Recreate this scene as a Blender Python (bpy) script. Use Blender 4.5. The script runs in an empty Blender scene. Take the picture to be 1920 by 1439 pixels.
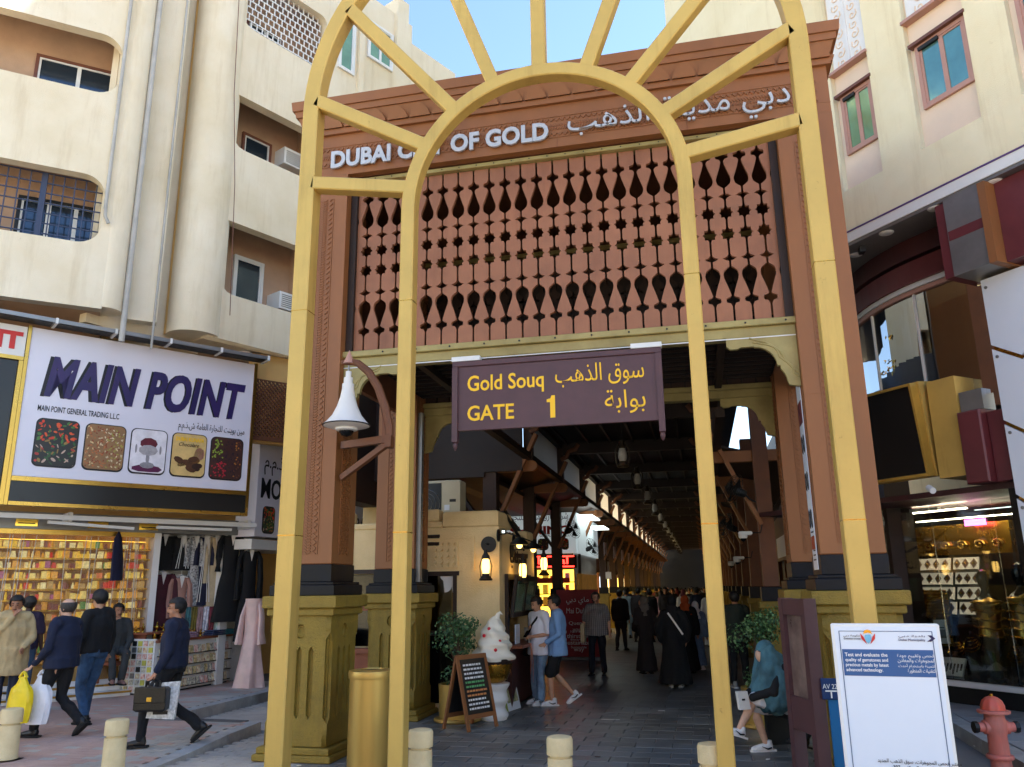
import bpy, bmesh, math, random
from mathutils import Vector, Matrix, Euler, noise as mnoise
R=math.radians; PI=math.pi
sc=bpy.context.scene; COL=sc.collection
random.seed(7)
# ------------------------------------------------------------------ camera
CAMH=1.9; FPX=1500.0
yaw,pit,rol=R(12.8),R(14.3),R(-0.66)
fw=Vector((-math.sin(yaw)*math.cos(pit),math.cos(yaw)*math.cos(pit),math.sin(pit)))
rt0=Vector((math.cos(yaw),math.sin(yaw),0)); up0=rt0.cross(fw)
rt=rt0*math.cos(rol)+up0*math.sin(rol); up=up0*math.cos(rol)-rt0*math.sin(rol)
cam_d=bpy.data.cameras.new('camera'); cam=bpy.data.objects.new('camera',cam_d); COL.objects.link(cam)
cam_d.sensor_fit='HORIZONTAL'; cam_d.sensor_width=36; cam_d.lens=36*FPX/1920
cam_d.clip_start=0.05; cam_d.clip_end=2000
m=Matrix((rt,up,-fw)).transposed().to_4x4(); m.translation=Vector((0,0,CAMH)); cam.matrix_world=m
sc.camera=cam
# ------------------------------------------------------------------ sky, sun, exposure
SUN_AZ,SUN_EL=R(76),R(38)          # to the right of the gallery axis (+Y)
w=bpy.data.worlds.new('World'); sc.world=w; w.use_nodes=True
nt=w.node_tree; bg=nt.nodes['Background']
sky=nt.nodes.new('ShaderNodeTexSky'); sky.sky_type='NISHITA'; sky.sun_disc=False
sky.sun_elevation=SUN_EL; sky.sun_rotation=SUN_AZ; sky.altitude=10; sky.air_density=1.0; sky.dust_density=0.3; sky.ozone_density=1.9
nt.links.new(sky.outputs[0],bg.inputs[0]); bg.inputs[1].default_value=0.064
sd=bpy.data.lights.new('sun','SUN'); sd.energy=4.8; sd.angle=R(0.5); sd.color=(1,.91,.76)
so=bpy.data.objects.new('sun',sd); COL.objects.link(so); so.location=(20,5,30)
tosun=Vector((math.sin(SUN_AZ)*math.cos(SUN_EL),math.cos(SUN_AZ)*math.cos(SUN_EL),math.sin(SUN_EL)))
so.rotation_euler=tosun.to_track_quat('Z','Y').to_euler()
vs=sc.view_settings; vs.view_transform='Standard'; vs.look='None'; vs.gamma=1; vs.use_curve_mapping=False; vs.exposure=2.9
# ------------------------------------------------------------------ materials
def lin(c):
    return tuple((x/255/12.92 if x/255<=.04045 else ((x/255+.055)/1.055)**2.4) for x in c)
MT={}
def M(name,rgb,rough=.6,metal=0,var=.10,scale=3,bump=0,bscale=60,emit=0,trans=0,alpha=1,spec=.5,stretch=None,rgb2=None,fine=.5,streak=0,speck=0):
    """procedural material; rgb is the surface colour in 0-255 sRGB"""
    if name in MT: return MT[name]
    mt=bpy.data.materials.new(name); mt.use_nodes=True; MT[name]=mt
    n=mt.node_tree.nodes; l=mt.node_tree.links; b=n['Principled BSDF']
    b.inputs['Roughness'].default_value=rough; b.inputs['Metallic'].default_value=metal
    b.inputs['Specular IOR Level'].default_value=spec
    c=lin(rgb)
    if var>0 or bump>0:
        tc=n.new('ShaderNodeNewGeometry'); mp=n.new('ShaderNodeMapping'); l.new(tc.outputs['Position'],mp.inputs[0])
        if stretch: mp.inputs['Scale'].default_value=stretch
    if var>0:
        nz=n.new('ShaderNodeTexNoise'); nz.inputs['Scale'].default_value=scale; nz.inputs['Detail'].default_value=8; nz.inputs['Roughness'].default_value=.5+.25*fine
        l.new(mp.outputs[0],nz.inputs[0])
        rp=n.new('ShaderNodeValToRGB'); l.new(nz.outputs[0],rp.inputs[0])
        c2=lin(rgb2) if rgb2 else tuple(x*(1-2*var) for x in c)
        rp.color_ramp.elements[0].position=.32; rp.color_ramp.elements[1].position=.68
        rp.color_ramp.elements[0].color=(*c2,1); rp.color_ramp.elements[1].color=(*[min(1,x*(1+var*.6)) for x in c],1)
        outc=rp.outputs[0]
        if streak:
            m2=n.new('ShaderNodeMapping'); m2.inputs['Scale'].default_value=(2.2,2.2,.22); l.new(tc.outputs['Position'],m2.inputs[0]); ns=n.new('ShaderNodeTexNoise'); ns.inputs['Scale'].default_value=1.6; ns.inputs['Detail'].default_value=9; ns.inputs['Roughness'].default_value=.7; l.new(m2.outputs[0],ns.inputs[0])
            r2=n.new('ShaderNodeValToRGB'); r2.color_ramp.elements[0].position=.52; r2.color_ramp.elements[1].position=.72; k_=1-streak; r2.color_ramp.elements[0].color=(1,1,1,1); r2.color_ramp.elements[1].color=(k_,k_*.96,k_*.9,1); l.new(ns.outputs[0],r2.inputs[0])
            mm=n.new('ShaderNodeMix'); mm.data_type='RGBA'; mm.blend_type='MULTIPLY'; mm.inputs[0].default_value=1; l.new(outc,mm.inputs[6]); l.new(r2.outputs[0],mm.inputs[7]); outc=mm.outputs[2]
        if speck:
            ns=n.new('ShaderNodeTexNoise'); ns.inputs['Scale'].default_value=9; ns.inputs['Detail'].default_value=6; ns.inputs['Roughness'].default_value=.75; l.new(tc.outputs['Position'],ns.inputs[0])
            r2=n.new('ShaderNodeValToRGB'); r2.color_ramp.elements[0].position=.66; r2.color_ramp.elements[1].position=.74; k_=1-speck; r2.color_ramp.elements[0].color=(1,1,1,1); r2.color_ramp.elements[1].color=(k_,k_*.95,k_*.88,1); l.new(ns.outputs[0],r2.inputs[0])
            mm=n.new('ShaderNodeMix'); mm.data_type='RGBA'; mm.blend_type='MULTIPLY'; mm.inputs[0].default_value=1; l.new(outc,mm.inputs[6]); l.new(r2.outputs[0],mm.inputs[7]); outc=mm.outputs[2]
        l.new(outc,b.inputs['Base Color'])
        mr=n.new('ShaderNodeMapRange'); l.new(nz.outputs[0],mr.inputs[0])
        mr.inputs[3].default_value=max(.03,rough-.08); mr.inputs[4].default_value=min(1,rough+.1); l.new(mr.outputs[0],b.inputs['Roughness'])
    else: b.inputs['Base Color'].default_value=(*c,1)
    if bump>0:
        nb=n.new('ShaderNodeTexNoise'); nb.inputs['Scale'].default_value=bscale; nb.inputs['Detail'].default_value=5
        l.new(mp.outputs[0],nb.inputs[0]); bp=n.new('ShaderNodeBump'); bp.inputs['Strength'].default_value=bump; bp.inputs['Distance'].default_value=.02
        l.new(nb.outputs[0],bp.inputs['Height']); l.new(bp.outputs[0],b.inputs['Normal'])
    if emit: b.inputs['Emission Color'].default_value=(*c,1); b.inputs['Emission Strength'].default_value=emit
    if trans: b.inputs['Transmission Weight'].default_value=trans
    if alpha<1: b.inputs['Alpha'].default_value=alpha
    return mt
M('gold',(204,169,90),.45,.2,.07,1.4,.05,30,spec=.4,streak=.25,speck=.45)
M('gold_dark',(146,120,42),.6,.1,.12,6,.6,55,streak=.2)
M('wood',(146,92,50),.55,0,.10,1.6,.08,14,stretch=(1,1,.25))
M('wood_board',(156,103,74),.6,0,.10,1.5,.06,20,rgb2=(134,86,60),streak=.2,speck=.3)
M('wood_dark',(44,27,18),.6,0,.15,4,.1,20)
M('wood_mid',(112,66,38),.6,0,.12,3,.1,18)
M('wood_red',(150,82,54),.5,0,.14,4,.06,20,stretch=(1,1,.15))
M('navy_stone',(13,18,27),.45,0,.25,5,.05,30,spec=.25)
M('olive_paint',(168,152,96),.5,.05,.12,2,.06,25,rgb2=(138,122,70))
M('cream_wall',(232,220,196),.85,0,.05,.7,.3,90,rgb2=(220,204,172),streak=.14,speck=.25)
M('cream_right',(242,230,194),.85,0,.05,.6,.25,90,rgb2=(232,216,174),streak=.12,speck=.2)
M('pink_wall',(238,214,188),.85,0,.04,1,.15,80)
M('cream_wall_shaded',(186,154,128),.85,0,.10,1.2,.2,70)  # copy of the cream wall carrying the balcony shade in its colour
M('ochre_wall',(222,178,110),.85,0,.08,1,.2,70)
M('sand_wall',(234,208,158),.9,0,.08,1.5,.5,45,rgb2=(218,190,136))
M('white_metal',(226,226,224),.4,0,.05,2)
M('pipe_grey',(184,180,172),.5,0,.1,3,streak=.3)
M('white_paint',(232,230,226),.5,0,.04,2)
M('sign_white',(226,222,232),.35,0,.02,1)
M('white_board',(222,228,238),.3,0,.02,1)
M('grey_metal',(140,140,140),.4,.6,.08,3)
M('dark_metal',(30,30,32),.45,.3,.1,4)
M('black',(12,12,13),.5,0,.15,5)
M('black_gloss',(14,14,15),.12,0,.1,2)
M('screen_black',(18,18,20),.35,0,.06,2)
M('navy_frame',(48,58,86),.5,0,.1,4)
M('brown_frame',(112,66,50),.5,0,.1,3)
M('pink_frame',(186,140,124),.5,0,.06,3)
M('maroon',(104,44,48),.45,0,.1,2,.03,20)
M('maroon_dark',(70,36,38),.5,0,.12,2,.03,20)
M('sign_purple',(84,54,58),.5,0,.10,3,.04,30)
M('yellow_text',(250,196,24),.5,0,.02,2)
M('white_text',(240,240,238),.45,0,.04,6)
M('navy_text',(38,28,78),.5,0,.05,2)
M('dark_text',(20,20,26),.5,0,.02,2)
M('red_text',(206,40,34),.5,0,.03,2)
M('blue_panel',(28,84,142),.4,0,.03,2)
M('blue_post',(20,104,160),.4,0,.06,2)
M('bollard',(222,202,158),.75,0,.06,4,.2,60,rgb2=(206,184,138),streak=.25,speck=.4)
M('kerb',(172,170,168),.85,0,.14,5,.3,50)
M('kerb_dark',(96,94,94),.85,0,.16,6,.3,50)
M('brass',(190,140,50),.25,.9,.08,6)
M('brass_bright',(240,196,84),.18,1,.05,6)
M('gold_foil',(188,148,72),.28,1,.05,3,.15,9)
M('glass',(200,215,215),.03,0,0,trans=1,spec=.5)
M('mirror_glass',(150,160,160),.03,.85,.05,1,.03,2.5)
M('mirror',(235,235,235),.02,1,0)
M('green_glass',(112,156,132),.08,.4,.10,3,rgb2=(122,150,112))
M('blue_glass',(104,152,150),.06,.45,.10,3)
M('sky_glass',(60,74,90),.03,.6,.1,2)
M('plastic_sheet',(230,228,220),.5,0,.06,2,stretch=(8,8,.6),alpha=.85)
M('bronze',(64,52,38),.35,.7,.15,8)
M('hydrant',(196,104,92),.5,0,.12,6,.1,40,rgb2=(176,112,104),streak=.3,speck=.5)
M('hydrant_cap',(206,74,52),.45,0,.14,8,.05,40,rgb2=(186,96,82))
M('leaf',(58,92,48),.5,0,.3,9,rgb2=(36,66,34))
M('leaf_light',(104,138,84),.5,0,.25,9,rgb2=(70,104,60))
M('bark',(92,72,52),.9,0,.2,20,.4,40)
M('soil',(58,46,36),.95,0,.2,20,.4,40)
M('cream_swirl',(240,232,212),.4,0,.03,4)
M('cherry',(206,24,36),.3,0,.05,4)
M('choco',(52,34,28),.4,0,.1,6)
M('led_red',(255,40,30),.5,0,0,emit=1.6)
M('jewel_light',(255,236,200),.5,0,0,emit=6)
M('tube_light',(235,245,240),.5,0,0,emit=.5)
M('warm_bulb',(255,200,104),.4,0,0,emit=.8)
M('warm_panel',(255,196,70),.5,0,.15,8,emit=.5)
M('warm_panel_soft',(150,104,44),.5,0,.35,5,emit=.035,rgb2=(90,56,24))  # shop back walls glow faintly in place of lamplight on them
M('lit_sign',(222,236,240),.5,0,.03,2,emit=.05)
M('letter_steel',(196,196,198),.4,.2,.06,8)
M('wood_gallery_shaded',(64,40,26),.6,0,.15,4,.1,20)  # shaded copy of the post wood; interior shade is in the colour
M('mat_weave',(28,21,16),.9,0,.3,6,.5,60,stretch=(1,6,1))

# TRANSLUCENT white sheet of the gallery clerestory
mt=MT['plastic_sheet']; n=mt.node_tree.nodes; l=mt.node_tree.links; bsd=n['Principled BSDF']; bsd.inputs['Alpha'].default_value=1
tl_=n.new('ShaderNodeBsdfTranslucent'); tl_.inputs[0].default_value=(.85,.83,.78,1); mxs=n.new('ShaderNodeMixShader'); mxs.inputs[0].default_value=.75
l.new(bsd.outputs[0],mxs.inputs[1]); l.new(tl_.outputs[0],mxs.inputs[2]); l.new(mxs.outputs[0],n['Material Output'].inputs[0])
# ------------------------------------------------------------------ mesh helpers
class MB:
    def __init__(s): s.v=[]; s.f=[]; s.mi=[]; s.mats=[]; s.cur=0; s.sm=[]; s.smooth=False
    def mat(s,name):
        mt=MT[name] if isinstance(name,str) else name
        if mt not in s.mats: s.mats.append(mt)
        s.cur=s.mats.index(mt); return s
    def add(s,vs,fs,T=None):
        o=len(s.v)
        for p in vs:
            p=Vector(p); s.v.append(tuple(T@p) if T is not None else tuple(p))
        for f in fs: s.f.append([i+o for i in f]); s.mi.append(s.cur); s.sm.append(s.smooth)
        return s
    def box(s,x0,y0,z0,x1,y1,z1,T=None,bev=0):
        if bev<=0:
            vs=[(x,y,z) for z in (z0,z1) for y in (y0,y1) for x in (x0,x1)]
            return s.add(vs,[(0,2,3,1),(4,5,7,6),(0,1,5,4),(2,6,7,3),(0,4,6,2),(1,3,7,5)],T)
        b=bev; vs=[]; 
        for z,i in ((z0,b),(z0+b,0),(z1-b,0),(z1,b)):
            vs+=[(x0+i,y0+i,z),(x1-i,y0+i,z),(x1-i,y1-i,z),(x0+i,y1-i,z)]
        fs=[(3,2,1,0),(12,13,14,15)]
        for k in range(3):
            for j in range(4): fs.append((4*k+j,4*k+(j+1)%4,4*k+4+(j+1)%4,4*k+4+j))
        return s.add(vs,fs,T)
    def cbox(s,c,sz,T=None,bev=0):
        return s.box(c[0]-sz[0]/2,c[1]-sz[1]/2,c[2]-sz[2]/2,c[0]+sz[0]/2,c[1]+sz[1]/2,c[2]+sz[2]/2,T,bev)
    def bar(s,a,b,w,h,upv=(0,0,1),bev=0):
        a=Vector(a); b=Vector(b); d=b-a; L=d.length; d.normalize(); u=Vector(upv)
        if abs(d.dot(u))>.98: u=Vector((1,0,0)) if abs(d.x)<.9 else Vector((0,1,0))
        sd=d.cross(u).normalized(); u=sd.cross(d)
        T=Matrix((d,sd,u)).transposed().to_4x4(); T.translation=a
        return s.box(0,-w/2,-h/2,L,w/2,h/2,T,bev)
    def lathe(s,prof,n=20,T=None,a0=0,a1=2*PI,squash=1):
        full=abs(a1-a0-2*PI)<1e-6; m=n if full else n+1; vs=[]; fs=[]
        for r,z in prof:
            for i in range(m):
                a=a0+(a1-a0)*i/n; vs.append((r*math.cos(a),r*math.sin(a)*squash,z))
        for k in range(len(prof)-1):
            for i in range(n):
                j=(i+1)%m; fs.append((k*m+i,k*m+j,(k+1)*m+j,(k+1)*m+i))
        if full:
            if prof[0][0]>1e-4: fs.append(tuple(range(m))[::-1])
            if prof[-1][0]>1e-4: fs.append(tuple((len(prof)-1)*m+i for i in range(m)))
        return s.add(vs,fs,T)
    def tube(s,pts,rad,n=8,cap=True,sx=1,ax=None):
        """tube through pts with radius (number or list)"""
        pts=[Vector(p) for p in pts]; k=len(pts)
        if not isinstance(rad,(list,tuple)): rad=[rad]*k
        vs=[];fs=[]; ref=None
        for i,p in enumerate(pts):
            d=(pts[min(i+1,k-1)]-pts[max(i-1,0)]).normalized()
            if ref is None:
                ref=Vector(ax) if ax else (Vector((0,0,1)) if abs(d.z)<.9 else Vector((0,1,0)))
            u=d.cross(ref)
            if u.length<1e-4: u=d.orthogonal()
            u.normalize(); v=u.cross(d).normalized(); 
            for j in range(n):
                a=2*PI*j/n; vs.append(p+(u*math.cos(a)*sx+v*math.sin(a))*rad[i])
        for i in range(k-1):
            for j in range(n): fs.append((i*n+j,i*n+(j+1)%n,(i+1)*n+(j+1)%n,(i+1)*n+j))
        if cap: fs.append(tuple(range(n))[::-1]); fs.append(tuple((k-1)*n+j for j in range(n)))
        return s.add(vs,fs)
    def sphere(s,c,r,n=12,m=8,T=None):
        if not isinstance(r,(tuple,list)): r=(r,r,r)
        vs=[(c[0],c[1],c[2]-r[2])]; fs=[]
        for i in range(1,m):
            t=-PI/2+PI*i/m
            for j in range(n):
                a=2*PI*j/n; vs.append((c[0]+r[0]*math.cos(t)*math.cos(a),c[1]+r[1]*math.cos(t)*math.sin(a),c[2]+r[2]*math.sin(t)))
        vs.append((c[0],c[1],c[2]+r[2]))
        for j in range(n): fs.append((0,1+(j+1)%n,1+j)); fs.append((len(vs)-1,1+(m-2)*n+j,1+(m-2)*n+(j+1)%n))
        for i in range(m-2):
            for j in range(n): fs.append((1+i*n+j,1+i*n+(j+1)%n,1+(i+1)*n+(j+1)%n,1+(i+1)*n+j))
        return s.add(vs,fs,T)
    def prism(s,poly,z0,z1,T=None):
        n=len(poly); vs=[(x,y,z0) for x,y in poly]+[(x,y,z1) for x,y in poly]
        fs=[tuple(range(n))[::-1],tuple(range(n,2*n))]+[(i,(i+1)%n,n+(i+1)%n,n+i) for i in range(n)]
        return s.add(vs,fs,T)
    def quad(s,a,b,c,d): return s.add([a,b,c,d],[(0,1,2,3)])
    def build(s,name,parent=None,loc=None,fix=True):
        me=bpy.data.meshes.new(name); me.from_pydata(s.v,[],s.f)
        for mt in s.mats: me.materials.append(mt)
        me.polygons.foreach_set('material_index',s.mi); me.polygons.foreach_set('use_smooth',s.sm)
        if fix:
            bm=bmesh.new(); bm.from_mesh(me); bmesh.ops.recalc_face_normals(bm,faces=bm.faces); bm.to_mesh(me); bm.free()
        if any(s.sm): me.set_sharp_from_angle(angle=R(42))
        me.update()
        return link(name,me,parent,loc)
def link(name,me,parent=None,loc=None):
    o=bpy.data.objects.new(name,me); COL.objects.link(o)
    if parent: o.parent=parent
    if loc is not None: o.location=loc
    return o
def tag(o,label,cat,group=None):
    o['label']=label; o['category']=cat
    if group: o['group']=group
    return o
def struct(o): o['kind']='structure'; return o
def stuff(o): o['kind']='stuff'; return o
def thing(name,label,cat,loc=(0,0,0),rz=0,group=None):
    o=bpy.data.objects.new(name,None); COL.objects.link(o); o.location=loc; o.rotation_euler=(0,0,rz); o.empty_display_size=.1
    return tag(o,label,cat,group)
KIDS={}
def kids(o): return [c for c in bpy.data.objects if c.parent==o]
def dup(root,loc=None,rz=None,label=None,group=None,scale=None):
    def cp(o,par):
        c=o.copy(); COL.objects.link(c)
        if par is not None: c.parent=par
        for k in [x for x in ALLK.get(o.name,())]: cp(k,c)
        return c
    ALLK={}
    for x in COL.objects:
        if x.parent: ALLK.setdefault(x.parent.name,[]).append(x)
    r=cp(root,None)
    if loc is not None: r.location=loc
    if rz is not None: r.rotation_euler=(0,0,rz)
    if label: r['label']=label
    if group: r['group']=group
    if scale: r.scale=scale
    return r
def plate(name,outer,holes,th,mat,parent=None,T=None,obj=True):
    """flat plate with holes in local XY, thickness th along Z"""
    cu=bpy.data.curves.new(name,'CURVE'); cu.dimensions='2D'; cu.fill_mode='BOTH'; cu.extrude=th/2
    for poly in [outer]+list(holes):
        sp=cu.splines.new('POLY'); sp.points.add(len(poly)-1)
        for p,q in zip(sp.points,poly): p.co=(q[0],q[1],0,1)
        sp.use_cyclic_u=True
    return curve_mesh(name,cu,mat,parent,T)
TMP=bpy.data.scenes.new('tmp'); TVL=TMP.view_layers[0]
def ev_mesh(o):
    """evaluated mesh of an object, worked out in an empty helper scene"""
    TMP.collection.objects.link(o)
    with bpy.context.temp_override(scene=TMP,view_layer=TVL):
        dg=bpy.context.evaluated_depsgraph_get(); dg.update(); me=bpy.data.meshes.new_from_object(o.evaluated_get(dg))
    TMP.collection.objects.unlink(o); return me
def curve_mesh(name,cu,mat,parent=None,T=None):
    o=bpy.data.objects.new('tmp',cu); me=ev_mesh(o); bpy.data.objects.remove(o); bpy.data.curves.remove(cu)
    me.materials.clear(); me.materials.append(MT[mat] if isinstance(mat,str) else mat); me.name=name
    if T is not None: me.transform(T)
    return link(name,me,parent)
# --- lettering, with joined Arabic forms
_AR={}
for ch,b,k in zip('ءآأؤإئابةتثجحخدذرزسشصضطظعغفقكلمنهوىي',
  [0xFE80,0xFE81,0xFE83,0xFE85,0xFE87,0xFE89,0xFE8D,0xFE8F,0xFE93,0xFE95,0xFE99,0xFE9D,0xFEA1,0xFEA5,0xFEA9,0xFEAB,0xFEAD,0xFEAF,0xFEB1,0xFEB5,0xFEB9,0xFEBD,0xFEC1,0xFEC5,0xFEC9,0xFECD,0xFED1,0xFED5,0xFED9,0xFEDD,0xFEE1,0xFEE5,0xFEE9,0xFEED,0xFEEF,0xFEF1],
  '122224242444422224444444444444444224'): _AR[ch]=(b,int(k))
_AR['و']=(0xFEED,2);_AR['ى']=(0xFEEF,2);_AR['ي']=(0xFEF1,4);_AR['ه']=(0xFEE9,4);_AR['ن']=(0xFEE5,4);_AR['م']=(0xFEE1,4);_AR['ل']=(0xFEDD,4)
_AR['د']=(0xFEA9,2);_AR['ذ']=(0xFEAB,2);_AR['ر']=(0xFEAD,2);_AR['ز']=(0xFEAF,2);_AR['خ']=(0xFEA5,4);_AR['ة']=(0xFE93,2);_AR['ت']=(0xFE95,4);_AR['ب']=(0xFE8F,4);_AR['ا']=(0xFE8D,2);_AR['ئ']=(0xFE89,4)
for ch,b in zip('سشصضطظعغفقك',range(0xFEB1,0xFEDA,4)): _AR[ch]=(b,4)
for ch,b in zip('ثجح',(0xFE99,0xFE9D,0xFEA1)): _AR[ch]=(b,4)
def arabic(s):
    out=[]; i=0; n=len(s)
    def dual(c): return c in _AR and _AR[c][1]==4
    def conn(c): return c in _AR and _AR[c][1]>=2
    while i<n:
        c=s[i]
        if c in _AR:
            prev=i>0 and dual(s[i-1])
            if c=='ل' and i+1<n and s[i+1]=='ا':
                out.append(chr(0xFEFB+(1 if prev else 0))); i+=2; continue
            nxt=i+1<n and conn(s[i+1]); b,k=_AR[c]
            if k==1: f=0
            elif k==2: f=1 if prev else 0
            else: f=3 if prev and nxt else (1 if prev else (2 if nxt else 0))
            out.append(chr(b+f))
        else: out.append(c)
        i+=1
    out=out[::-1]; res=[]; dg=[]
    for c in out:
        if c.isdigit(): dg.insert(0,c)
        else: res+=dg; dg=[]; res.append(c)
    return ''.join(res+dg)
def text(name,s,mat,size,parent,T,align='LEFT',ext=.004,bold=0,shear=0,width=None,height=None,sx=1,space=1,res=3,ar=False):
    """lettering as a mesh: local X along the text, Y up, Z out of the surface"""
    cu=bpy.data.curves.new(name,'FONT'); cu.body=arabic(s) if ar else s; cu.size=size; cu.extrude=ext/2; cu.offset=bold; cu.shear=shear
    cu.resolution_u=res; cu.space_character=space; cu.align_x='LEFT'
    o=bpy.data.objects.new('tmp',cu); me=ev_mesh(o)
    bpy.data.objects.remove(o); bpy.data.curves.remove(cu)
    xs=[v.co.x for v in me.vertices] or [0]; ys=[v.co.y for v in me.vertices] or [0]; x0,x1=min(xs),max(xs)
    kx=sx; ky=1
    if width: kx=width/(x1-x0)
    if height: ky=height/max(1e-4,(max(ys)-min(ys)))
    dx={'LEFT':-x0,'RIGHT':-x1,'CENTER':-(x0+x1)/2}[align]
    for v in me.vertices: v.co.x=(v.co.x+dx)*kx; v.co.y*=ky; v.co.z+=ext/2
    me.materials.clear(); me.materials.append(MT[mat] if isinstance(mat,str) else mat); me.transform(T); me.name=name
    return link(name,me,parent)
def frame(o,xd,yd=(0,0,1)):
    """matrix with local X=xd, Y=yd, Z=xd x yd at origin o"""
    x=Vector(xd).normalized(); y=Vector(yd).normalized(); z=x.cross(y).normalized(); y=z.cross(x)
    T=Matrix((x,y,z)).transposed().to_4x4(); T.translation=Vector(o); return T
def rrect(x0,y0,x1,y1,r,n=6,corners='abcd'):
    pts=[]
    for cx,cy,a,k in ((x1-r,y0+r,-90,'a'),(x1-r,y1-r,0,'b'),(x0+r,y1-r,90,'c'),(x0+r,y0+r,180,'d')):
        if k in corners: pts+=[(cx+r*math.cos(R(a+90*i/n)),cy+r*math.sin(R(a+90*i/n))) for i in range(n+1)]
        else: pts.append({'a':(x1,y0),'b':(x1,y1),'c':(x0,y1),'d':(x0,y0)}[k])
    return pts
ORD=['first','second','third','fourth','fifth','sixth','seventh','eighth','ninth','tenth','eleventh','twelfth','thirteenth','fourteenth','fifteenth','sixteenth']
def ordn(i): return ORD[i] if i<16 else '%d%s'%(i+1,'th' if 3<(i+1)%100<21 else {1:'st',2:'nd',3:'rd'}.get((i+1)%10,'th'))
# --- pixel helper used to lay the place out: where a sight line of the photograph meets a known plane of the place
def ray(px,py): return (fw+rt*((px-960)/FPX)-up*((py-719.5)/FPX)).normalized()
def gnd(px,py,z=0):
    d=ray(px,py); return Vector((0,0,CAMH))+d*((z-CAMH)/d.z)
def onY(px,py,Y):
    d=ray(px,py); return Vector((0,0,CAMH))+d*(Y/d.y)
def onP(px,py,p0,n):
    d=ray(px,py); c=Vector((0,0,CAMH)); return c+d*((Vector(p0)-c).dot(Vector(n))/d.dot(Vector(n)))
# ------------------------------------------------------------------ ground
M('ground_grey',(128,126,126),.85,0,.12,.8,.2,30)
M('mortar_dark',(134,134,132),.9,0,.1,3)
M('paver_dark',(126,127,126),.42,0,.22,1.0,.12,60,rgb2=(92,94,94),spec=.5)
M('paver_dark_b',(112,113,112),.38,0,.22,1.2,.12,60,rgb2=(80,82,82))
M('paver_pink',(196,164,150),.8,0,.14,1.1,.25,70,rgb2=(168,138,126),speck=.4)
M('paver_grey',(188,180,170),.8,0,.14,1.1,.25,70,rgb2=(158,150,142),speck=.4)
M('tile_grey',(160,158,158),.7,0,.14,2,.15,50)
g=MB().mat('ground_grey').box(-150,-60,-.3,150,250,-.03).build('ground'); struct(g)
g=MB().mat('mortar_dark').box(-4.35,5.5,-.03,2.45,120,-.018).build('gallery_floor'); struct(g)
floor=g
me=None
pv=[MB().mat(k).box(-.222,-.146,-.02,.222,.146,0,bev=.006) for k in ('paver_dark','paver_dark_b')]
pme=[]
for k,b in enumerate(pv):
    o=b.build('paver',floor); pme.append(o.data); bpy.data.objects.remove(o)
cnt=0; rest=MB(); rr=random.Random(3)
ny=int((44-7.9)/.3)
for j in range(ny):
    y=7.9+.15+.3*j; off=.225*(j%2)
    for i in range(-1,15):
        x=-4.3+.225+.45*i+off
        if x>2.2: continue
        k=rr.random()<.45
        if cnt<300 and 8.3<y:
            o=link('paver',pme[k],floor,(x,y,rr.uniform(-.002,.0015))); o.rotation_euler=(rr.uniform(-.004,.004),rr.uniform(-.004,.004),0); cnt+=1
        else:
            rest.mat(('paver_dark','paver_dark_b')[k]); z=rr.uniform(-.002,.0015)
            a,b=.222,.146; rest.add([(x-a,y-b,z),(x+a,y-b,z),(x+a,y+b,z),(x-a,y+b,z),(x-a,y-b,-.02),(x+a,y-b,-.02),(x+a,y+b,-.02),(x-a,y+b,-.02)],[(0,1,2,3),(0,4,5,1),(1,5,6,2),(3,2,6,7),(0,3,7,4)])
o=rest.build('paver_rows',floor,fix=False); stuff(o)
o=MB().mat('paver_dark').box(-4.35,44,-.03,2.45,120,-.002).build('far_paving',floor)
# raised plaza on the left, sloping down to the road in front
def zpl(x,y):
    if x>-6.1 or (x>-7.75 and y>10.9): return 0.0
    t=max(0,min(1,(y-8.2)/2.5)); return .125*t*t*(3-2*t)
M('plaza_base',(108,102,100),.9,0,.1,2)
pz=MB().mat('plaza_base')
def pgrid(xs,ys):
    for a,b in zip(xs,xs[1:]):
        for c,d in zip(ys,ys[1:]):
            pz.quad((a,c,zpl(a-.001,c)-.014),(b,c,zpl(b-.001,c)-.014),(b,d,zpl(b-.001,d-.001)-.014),(a,d,zpl(a-.001,d-.001)-.014))
ysl=[2,7,8.2]+[8.2+.25*i for i in range(1,11)]+[10.9]
pgrid([-40,-14,-10,-6.2],ysl)
pgrid([-40,-14,-10,-7.9],[10.9,12,14,16.5,30])
plaza=pz.build('plaza'); struct(plaza)
ps=MB(); rr=random.Random(5)
for j in range(-4,90):
    y=7.2+.1*j
    for i in range(46):
        x=-6.32-.2*i-(.1 if j%2 else 0)
        if y>10.85 and x>-8.0: continue
        if y>15.5 or x<-14.6: continue
        band=(x>-7.0 and y<10.9) or (x>-8.7 and y>10.9)
        ps.mat('paver_grey' if (band and rr.random()<.8) or rr.random()<.12 else 'paver_pink')
        a,b=.097,.047; z=zpl(x,y)+rr.uniform(-.002,.002); zz=z-.02
        ps.add([(x-a,y-b,zpl(x,y-b)),(x+a,y-b,zpl(x,y-b)),(x+a,y+b,zpl(x,min(y+b,15))),(x-a,y+b,zpl(x,min(y+b,15))),(x-a,y-b,zz),(x+a,y-b,zz),(x+a,y+b,zz),(x-a,y+b,zz)],[(0,1,2,3),(0,4,5,1),(1,5,6,2),(3,2,6,7),(0,3,7,4)])
o=ps.build('plaza_pavers',plaza,fix=False); stuff(o)
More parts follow.
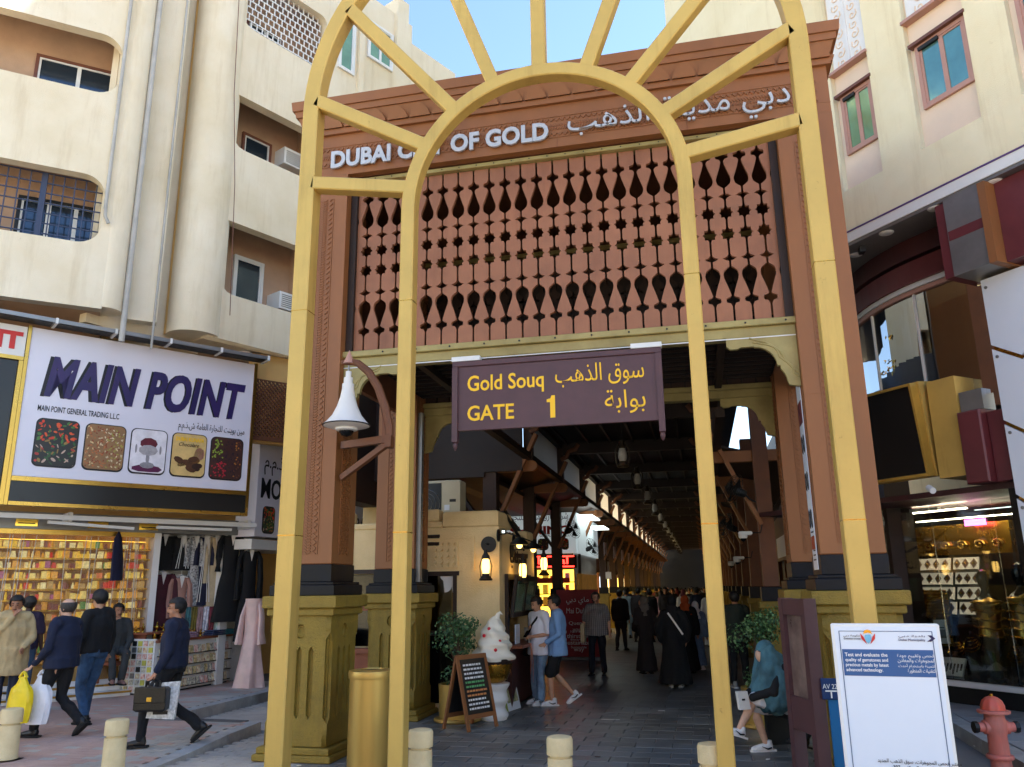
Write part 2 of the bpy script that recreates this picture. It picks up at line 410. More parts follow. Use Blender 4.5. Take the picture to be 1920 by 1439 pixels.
# kerbs, stone by stone
def kerb_run(pts,parent,zf,w=.2,seg=.9,mat='kerb'):
    for a,b in zip(pts,pts[1:]):
        a=Vector(a);b=Vector(b);d=b-a;n=max(1,round(d.length/seg));u=d.normalized();s=Vector((-u.y,u.x))*w/2
        for i in range(n):
            p=a+d*(i/n)+u*.006;q=a+d*((i+1)/n)-u*.006
            za=zf(p)+.004;zb=zf(q)+.004
            k=MB().mat(mat); c=[p+s,p-s,q-s,q+s]; zs=[za,za,zb,zb]
            k.add([(*v,-.03) for v in c]+[(v.x,v.y,z) for v,z in zip(c,zs)],[(3,2,1,0),(4,5,6,7),(0,1,5,4),(1,2,6,5),(2,3,7,6),(3,0,4,7)])
            k.build('kerb_stone',parent)
def zk(p): return max(.006,zpl(-9,p.y))
kerb_run([(-6.12,8.25),(-6.2,10.86)],plaza,zk)
kerb_run([(-6.35,10.86),(-7.75,10.9)],plaza,zk,mat='kerb_dark')
kerb_run([(-7.85,11.0),(-7.85,14.2),(-8.6,15.8)],plaza,zk)
# small paving units of the road between the plaza and the gate
rd=MB(); rr=random.Random(9)
for j in range(0,75):
    y=7.6+.1*j
    for i in range(18):
        x=-4.45-.2*i-(.1 if j%2 else 0)
        if x<-6.0 and not (y>11.05 and x>-7.65): continue
        if x<-7.65: continue
        rd.mat('paver_grey'); a,b=.097,.047; z=-.008+rr.uniform(-.002,.002)
        rd.add([(x-a,y-b,z),(x+a,y-b,z),(x+a,y+b,z),(x-a,y+b,z),(x-a,y-b,-.03),(x+a,y-b,-.03),(x+a,y+b,-.03),(x-a,y+b,-.03)],[(0,1,2,3),(0,4,5,1),(1,5,6,2),(3,2,6,7),(0,3,7,4)])
lane=MB().mat('plaza_base').box(-6.0,5,-.03,-4.36,25,-.024).build('lane'); struct(lane)
stuff(rd.build('lane_pavers',lane,fix=False))
# right hand pavement with kerb and slabs
rp=MB().mat('mortar_dark').prism([(3.25,6),(12,4),(12,22),(3.5,22),(3.35,16),(3.25,11)],-.03,.112).build('pavement'); struct(rp)
kerb_run([(3.12,6),(3.14,11),(3.25,16),(3.4,22)],rp,lambda p:.13)
rr=random.Random(11)
sl=MB().mat('tile_grey').box(-.295,-.295,-.012,.295,.295,0,bev=.005).build('x'); slm=sl.data; bpy.data.objects.remove(sl)
for j in range(16):
    for i in range(6):
        x=3.56+.6*i+.02*j*.3; y=8.2+.6*j
        link('paving_slab',slm,rp,(x,y,.126+rr.uniform(-.002,.002)))
# ------------------------------------------------------------------ the gateway
GX=-1.555
gate=thing('gateway','tall brown timber gateway with carved lattice screen on gold pedestals','gateway',(GX,9.2,0))
def G(o): return o
def gb(name,b,loc=(0,0,0)): return b.build(name,gate,loc)
HX=3.13   # half distance between column centres
# pedestal
def ped_face():
    hw=.39; pts=[(-hw,.16),(hw,.16),(hw,.40),(hw-.06,.47),(hw-.06,1.33),(hw,1.42),(hw,1.6),(-hw,1.6),(-hw,1.42),(-hw+.06,1.33),(-hw+.06,.47),(-hw,.40)]
    holes=[[(x-.033,.50),(x,.45),(x+.033,.50),(x+.033,1.20),(x,1.25),(x-.033,1.20)] for x in (-.15,0,.15)]
    holes.append([(0+.07*math.cos(a*PI/8),1.42+.085*math.sin(a*PI/8)) for a in range(16)])
    return pts,holes
pf=plate('pedestal_face',*ped_face(),.06,'gold_dark'); pfm=pf.data; bpy.data.objects.remove(pf)
def pedestal(cx,cy):
    b=MB().mat('gold_dark')
    b.box(-.485,-.485,0,.485,.485,.075,bev=.012).box(-.45,-.45,.075,.45,.45,.15,bev=.012).box(-.35,-.35,.14,.35,.35,1.62)
    b.box(-.43,-.43,1.6,.43,.43,1.685,bev=.012).box(-.475,-.475,1.685,.475,.475,1.83,bev=.014)
    o=gb('pedestal',b,(cx,cy,0))
    for k in range(4):
        f=link('carved_face',pfm,o); T=Matrix.Rotation(k*PI/2,4,'Z')@frame((0,-.36,0),(1,0,0)); f.matrix_local=T
        rg=MB().mat('gold_dark'); rg.smooth=True
        pts=[(.05*math.cos(a*PI/8),.062*math.sin(a*PI/8)+1.42,-.01) for a in range(17)]
        rg.tube(pts,.014,6); q=rg.build('medallion_ring',o); q.matrix_local=T
    n=MB().mat('navy_stone').box(-.42,-.42,1.83,.42,.42,1.955,bev=.01).box(-.39,-.39,1.955,.39,.39,1.99,bev=.008).box(-.335,-.335,1.99,.335,.335,2.2,bev=.008)
    gb('stone_plinth',n,(cx,cy,0)); return o
def strip(w,L,mt='wood'):
    """carved band: zigzag edges with a woven centre, local X across, Y along, Z out"""
    b=MB().mat(mt); n=int(L/.07); h=L/n; e=w/2-.018
    for i in range(n):
        y=i*h
        for s in (-1,1):
            x0=s*e; x1=s*(e-.05)
            b.bar((x0,y,.006),(x1,y+h/2,.006),.012,.014); b.bar((x1,y+h/2,.006),(x0,y+h,.006),.012,.014)
        m=int((w-.16)/.05)
        for k in range(m):
            xc=-((m-1)/2-k)*.05; d=1 if k%2 else -1
            for t in (0,.5): b.bar((xc-.02*d,y+h*t+.006,.005),(xc+.02*d,y+h*t+h/2-.004,.005),.014,.012)
    b.bar((-w/2,0,.004),(-w/2,L,.004),.01,.01); b.bar((w/2,0,.004),(w/2,L,.004),.01,.01)
    return b
stme=strip(.27,4.75).build('x'); sm_col=stme.data; bpy.data.objects.remove(stme)
for sx in (-1,1):
    for cy in (.31,3.25):
        pedestal(sx*HX,cy)
        b=MB().mat('wood').box(-.325,-.325,2.2,.325,.325,7.43,bev=.012); b.box(-.328,-.328,3.95,.328,.328,3.957)
        c=gb('column',b,(sx*HX,cy,0))
        for T in (frame((0,-.326,2.32),(1,0,0)),frame((.326 if sx<0 else -.326,0,2.32),(0,1,0) if sx<0 else (0,-1,0))):
            q=link('carved_band',sm_col,c); q.matrix_local=T
# entablature
hx=HX+.325
b=MB().mat('wood').box(-hx,0,7.43,hx,3.56,8.05); b.box(-hx-.003,-.003,7.555,hx+.003,.02,7.563); gb('frieze',b)
b=MB().mat('wood_mid'); 
for x in (-1.6,0.1,1.75): b.box(x,-.004,7.43,x+.006,0,7.56)
stuff(gb('board_joint',b))
fs=strip(.30,6.62).build('carved_band',gate); fs.matrix_local=frame((3.31,-.001,7.72),(0,0,1),(-1,0,0))
def ring(b,z0,z1,o0,o1):
    """band round the box, offset o0 at the bottom and o1 at the top"""
    v=[]
    for z,o in ((z0,o0),(z1,o1)): v+=[(-hx-o,-o,z),(hx+o,-o,z),(hx+o,3.56+o,z),(-hx-o,3.56+o,z)]
    b.add(v,[(3,2,1,0),(4,5,6,7),(0,1,5,4),(1,2,6,5),(2,3,7,6),(3,0,4,7)])
b=MB().mat('wood'); ring(b,8.05,8.125,.05,.055); gb('cornice_strip',b)
b=MB().mat('wood'); ring(b,8.125,8.335,.03,.10); gb('cornice_cove',b)
b=MB().mat('wood'); ring(b,8.335,8.42,.125,.14); gb('cornice_strip',b)
b=MB().mat('wood'); ring(b,8.42,8.555,.165,.18); gb('cornice_top',b)
# pointed arches carved on the cove
ap=[]
N=22; aw=2*(hx+.06)/N
def arch_poly(w,h):
    p=[(-w/2,0)]
    for i in range(7):
        t=i/6; p.append((-w/2+(w/2)*t,h*(.12+.88*t**.62) if t>0 else h*.12))
    q=[(-x,y) for x,y in p[::-1]][1:]; return p+q
bb=MB().mat('wood').prism(arch_poly(aw*.90,.19),-.03,.05).build('x'); am=bb.data; bpy.data.objects.remove(bb)
sl=Vector((0,-.07,.21)).normalized()
for i in range(N):
    o=link('arch_panel',am,gate); o.matrix_local=frame((-(hx+.06)+aw*(i+.5),-.04,8.14),(1,0,0),sl)
bb=MB().mat('wood').prism(arch_poly(.29,.19),-.03,.05).build('x'); am2=bb.data; bpy.data.objects.remove(bb)
for sx in (-1,1):
    for i in range(11):
        y=.16+.32*i; o=link('arch_panel',am2,gate); o.matrix_local=frame((sx*(hx+.04),y,8.14),(0,sx,0),Vector((sx*.07,0,.21)).normalized())
# metal letters on the frieze
LT=lambda px,py: onY(px,py,9.19)
def front(px0,z,Y=9.188): return frame((px0-GX,Y-9.2,z),(1,0,0))
x0=LT(623,318).x; x1=LT(1030,268).x
text('english_lettering','DUBAI CITY OF GOLD','letter_steel',.34,gate,front(x0,7.53,9.165),width=x1-x0,height=.262,ext=.03,bold=.013,space=1.02)
x0=LT(1066,260).x; x1=LT(1482,200).x
text('arabic_lettering','دبي مدينة الذهب','letter_steel',.4,gate,front(x0,7.60,9.165),width=x1-x0,ext=.03,ar=True)
# opening: lattice screen
XL,XR=-2.8,2.8
gb('lattice_post',MB().mat('wood_dark').box(XL-.0,.12,4.9,XL+.09,.30,7.43)); gb('lattice_post',MB().mat('wood_dark').box(XR-.09,.12,4.9,XR,.30,7.43))
b=MB().mat('olive_paint').box(XL,.10,7.345,XR,.3,7.40,bev=.006); b.mat('dark_metal')
for i in range(24): b.box(XL+.1+.24*i,.094,7.365,XL+.115+.24*i,.1,7.38)
gb('top_rail',b)
H=2.44; Z0=4.9; PITCH=.2145
def star(c,Rr,rr_):
    return [(c-Rr*math.sin(R(90-22.5*k)) if False else c-(Rr if k%2==0 else rr_)*math.cos(R(22.5*k))/H,(Rr if k%2==0 else rr_)*math.sin(R(22.5*k))) for k in range(0,9)]
sl_=.0125
pr=[(0,sl_),(.068,sl_),(.083,.030),(.088,.072),(.099,.079),(.110,.072),(.115,.036),(.127,.017)]
pr+=[(.15,.03),(.185,.058),(.215,.085),(.235,.089),(.255,.076),(.270,.035),(.276,sl_)]
pr+=[(.308,sl_),(.313,.05),(.324,.084),(.325,.062),(.332,.03),(.342,sl_)]
pr+=[(a,max(b,sl_)) for a,b in star(.412,.088,.066)]
pr+=[(a,max(b,sl_)) for a,b in star(.528,.088,.066)]
pr+=[(.638,sl_),(.648,.03),(.655,.062),(.656,.084),(.667,.05),(.672,sl_)]
pr+=[(.702,sl_),(.708,.035),(.723,.076),(.743,.089),(.763,.085),(.793,.058),(.83,.03),(.855,.014)]
pr+=[(.863,.036),(.868,.072),(.879,.079),(.890,.072),(.895,.030),(.910,sl_),(1,sl_)]
zz=[(Z0+H*(1-a),b) for a,b in pr]
poly=[(PITCH/2-w,z) for z,w in zz]+[(-PITCH/2+w,z) for z,w in zz[::-1]]
sb=plate('slat',poly,[],.05,'wood_board'); slat_me=sb.data; bpy.data.objects.remove(sb)
slat_me2=slat_me.copy(); slat_me2.materials[0]=MT['wood_gallery_shaded']  # rear slats: same boards, shade behind the screen put into the wood colour
nsl=26; start=-PITCH*nsl/2+PITCH/2
for yy in (.20,3.3):
    for i in range(nsl):
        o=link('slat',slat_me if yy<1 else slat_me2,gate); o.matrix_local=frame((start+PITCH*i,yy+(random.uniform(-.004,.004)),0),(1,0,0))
gb('top_rail',MB().mat('olive_paint').box(XL,3.22,7.345,XR,3.4,7.43))
# olive beam under the screen
for y0 in (0.04,3.2):
    b=MB().mat('olive_paint').box(-2.83,y0+.02,4.82,2.83,y0+.3,4.9,bev=.008).box(-2.80,y0+.07,4.70,2.80,y0+.26,4.82,bev=.006); gb('beam',b)
b=MB().mat('dark_metal')
for i in range(13): b.lathe([(0,0),(.012,0),(.012,.012),(0,.012)],8,frame((-2.7+.45*i,.062,4.86),(1,0,0)))
stuff(gb('bolts',b))
gb('bottom_trim',MB().mat('white_metal').box(-2.8,.095,4.678,2.8,.11,4.69))
# scalloped corner brackets
def brk():
    p=[(0,0),(.78,0),(.78,-.10),(.74,-.14),(.66,-.14),(.62,-.12),(.47,-.12)]
    p+=[(.47-.0,-.13)]+[(.47-.24*math.sin(t*PI/12),-.13-.24*(1-math.cos(t*PI/12))) for t in range(1,7)]
    p+=[(.20,-.36),(.20,-.40)]+[(.20-.06*math.sin(t*PI/8),-.40-.14*(t/4)) for t in range(1,5)]
    p+=[(.12,-.6),(.02,-.62),(0,-.62)]; return p
bp=plate('bracket',brk(),[],.06,'olive_paint'); bpm=bp.data; bpy.data.objects.remove(bp)
rib=MB().mat('olive_paint')
for d in (0,.05):
    pts=[(.52-d*.6,-.02-d,.03)]+[(.50-d-.30*math.sin(t*PI/12),-.05-d*.8-.22*(1-math.cos(t*PI/12)),.03) for t in range(1,7)]+[(.12-d,-.34-d,.03),(.06,-.42-d,.03),(.01,-.46-d,.03)]
    rib.tube(pts,.012,6)
rbo=rib.build('x'); rbm=rbo.data; bpy.data.objects.remove(rbo)
for sx in (-1,1):
    o=link('bracket',bpm,gate); T=frame((-sx*2.80*-1 if False else sx*2.80,.13,4.70),(-sx,0,0)); o.matrix_local=T
    q=link('bracket_rib',rbm,o); q.location=(0,0,.0 if sx<0 else -.06)
    o=link('bracket',bpm,gate); o.matrix_local=frame((sx*2.80,3.36,4.70),(-sx,0,0))
# ceiling of the gateway: mats and battens
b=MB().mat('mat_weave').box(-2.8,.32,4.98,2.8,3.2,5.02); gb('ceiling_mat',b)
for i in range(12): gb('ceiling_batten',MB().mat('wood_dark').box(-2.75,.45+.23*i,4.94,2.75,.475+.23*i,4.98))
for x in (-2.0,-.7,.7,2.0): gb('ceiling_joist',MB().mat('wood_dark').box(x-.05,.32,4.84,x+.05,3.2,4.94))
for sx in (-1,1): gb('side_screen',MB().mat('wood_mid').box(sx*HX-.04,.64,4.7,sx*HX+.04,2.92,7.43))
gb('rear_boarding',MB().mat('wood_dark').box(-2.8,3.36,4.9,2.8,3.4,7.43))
gb('roof_deck',MB().mat('wood_mid').box(-3.3,.1,7.42,3.3,3.4,7.44))
# ------------------------------------------------------------------ hanging name board
sg=thing('hanging_sign','purple board with yellow lettering hanging under the olive beam','sign',(-1.555,9.14,3.74))
sl_=sg
w2=1.26
def sb_(n,b): return b.build(n,sg)
sb_('board',MB().mat('sign_purple').box(-w2,-.0,0,w2,.05,.80,bev=.004))
sb_('top_bar',MB().mat('sign_purple').box(-w2-.01,-.02,.80,w2+.01,.07,.87,bev=.008))
for sx in (-1,1):
    b=MB().mat('sign_purple').box(sx*1.235-.035,-.03,-.14,sx*1.235+.035,.06,.80,bev=.006); p=sb_('side_post',b)
    k=MB().mat('sign_purple'); k.smooth=True; k.lathe([(0,-.10),(.012,-.09),(.024,-.06),(.032,-.03),(.022,0),(.03,.01)],12); k.build('finial',p,(sx*1.235,.015,-.14))
    MB().mat('white_metal').box(sx*1.1-.18,-.025,.87,sx*1.1+.18,.075,.93,bev=.004).build('hanger_plate',sg)
f=lambda x,z: frame((x,-.001,z),(1,0,0))
text('lettering','Gold Souq','yellow_text',.27,sg,f(-1.08,.49),width=.95,ext=.006,bold=.004)
text('lettering','سوق الذهب','yellow_text',.3,sg,f(1.06,.52),align='RIGHT',width=1.05,ext=.006,ar=True)
text('lettering','GATE','yellow_text',.26,sg,f(-1.08,.12),width=.58,ext=.006,bold=.004)
text('lettering','بوابة','yellow_text',.3,sg,f(1.06,.17),align='RIGHT',width=.47,ext=.006,ar=True)
o=plate('numeral',[(-.03,0),(.03,0),(.03,.27),(-.01,.27),(-.025,.235),(-.07,.225),(-.07,.19),(-.03,.19)],[],.006,'yellow_text',sg); o.matrix_local=f(-.03,.10)
# ------------------------------------------------------------------ golden arch in front
AX,AY=-1.39,7.6
arch=thing('golden_arch','golden metal arch with sunburst bars standing before the gateway','arch',(AX,AY,0))
def sweep(path,w,d,name):
    """rectangular tube swept along a path in the XZ plane, centred on it (w across, d deep)"""
    b=MB().mat('gold'); n=len(path); vs=[]
    for i,(x,z) in enumerate(path):
        a=path[max(0,i-1)]; c=path[min(n-1,i+1)]; t=Vector((c[0]-a[0],c[1]-a[1])).normalized(); s=Vector((-t.y,t.x))*w/2; e=.012
        s2=s*(1-2*e/w)
        for (q,y) in ((s,e),(s2,0),(-s2,0),(-s,e),(-s,d-e),(-s2,d),(s2,d),(s,d-e)): vs.append((x+q.x,y,z+q.y))
    fs=[]
    for i in range(n-1):
        for j in range(8): fs.append((i*8+j,i*8+(j+1)%8,(i+1)*8+(j+1)%8,(i+1)*8+j))
    fs+=[tuple(range(8)),tuple((n-1)*8+j for j in range(8))[::-1]]
    b.add(vs,fs); return b.build(name,arch)
ri=1.495; zi=5.96; ro=2.735; zo=7.35
path=[(-ri,0),(-ri,3)]+[(-ri*math.cos(PI*i/40),zi+ri*math.sin(PI*i/40)) for i in range(41)]+[(ri,3),(ri,0)]
sweep(path,.15,.17,'inner_arch')
path=[(-ro,0),(-ro,4)]+[(-ro*math.cos(PI*i/48),zo+ro*math.sin(PI*i/48)) for i in range(49)]+[(ro,4),(ro,0)]
sweep(path,.19,.2,'outer_arch')
for k in range(9):
    a=R(10+20*k); dx,dz=math.cos(a),math.sin(a)
    # where the ray from the inner centre meets the outer frame
    t=ro/abs(dx) if abs(dx)>1e-6 else 99
    if zi+t*dz>zo:
        bq=(zi-zo)*dz; t=-bq+math.sqrt(bq*bq-((zi-zo)**2-ro*ro))
    r0=ri+.06; r1=t-.07
    sweep([(r0*dx,zi+r0*dz),(r1*dx,zi+r1*dz)],.155,.165,'sunburst_bar')
for x,wd in ((-ro,.19),(-ri,.15),(ri,.15),(ro,.19)):
    for z in (2.44,4.88):
        MB().mat('brass').box(x-wd/2-.0015,-.0015,z,x+wd/2+.0015,.2015 if wd>.16 else .1715,z+.008).build('weld_seam',arch)
for x in (-ro,-ri,ri,ro): MB().mat('gold').box(x-.16,-.06,0,x+.16,.26,.02).build('base_plate',arch)
# ------------------------------------------------------------------ lamp-shaped camera on a curved bracket
bl=thing('bell_lamp','white bell-shaped street lamp with dome camera hung from a brown bracket','lamp',(-4.10,8.9,3.8))
b=MB().mat('white_paint'); b.smooth=True
b.lathe([(0,.0),(.20,.01),(.285,.035),(.29,.045),(.25,.075),(.18,.16),(.125,.28),(.09,.40),(.073,.50),(.073,.56),(.055,.565),(.055,.64),(.036,.645),(.036,.72),(.02,.725),(.0,.73)],28); b.build('shade',bl)
b=MB().mat('black'); b.lathe([(.288,.033),(.294,.04),(.288,.047)],28); b.build('rim',bl)
b=MB().mat('white_paint'); b.smooth=True; b.lathe([(.14,.02),(.13,-.02),(.10,-.03)],24); b.build('camera_collar',bl)
b=MB().mat('black_gloss'); b.smooth=True; b.lathe([(.09,-.02),(.085,-.05),(.06,-.085),(0,-.105)],24); b.build('camera_dome',bl)
b=MB().mat('grey_metal').tube([(0,0,.72),(0,0,.80)],.012,8); b.build('hook',bl)
b=MB().mat('pink_frame'); b.lathe([(.075,.82),(0,1.0)],20); b.build('cap_cone',bl)
arc=[(-.1,0,.84),(0,0,.85),(.12,0,.82),(.26,.02,.70),(.38,.04,.50),(.47,.06,.25),(.52,.08,.0),(.53,.08,-.12)]
b=MB().mat('wood_mid').tube(arc,[.03,.04,.045,.05,.052,.055,.055,.055],8,sx=.8); b.build('curved_arm',bl)
b=MB().mat('wood_mid').box(.49,.02,-.25,.57,.14,-.1,bev=.006).bar((.53,.08,-.14),(-.2,.35,-.14),.08,.09).bar((.5,.09,-.2),(-.2,.35,-.55),.06,.07).box(.44,.05,-.2,.50,.11,.18,bev=.01); b.build('wall_bracket',bl)
# ------------------------------------------------------------------ apartment block on the left
def dirv(a): a=R(a); return Vector((math.sin(a),math.cos(a),0)),Vector((math.cos(a),-math.sin(a),0))
pL=Vector((-9.97,11.24,0)); uL,nL=dirv(50); pR=Vector((-8.86,13.42,0)); uR,nR=dirv(26)
TL=frame(pL,uL); TR=frame(pR,uR)
apt=thing('apartment_block','cream apartment block with rounded balcony openings above the white shop sign','building',(0,0,0))
def off(T,z): return T@Matrix.Translation((0,0,z))
fl=[(7.87,9.19),(10.86,12.10),(13.9,15.3)]
holes=[rrect(-6.2,a,-.08,b,.38,8,'abcd') for a,b in fl]
plate('wall',[(-7.5,6.7),(.08,6.7),(.08,17.4),(-7.5,17.4)],holes,.22,'cream_wall',apt,off(TL,-.11))
def rhole(a,b,s1):
    p=[(s1-.2,a)]; p+=[(s1-.2+.2*math.sin(R(15*i)),a+.2-.2*math.cos(R(15*i))) for i in range(1,7)]
    p+=[(s1-.2+.2*math.cos(R(15*i)),b-.2+.2*math.sin(R(15*i))) for i in range(0,7)]
    p+=[(-.08,b),(-.16,b-.01),(-.22,b-.05),(-.25,b-.12),(-.31,b-.13),(-.31,a+.62)]
    p+=[(-.27,a+.58),(-.20,a+.32),(-.12,a+.12),(-.02,a+.03),(.12,a)]
    return p
fr=[(7.66,9.22),(10.9,12.13),(13.85,15.35)]
holes=[rhole(a,b,2.05) for a,b in fr]
plate('wall',[(-.36,6.7),(6.6,6.7),(6.6,16.3),(4.86,16.3),(4.86,16.85),(-.36,16.85)],holes,.24,'cream_wall',apt,off(TR,-.12))
# rounded corner columns, flat strips and the recess between the two wings
def vcol(x,y,r,z0,z1,name,mat='cream_wall',n=28):
    b=MB().mat(mat); b.smooth=True; b.lathe([(r,z0),(r,z1)],n); return b.build(name,apt,(x,y,0))
c=pL+uL*.14-nL*.26; vcol(c.x,c.y,.27,6.74,17.4,'corner_column')
vcol(-9.40,13.20,.5,6.72,16.85,'corner_column',n=40)
c=pL+uL*.75-nL*.65; 
b=MB().mat('cream_wall'); b.bar((c.x,c.y,6.74),(c.x,c.y,17.4),.5,.24,upv=nL); b.build('pilaster',apt)
wa=pL-nL*.55+uL*.1; wb=Vector((-9.75,13.35,0))
b=MB().mat('cream_wall'); T=frame(wa,(wb-wa)); L=(wb-wa).length; b.box(-.3,6.55,-.2,L+.4,17.4,0,T); b.build('recess_wall',apt)
b=MB().mat('ochre_wall'); c2=Vector((-9.72,12.92,0)); b.bar((c2.x,c2.y,6.74),(c2.x,c2.y,17),.14,.22,upv=nR); b.build('pilaster',apt)
# undersides, floors, balcony back walls
b=MB().mat('cream_wall_shaded').box(-7.5,6.72,-2.2,.06,6.86,-.12,TL); b.build('soffit',apt)
b=MB().mat('cream_wall_shaded').box(-.3,6.72,-2.2,6.6,6.86,-.13,TR); b.build('soffit',apt)
for T,s0,s1,lv in ((TL,-7.5,.06,fl),(TR,-.3,6.6,fr)):
    for a,bz in lv:
        b=MB().mat('cream_wall').box(s0,a-.95,-1.1,s1,a-.8,-.23,T); b.build('balcony_floor',apt)
    b=MB().mat('cream_wall_shaded').box(s0,6.8,-1.35,s1,16.6,-1.0,T); b.build('balcony_wall',apt)
b=MB().mat('cream_wall_shaded').box(-.36,6.86,-1.0,-.26,16.4,-.25,TR); b.build('balcony_end_wall',apt)
b=MB().mat('cream_wall_shaded').box(2.1,6.86,-1.0,2.3,16.4,-.25,TR); b.build('balcony_end_wall',apt)
b=MB().mat('cream_wall_shaded').box(.0,6.86,-1.0,.06,16.4,-.23,TL); b.build('balcony_end_wall',apt)
b=MB().mat('cream_wall').box(-8,16.4,-9,.05,17.4,-.23,TL).build('roof_block',apt)
b=MB().mat('cream_wall').box(-.2,6.9,-8,6.58,16.25,-1.36,TR).build('rear_block',apt)
b=MB().mat('cream_wall').box(-14,6.9,-9,.0,16.3,-1.36,TL).build('rear_block',apt)
b=MB().mat('cream_wall').box(4.2,15.6,-.4,4.6,17.3,.14,TR); b.build('pilaster',apt)
b=MB().mat('cream_wall').box(3.0,6.72,0.003,3.16,16.8,.10,TR); b.build('pilaster',apt)
def window(T,s0,z0,s1,z1,fm,gm,mull=1,d=.06,parent=None):
    b=MB().mat(fm); t=.06
    b.box(s0,z0,0,s1,z0+t,d,T).box(s0,z1-t,0,s1,z1,d,T).box(s0,z0+t,0,s0+t,z1-t,d,T).box(s1-t,z0+t,0,s1,z1-t,d,T)
    o=b.build('window_frame',parent or apt)
    n=mull+1; w=(s1-s0-2*t)/n
    for i in range(n):
        a=s0+t+w*i
        MB().mat(gm).box(a+.03,z0+t+.02,.01,a+w-.03,z1-t-.02,.02,T).build('pane',o)
        e=MB().mat('white_metal' if fm!='pink_frame' else fm); 
        e.box(a,z0+t,.0,a+.035,z1-t,d-.015,T).box(a+w-.035,z0+t,.0,a+w,z1-t,d-.015,T).box(a+.035,z0+t,.0,a+w-.035,z0+t+.03,d-.015,T).box(a+.035,z1-t-.03,.0,a+w-.035,z1-t,d-.015,T)
        e.build('sash',o)
    return o
Tb=off(TL,-1.0); window(Tb,-1.56,10.75,-.08,11.95,'brown_frame','sky_glass'); window(Tb,-1.5,7.6,-.05,8.98,'dark_metal','sky_glass',2)
Tb=off(TR,-1.0); window(Tb,.62,10.8,1.38,11.98,'brown_frame','sky_glass',0); window(Tb,.66,7.6,1.40,9.0,'white_metal','sky_glass',0); window(Tb,.5,13.7,1.5,14.9,'brown_frame','sky_glass',1)
window(TR,3.3,15.0,4.15,16.1,'white_metal','blue_glass',1); window(TR,2.4,14.2,2.9,15.9,'white_metal','blue_glass',0)
# window air conditioners
def ac_box(T,s,z,w=.62,h=.42,d=.4):
    b=MB().mat('white_metal').box(s,z,0,s+w,z+h,d,T,bev=.012); o=b.build('air_conditioner',apt)
    g=MB().mat('grey_metal')
    for i in range(7): g.box(s+.05,z+.05+i*.045,d,s+w-.05,z+.07+i*.045,d+.006,T)
    g.build('vent_grille',o)
ac_box(off(TR,-1.0),1.5,11.45); ac_box(off(TR,-1.0),1.55,7.9,.6,.4,.5)
# security grilles
def bars(T,s0,z0,s1,z1,ns,nz,mat,r,name):
    for i in range(ns+1):
        s=s0+(s1-s0)*i/ns; MB().mat(mat).box(s-r,z0,-r,s+r,z1,r,T).build(name,apt)
    for i in range(nz+1):
        z=z0+(z1-z0)*i/nz; MB().mat(mat).box(s0,z-r,-r*2.2,s1,z+r,-r*.2,T).build(name,apt)
bars(off(TL,-.3),-3.2,7.85,-.06,9.2,18,7,'navy_frame',.010,'grille_bar')
MB().mat('navy_frame').box(-1.1,7.85,-.36,-1.02,9.2,-.28,TL).build('grille_post',apt)
T=off(TR,-.18); rows=9
for i in range(rows+1): z=13.86+1.5*i/rows; MB().mat('white_paint').box(-.2,z-.012,-.012,2.0,z+.012,.012,T).build('grille_rail',apt)
for i in range(rows):
    z=13.86+1.5*i/rows
    for k in range(16):
        s=-.2+.14*k+(.07 if i%2 else 0)
        if s<2.0: MB().mat('white_paint').box(s-.011,z,-.011,s+.011,z+1.5/rows,.011,T).build('grille_upright',apt)
# pipes and cable
def pipe(pts,r,mat,name):
    b=MB().mat(mat); b.smooth=True; b.tube(pts,r,10); return b.build(name,apt)
q=pL+uL*.45-nL*.18; pipe([(q.x,q.y,6.2),(q.x,q.y,17)],.05,'pipe_grey','drain_pipe')
q=pL-uL*.05+nL*.07; pipe([(q.x,q.y,8.55),(q.x,q.y,17)],.032,'pipe_grey','drain_pipe'); pipe([(q.x,q.y,8.6),(q.x+.02,q.y,8.4),(q.x+.06,q.y+.05,8.28)],.03,'pipe_grey','pipe_elbow')
q=pL+uL*.95-nL*.45; pipe([(q.x,q.y,6.2),(q.x,q.y,17)],.022,'pipe_grey','drain_pipe')
pipe([tuple(pR-uR*.45+nR*.22+Vector((0,0,15))),tuple(pR-uR*.32+nR*.16+Vector((0,0,12))),tuple(pR-uR*.1+nR*.1+Vector((0,0,10))),tuple(pR+uR*.05+nR*.06+Vector((0,0,7.2)))],.008,'brown_frame','cable')
for T,s,dd in ((TL,-1.7,.6),(TR,.8,.5)):
    b=MB().mat('white_paint'); b.smooth=True; b.lathe([(0,6.56),(.13,6.57),(.14,6.60),(.14,6.72)],20,Matrix.Translation(T@Vector((s,0,-dd)))); b.build('ceiling_light',apt)
# building base wall behind the shops, and the lattice vent beside the big sign
S0=Vector((-10.96,10.96,0)); uS,nS=dirv(37.3); TS=frame(S0,uS)
b=MB().mat('ochre_wall').box(-9,0,-2.9,7.5,6.72,-2.6,TS); b.build('ground_floor_wall',apt)
b=MB().mat('ochre_wall').box(4.02,4.82,-.5,6.5,6.68,-.3,TS); b.build('upper_shop_wall',apt)
hol=[]
for j in range(26):
    for i in range(18):
        s=4.12+.085*i+(.0425 if j%2 else 0); z=4.95+.045*j
        hol.append([(s-.027,z),(s,z-.03),(s+.027,z),(s,z+.03)])
plate('vent_lattice',[(4.04,4.85),(5.75,4.85),(5.75,6.12),(4.04,6.12)],hol,.03,'wood_mid',apt,off(TS,-.2))
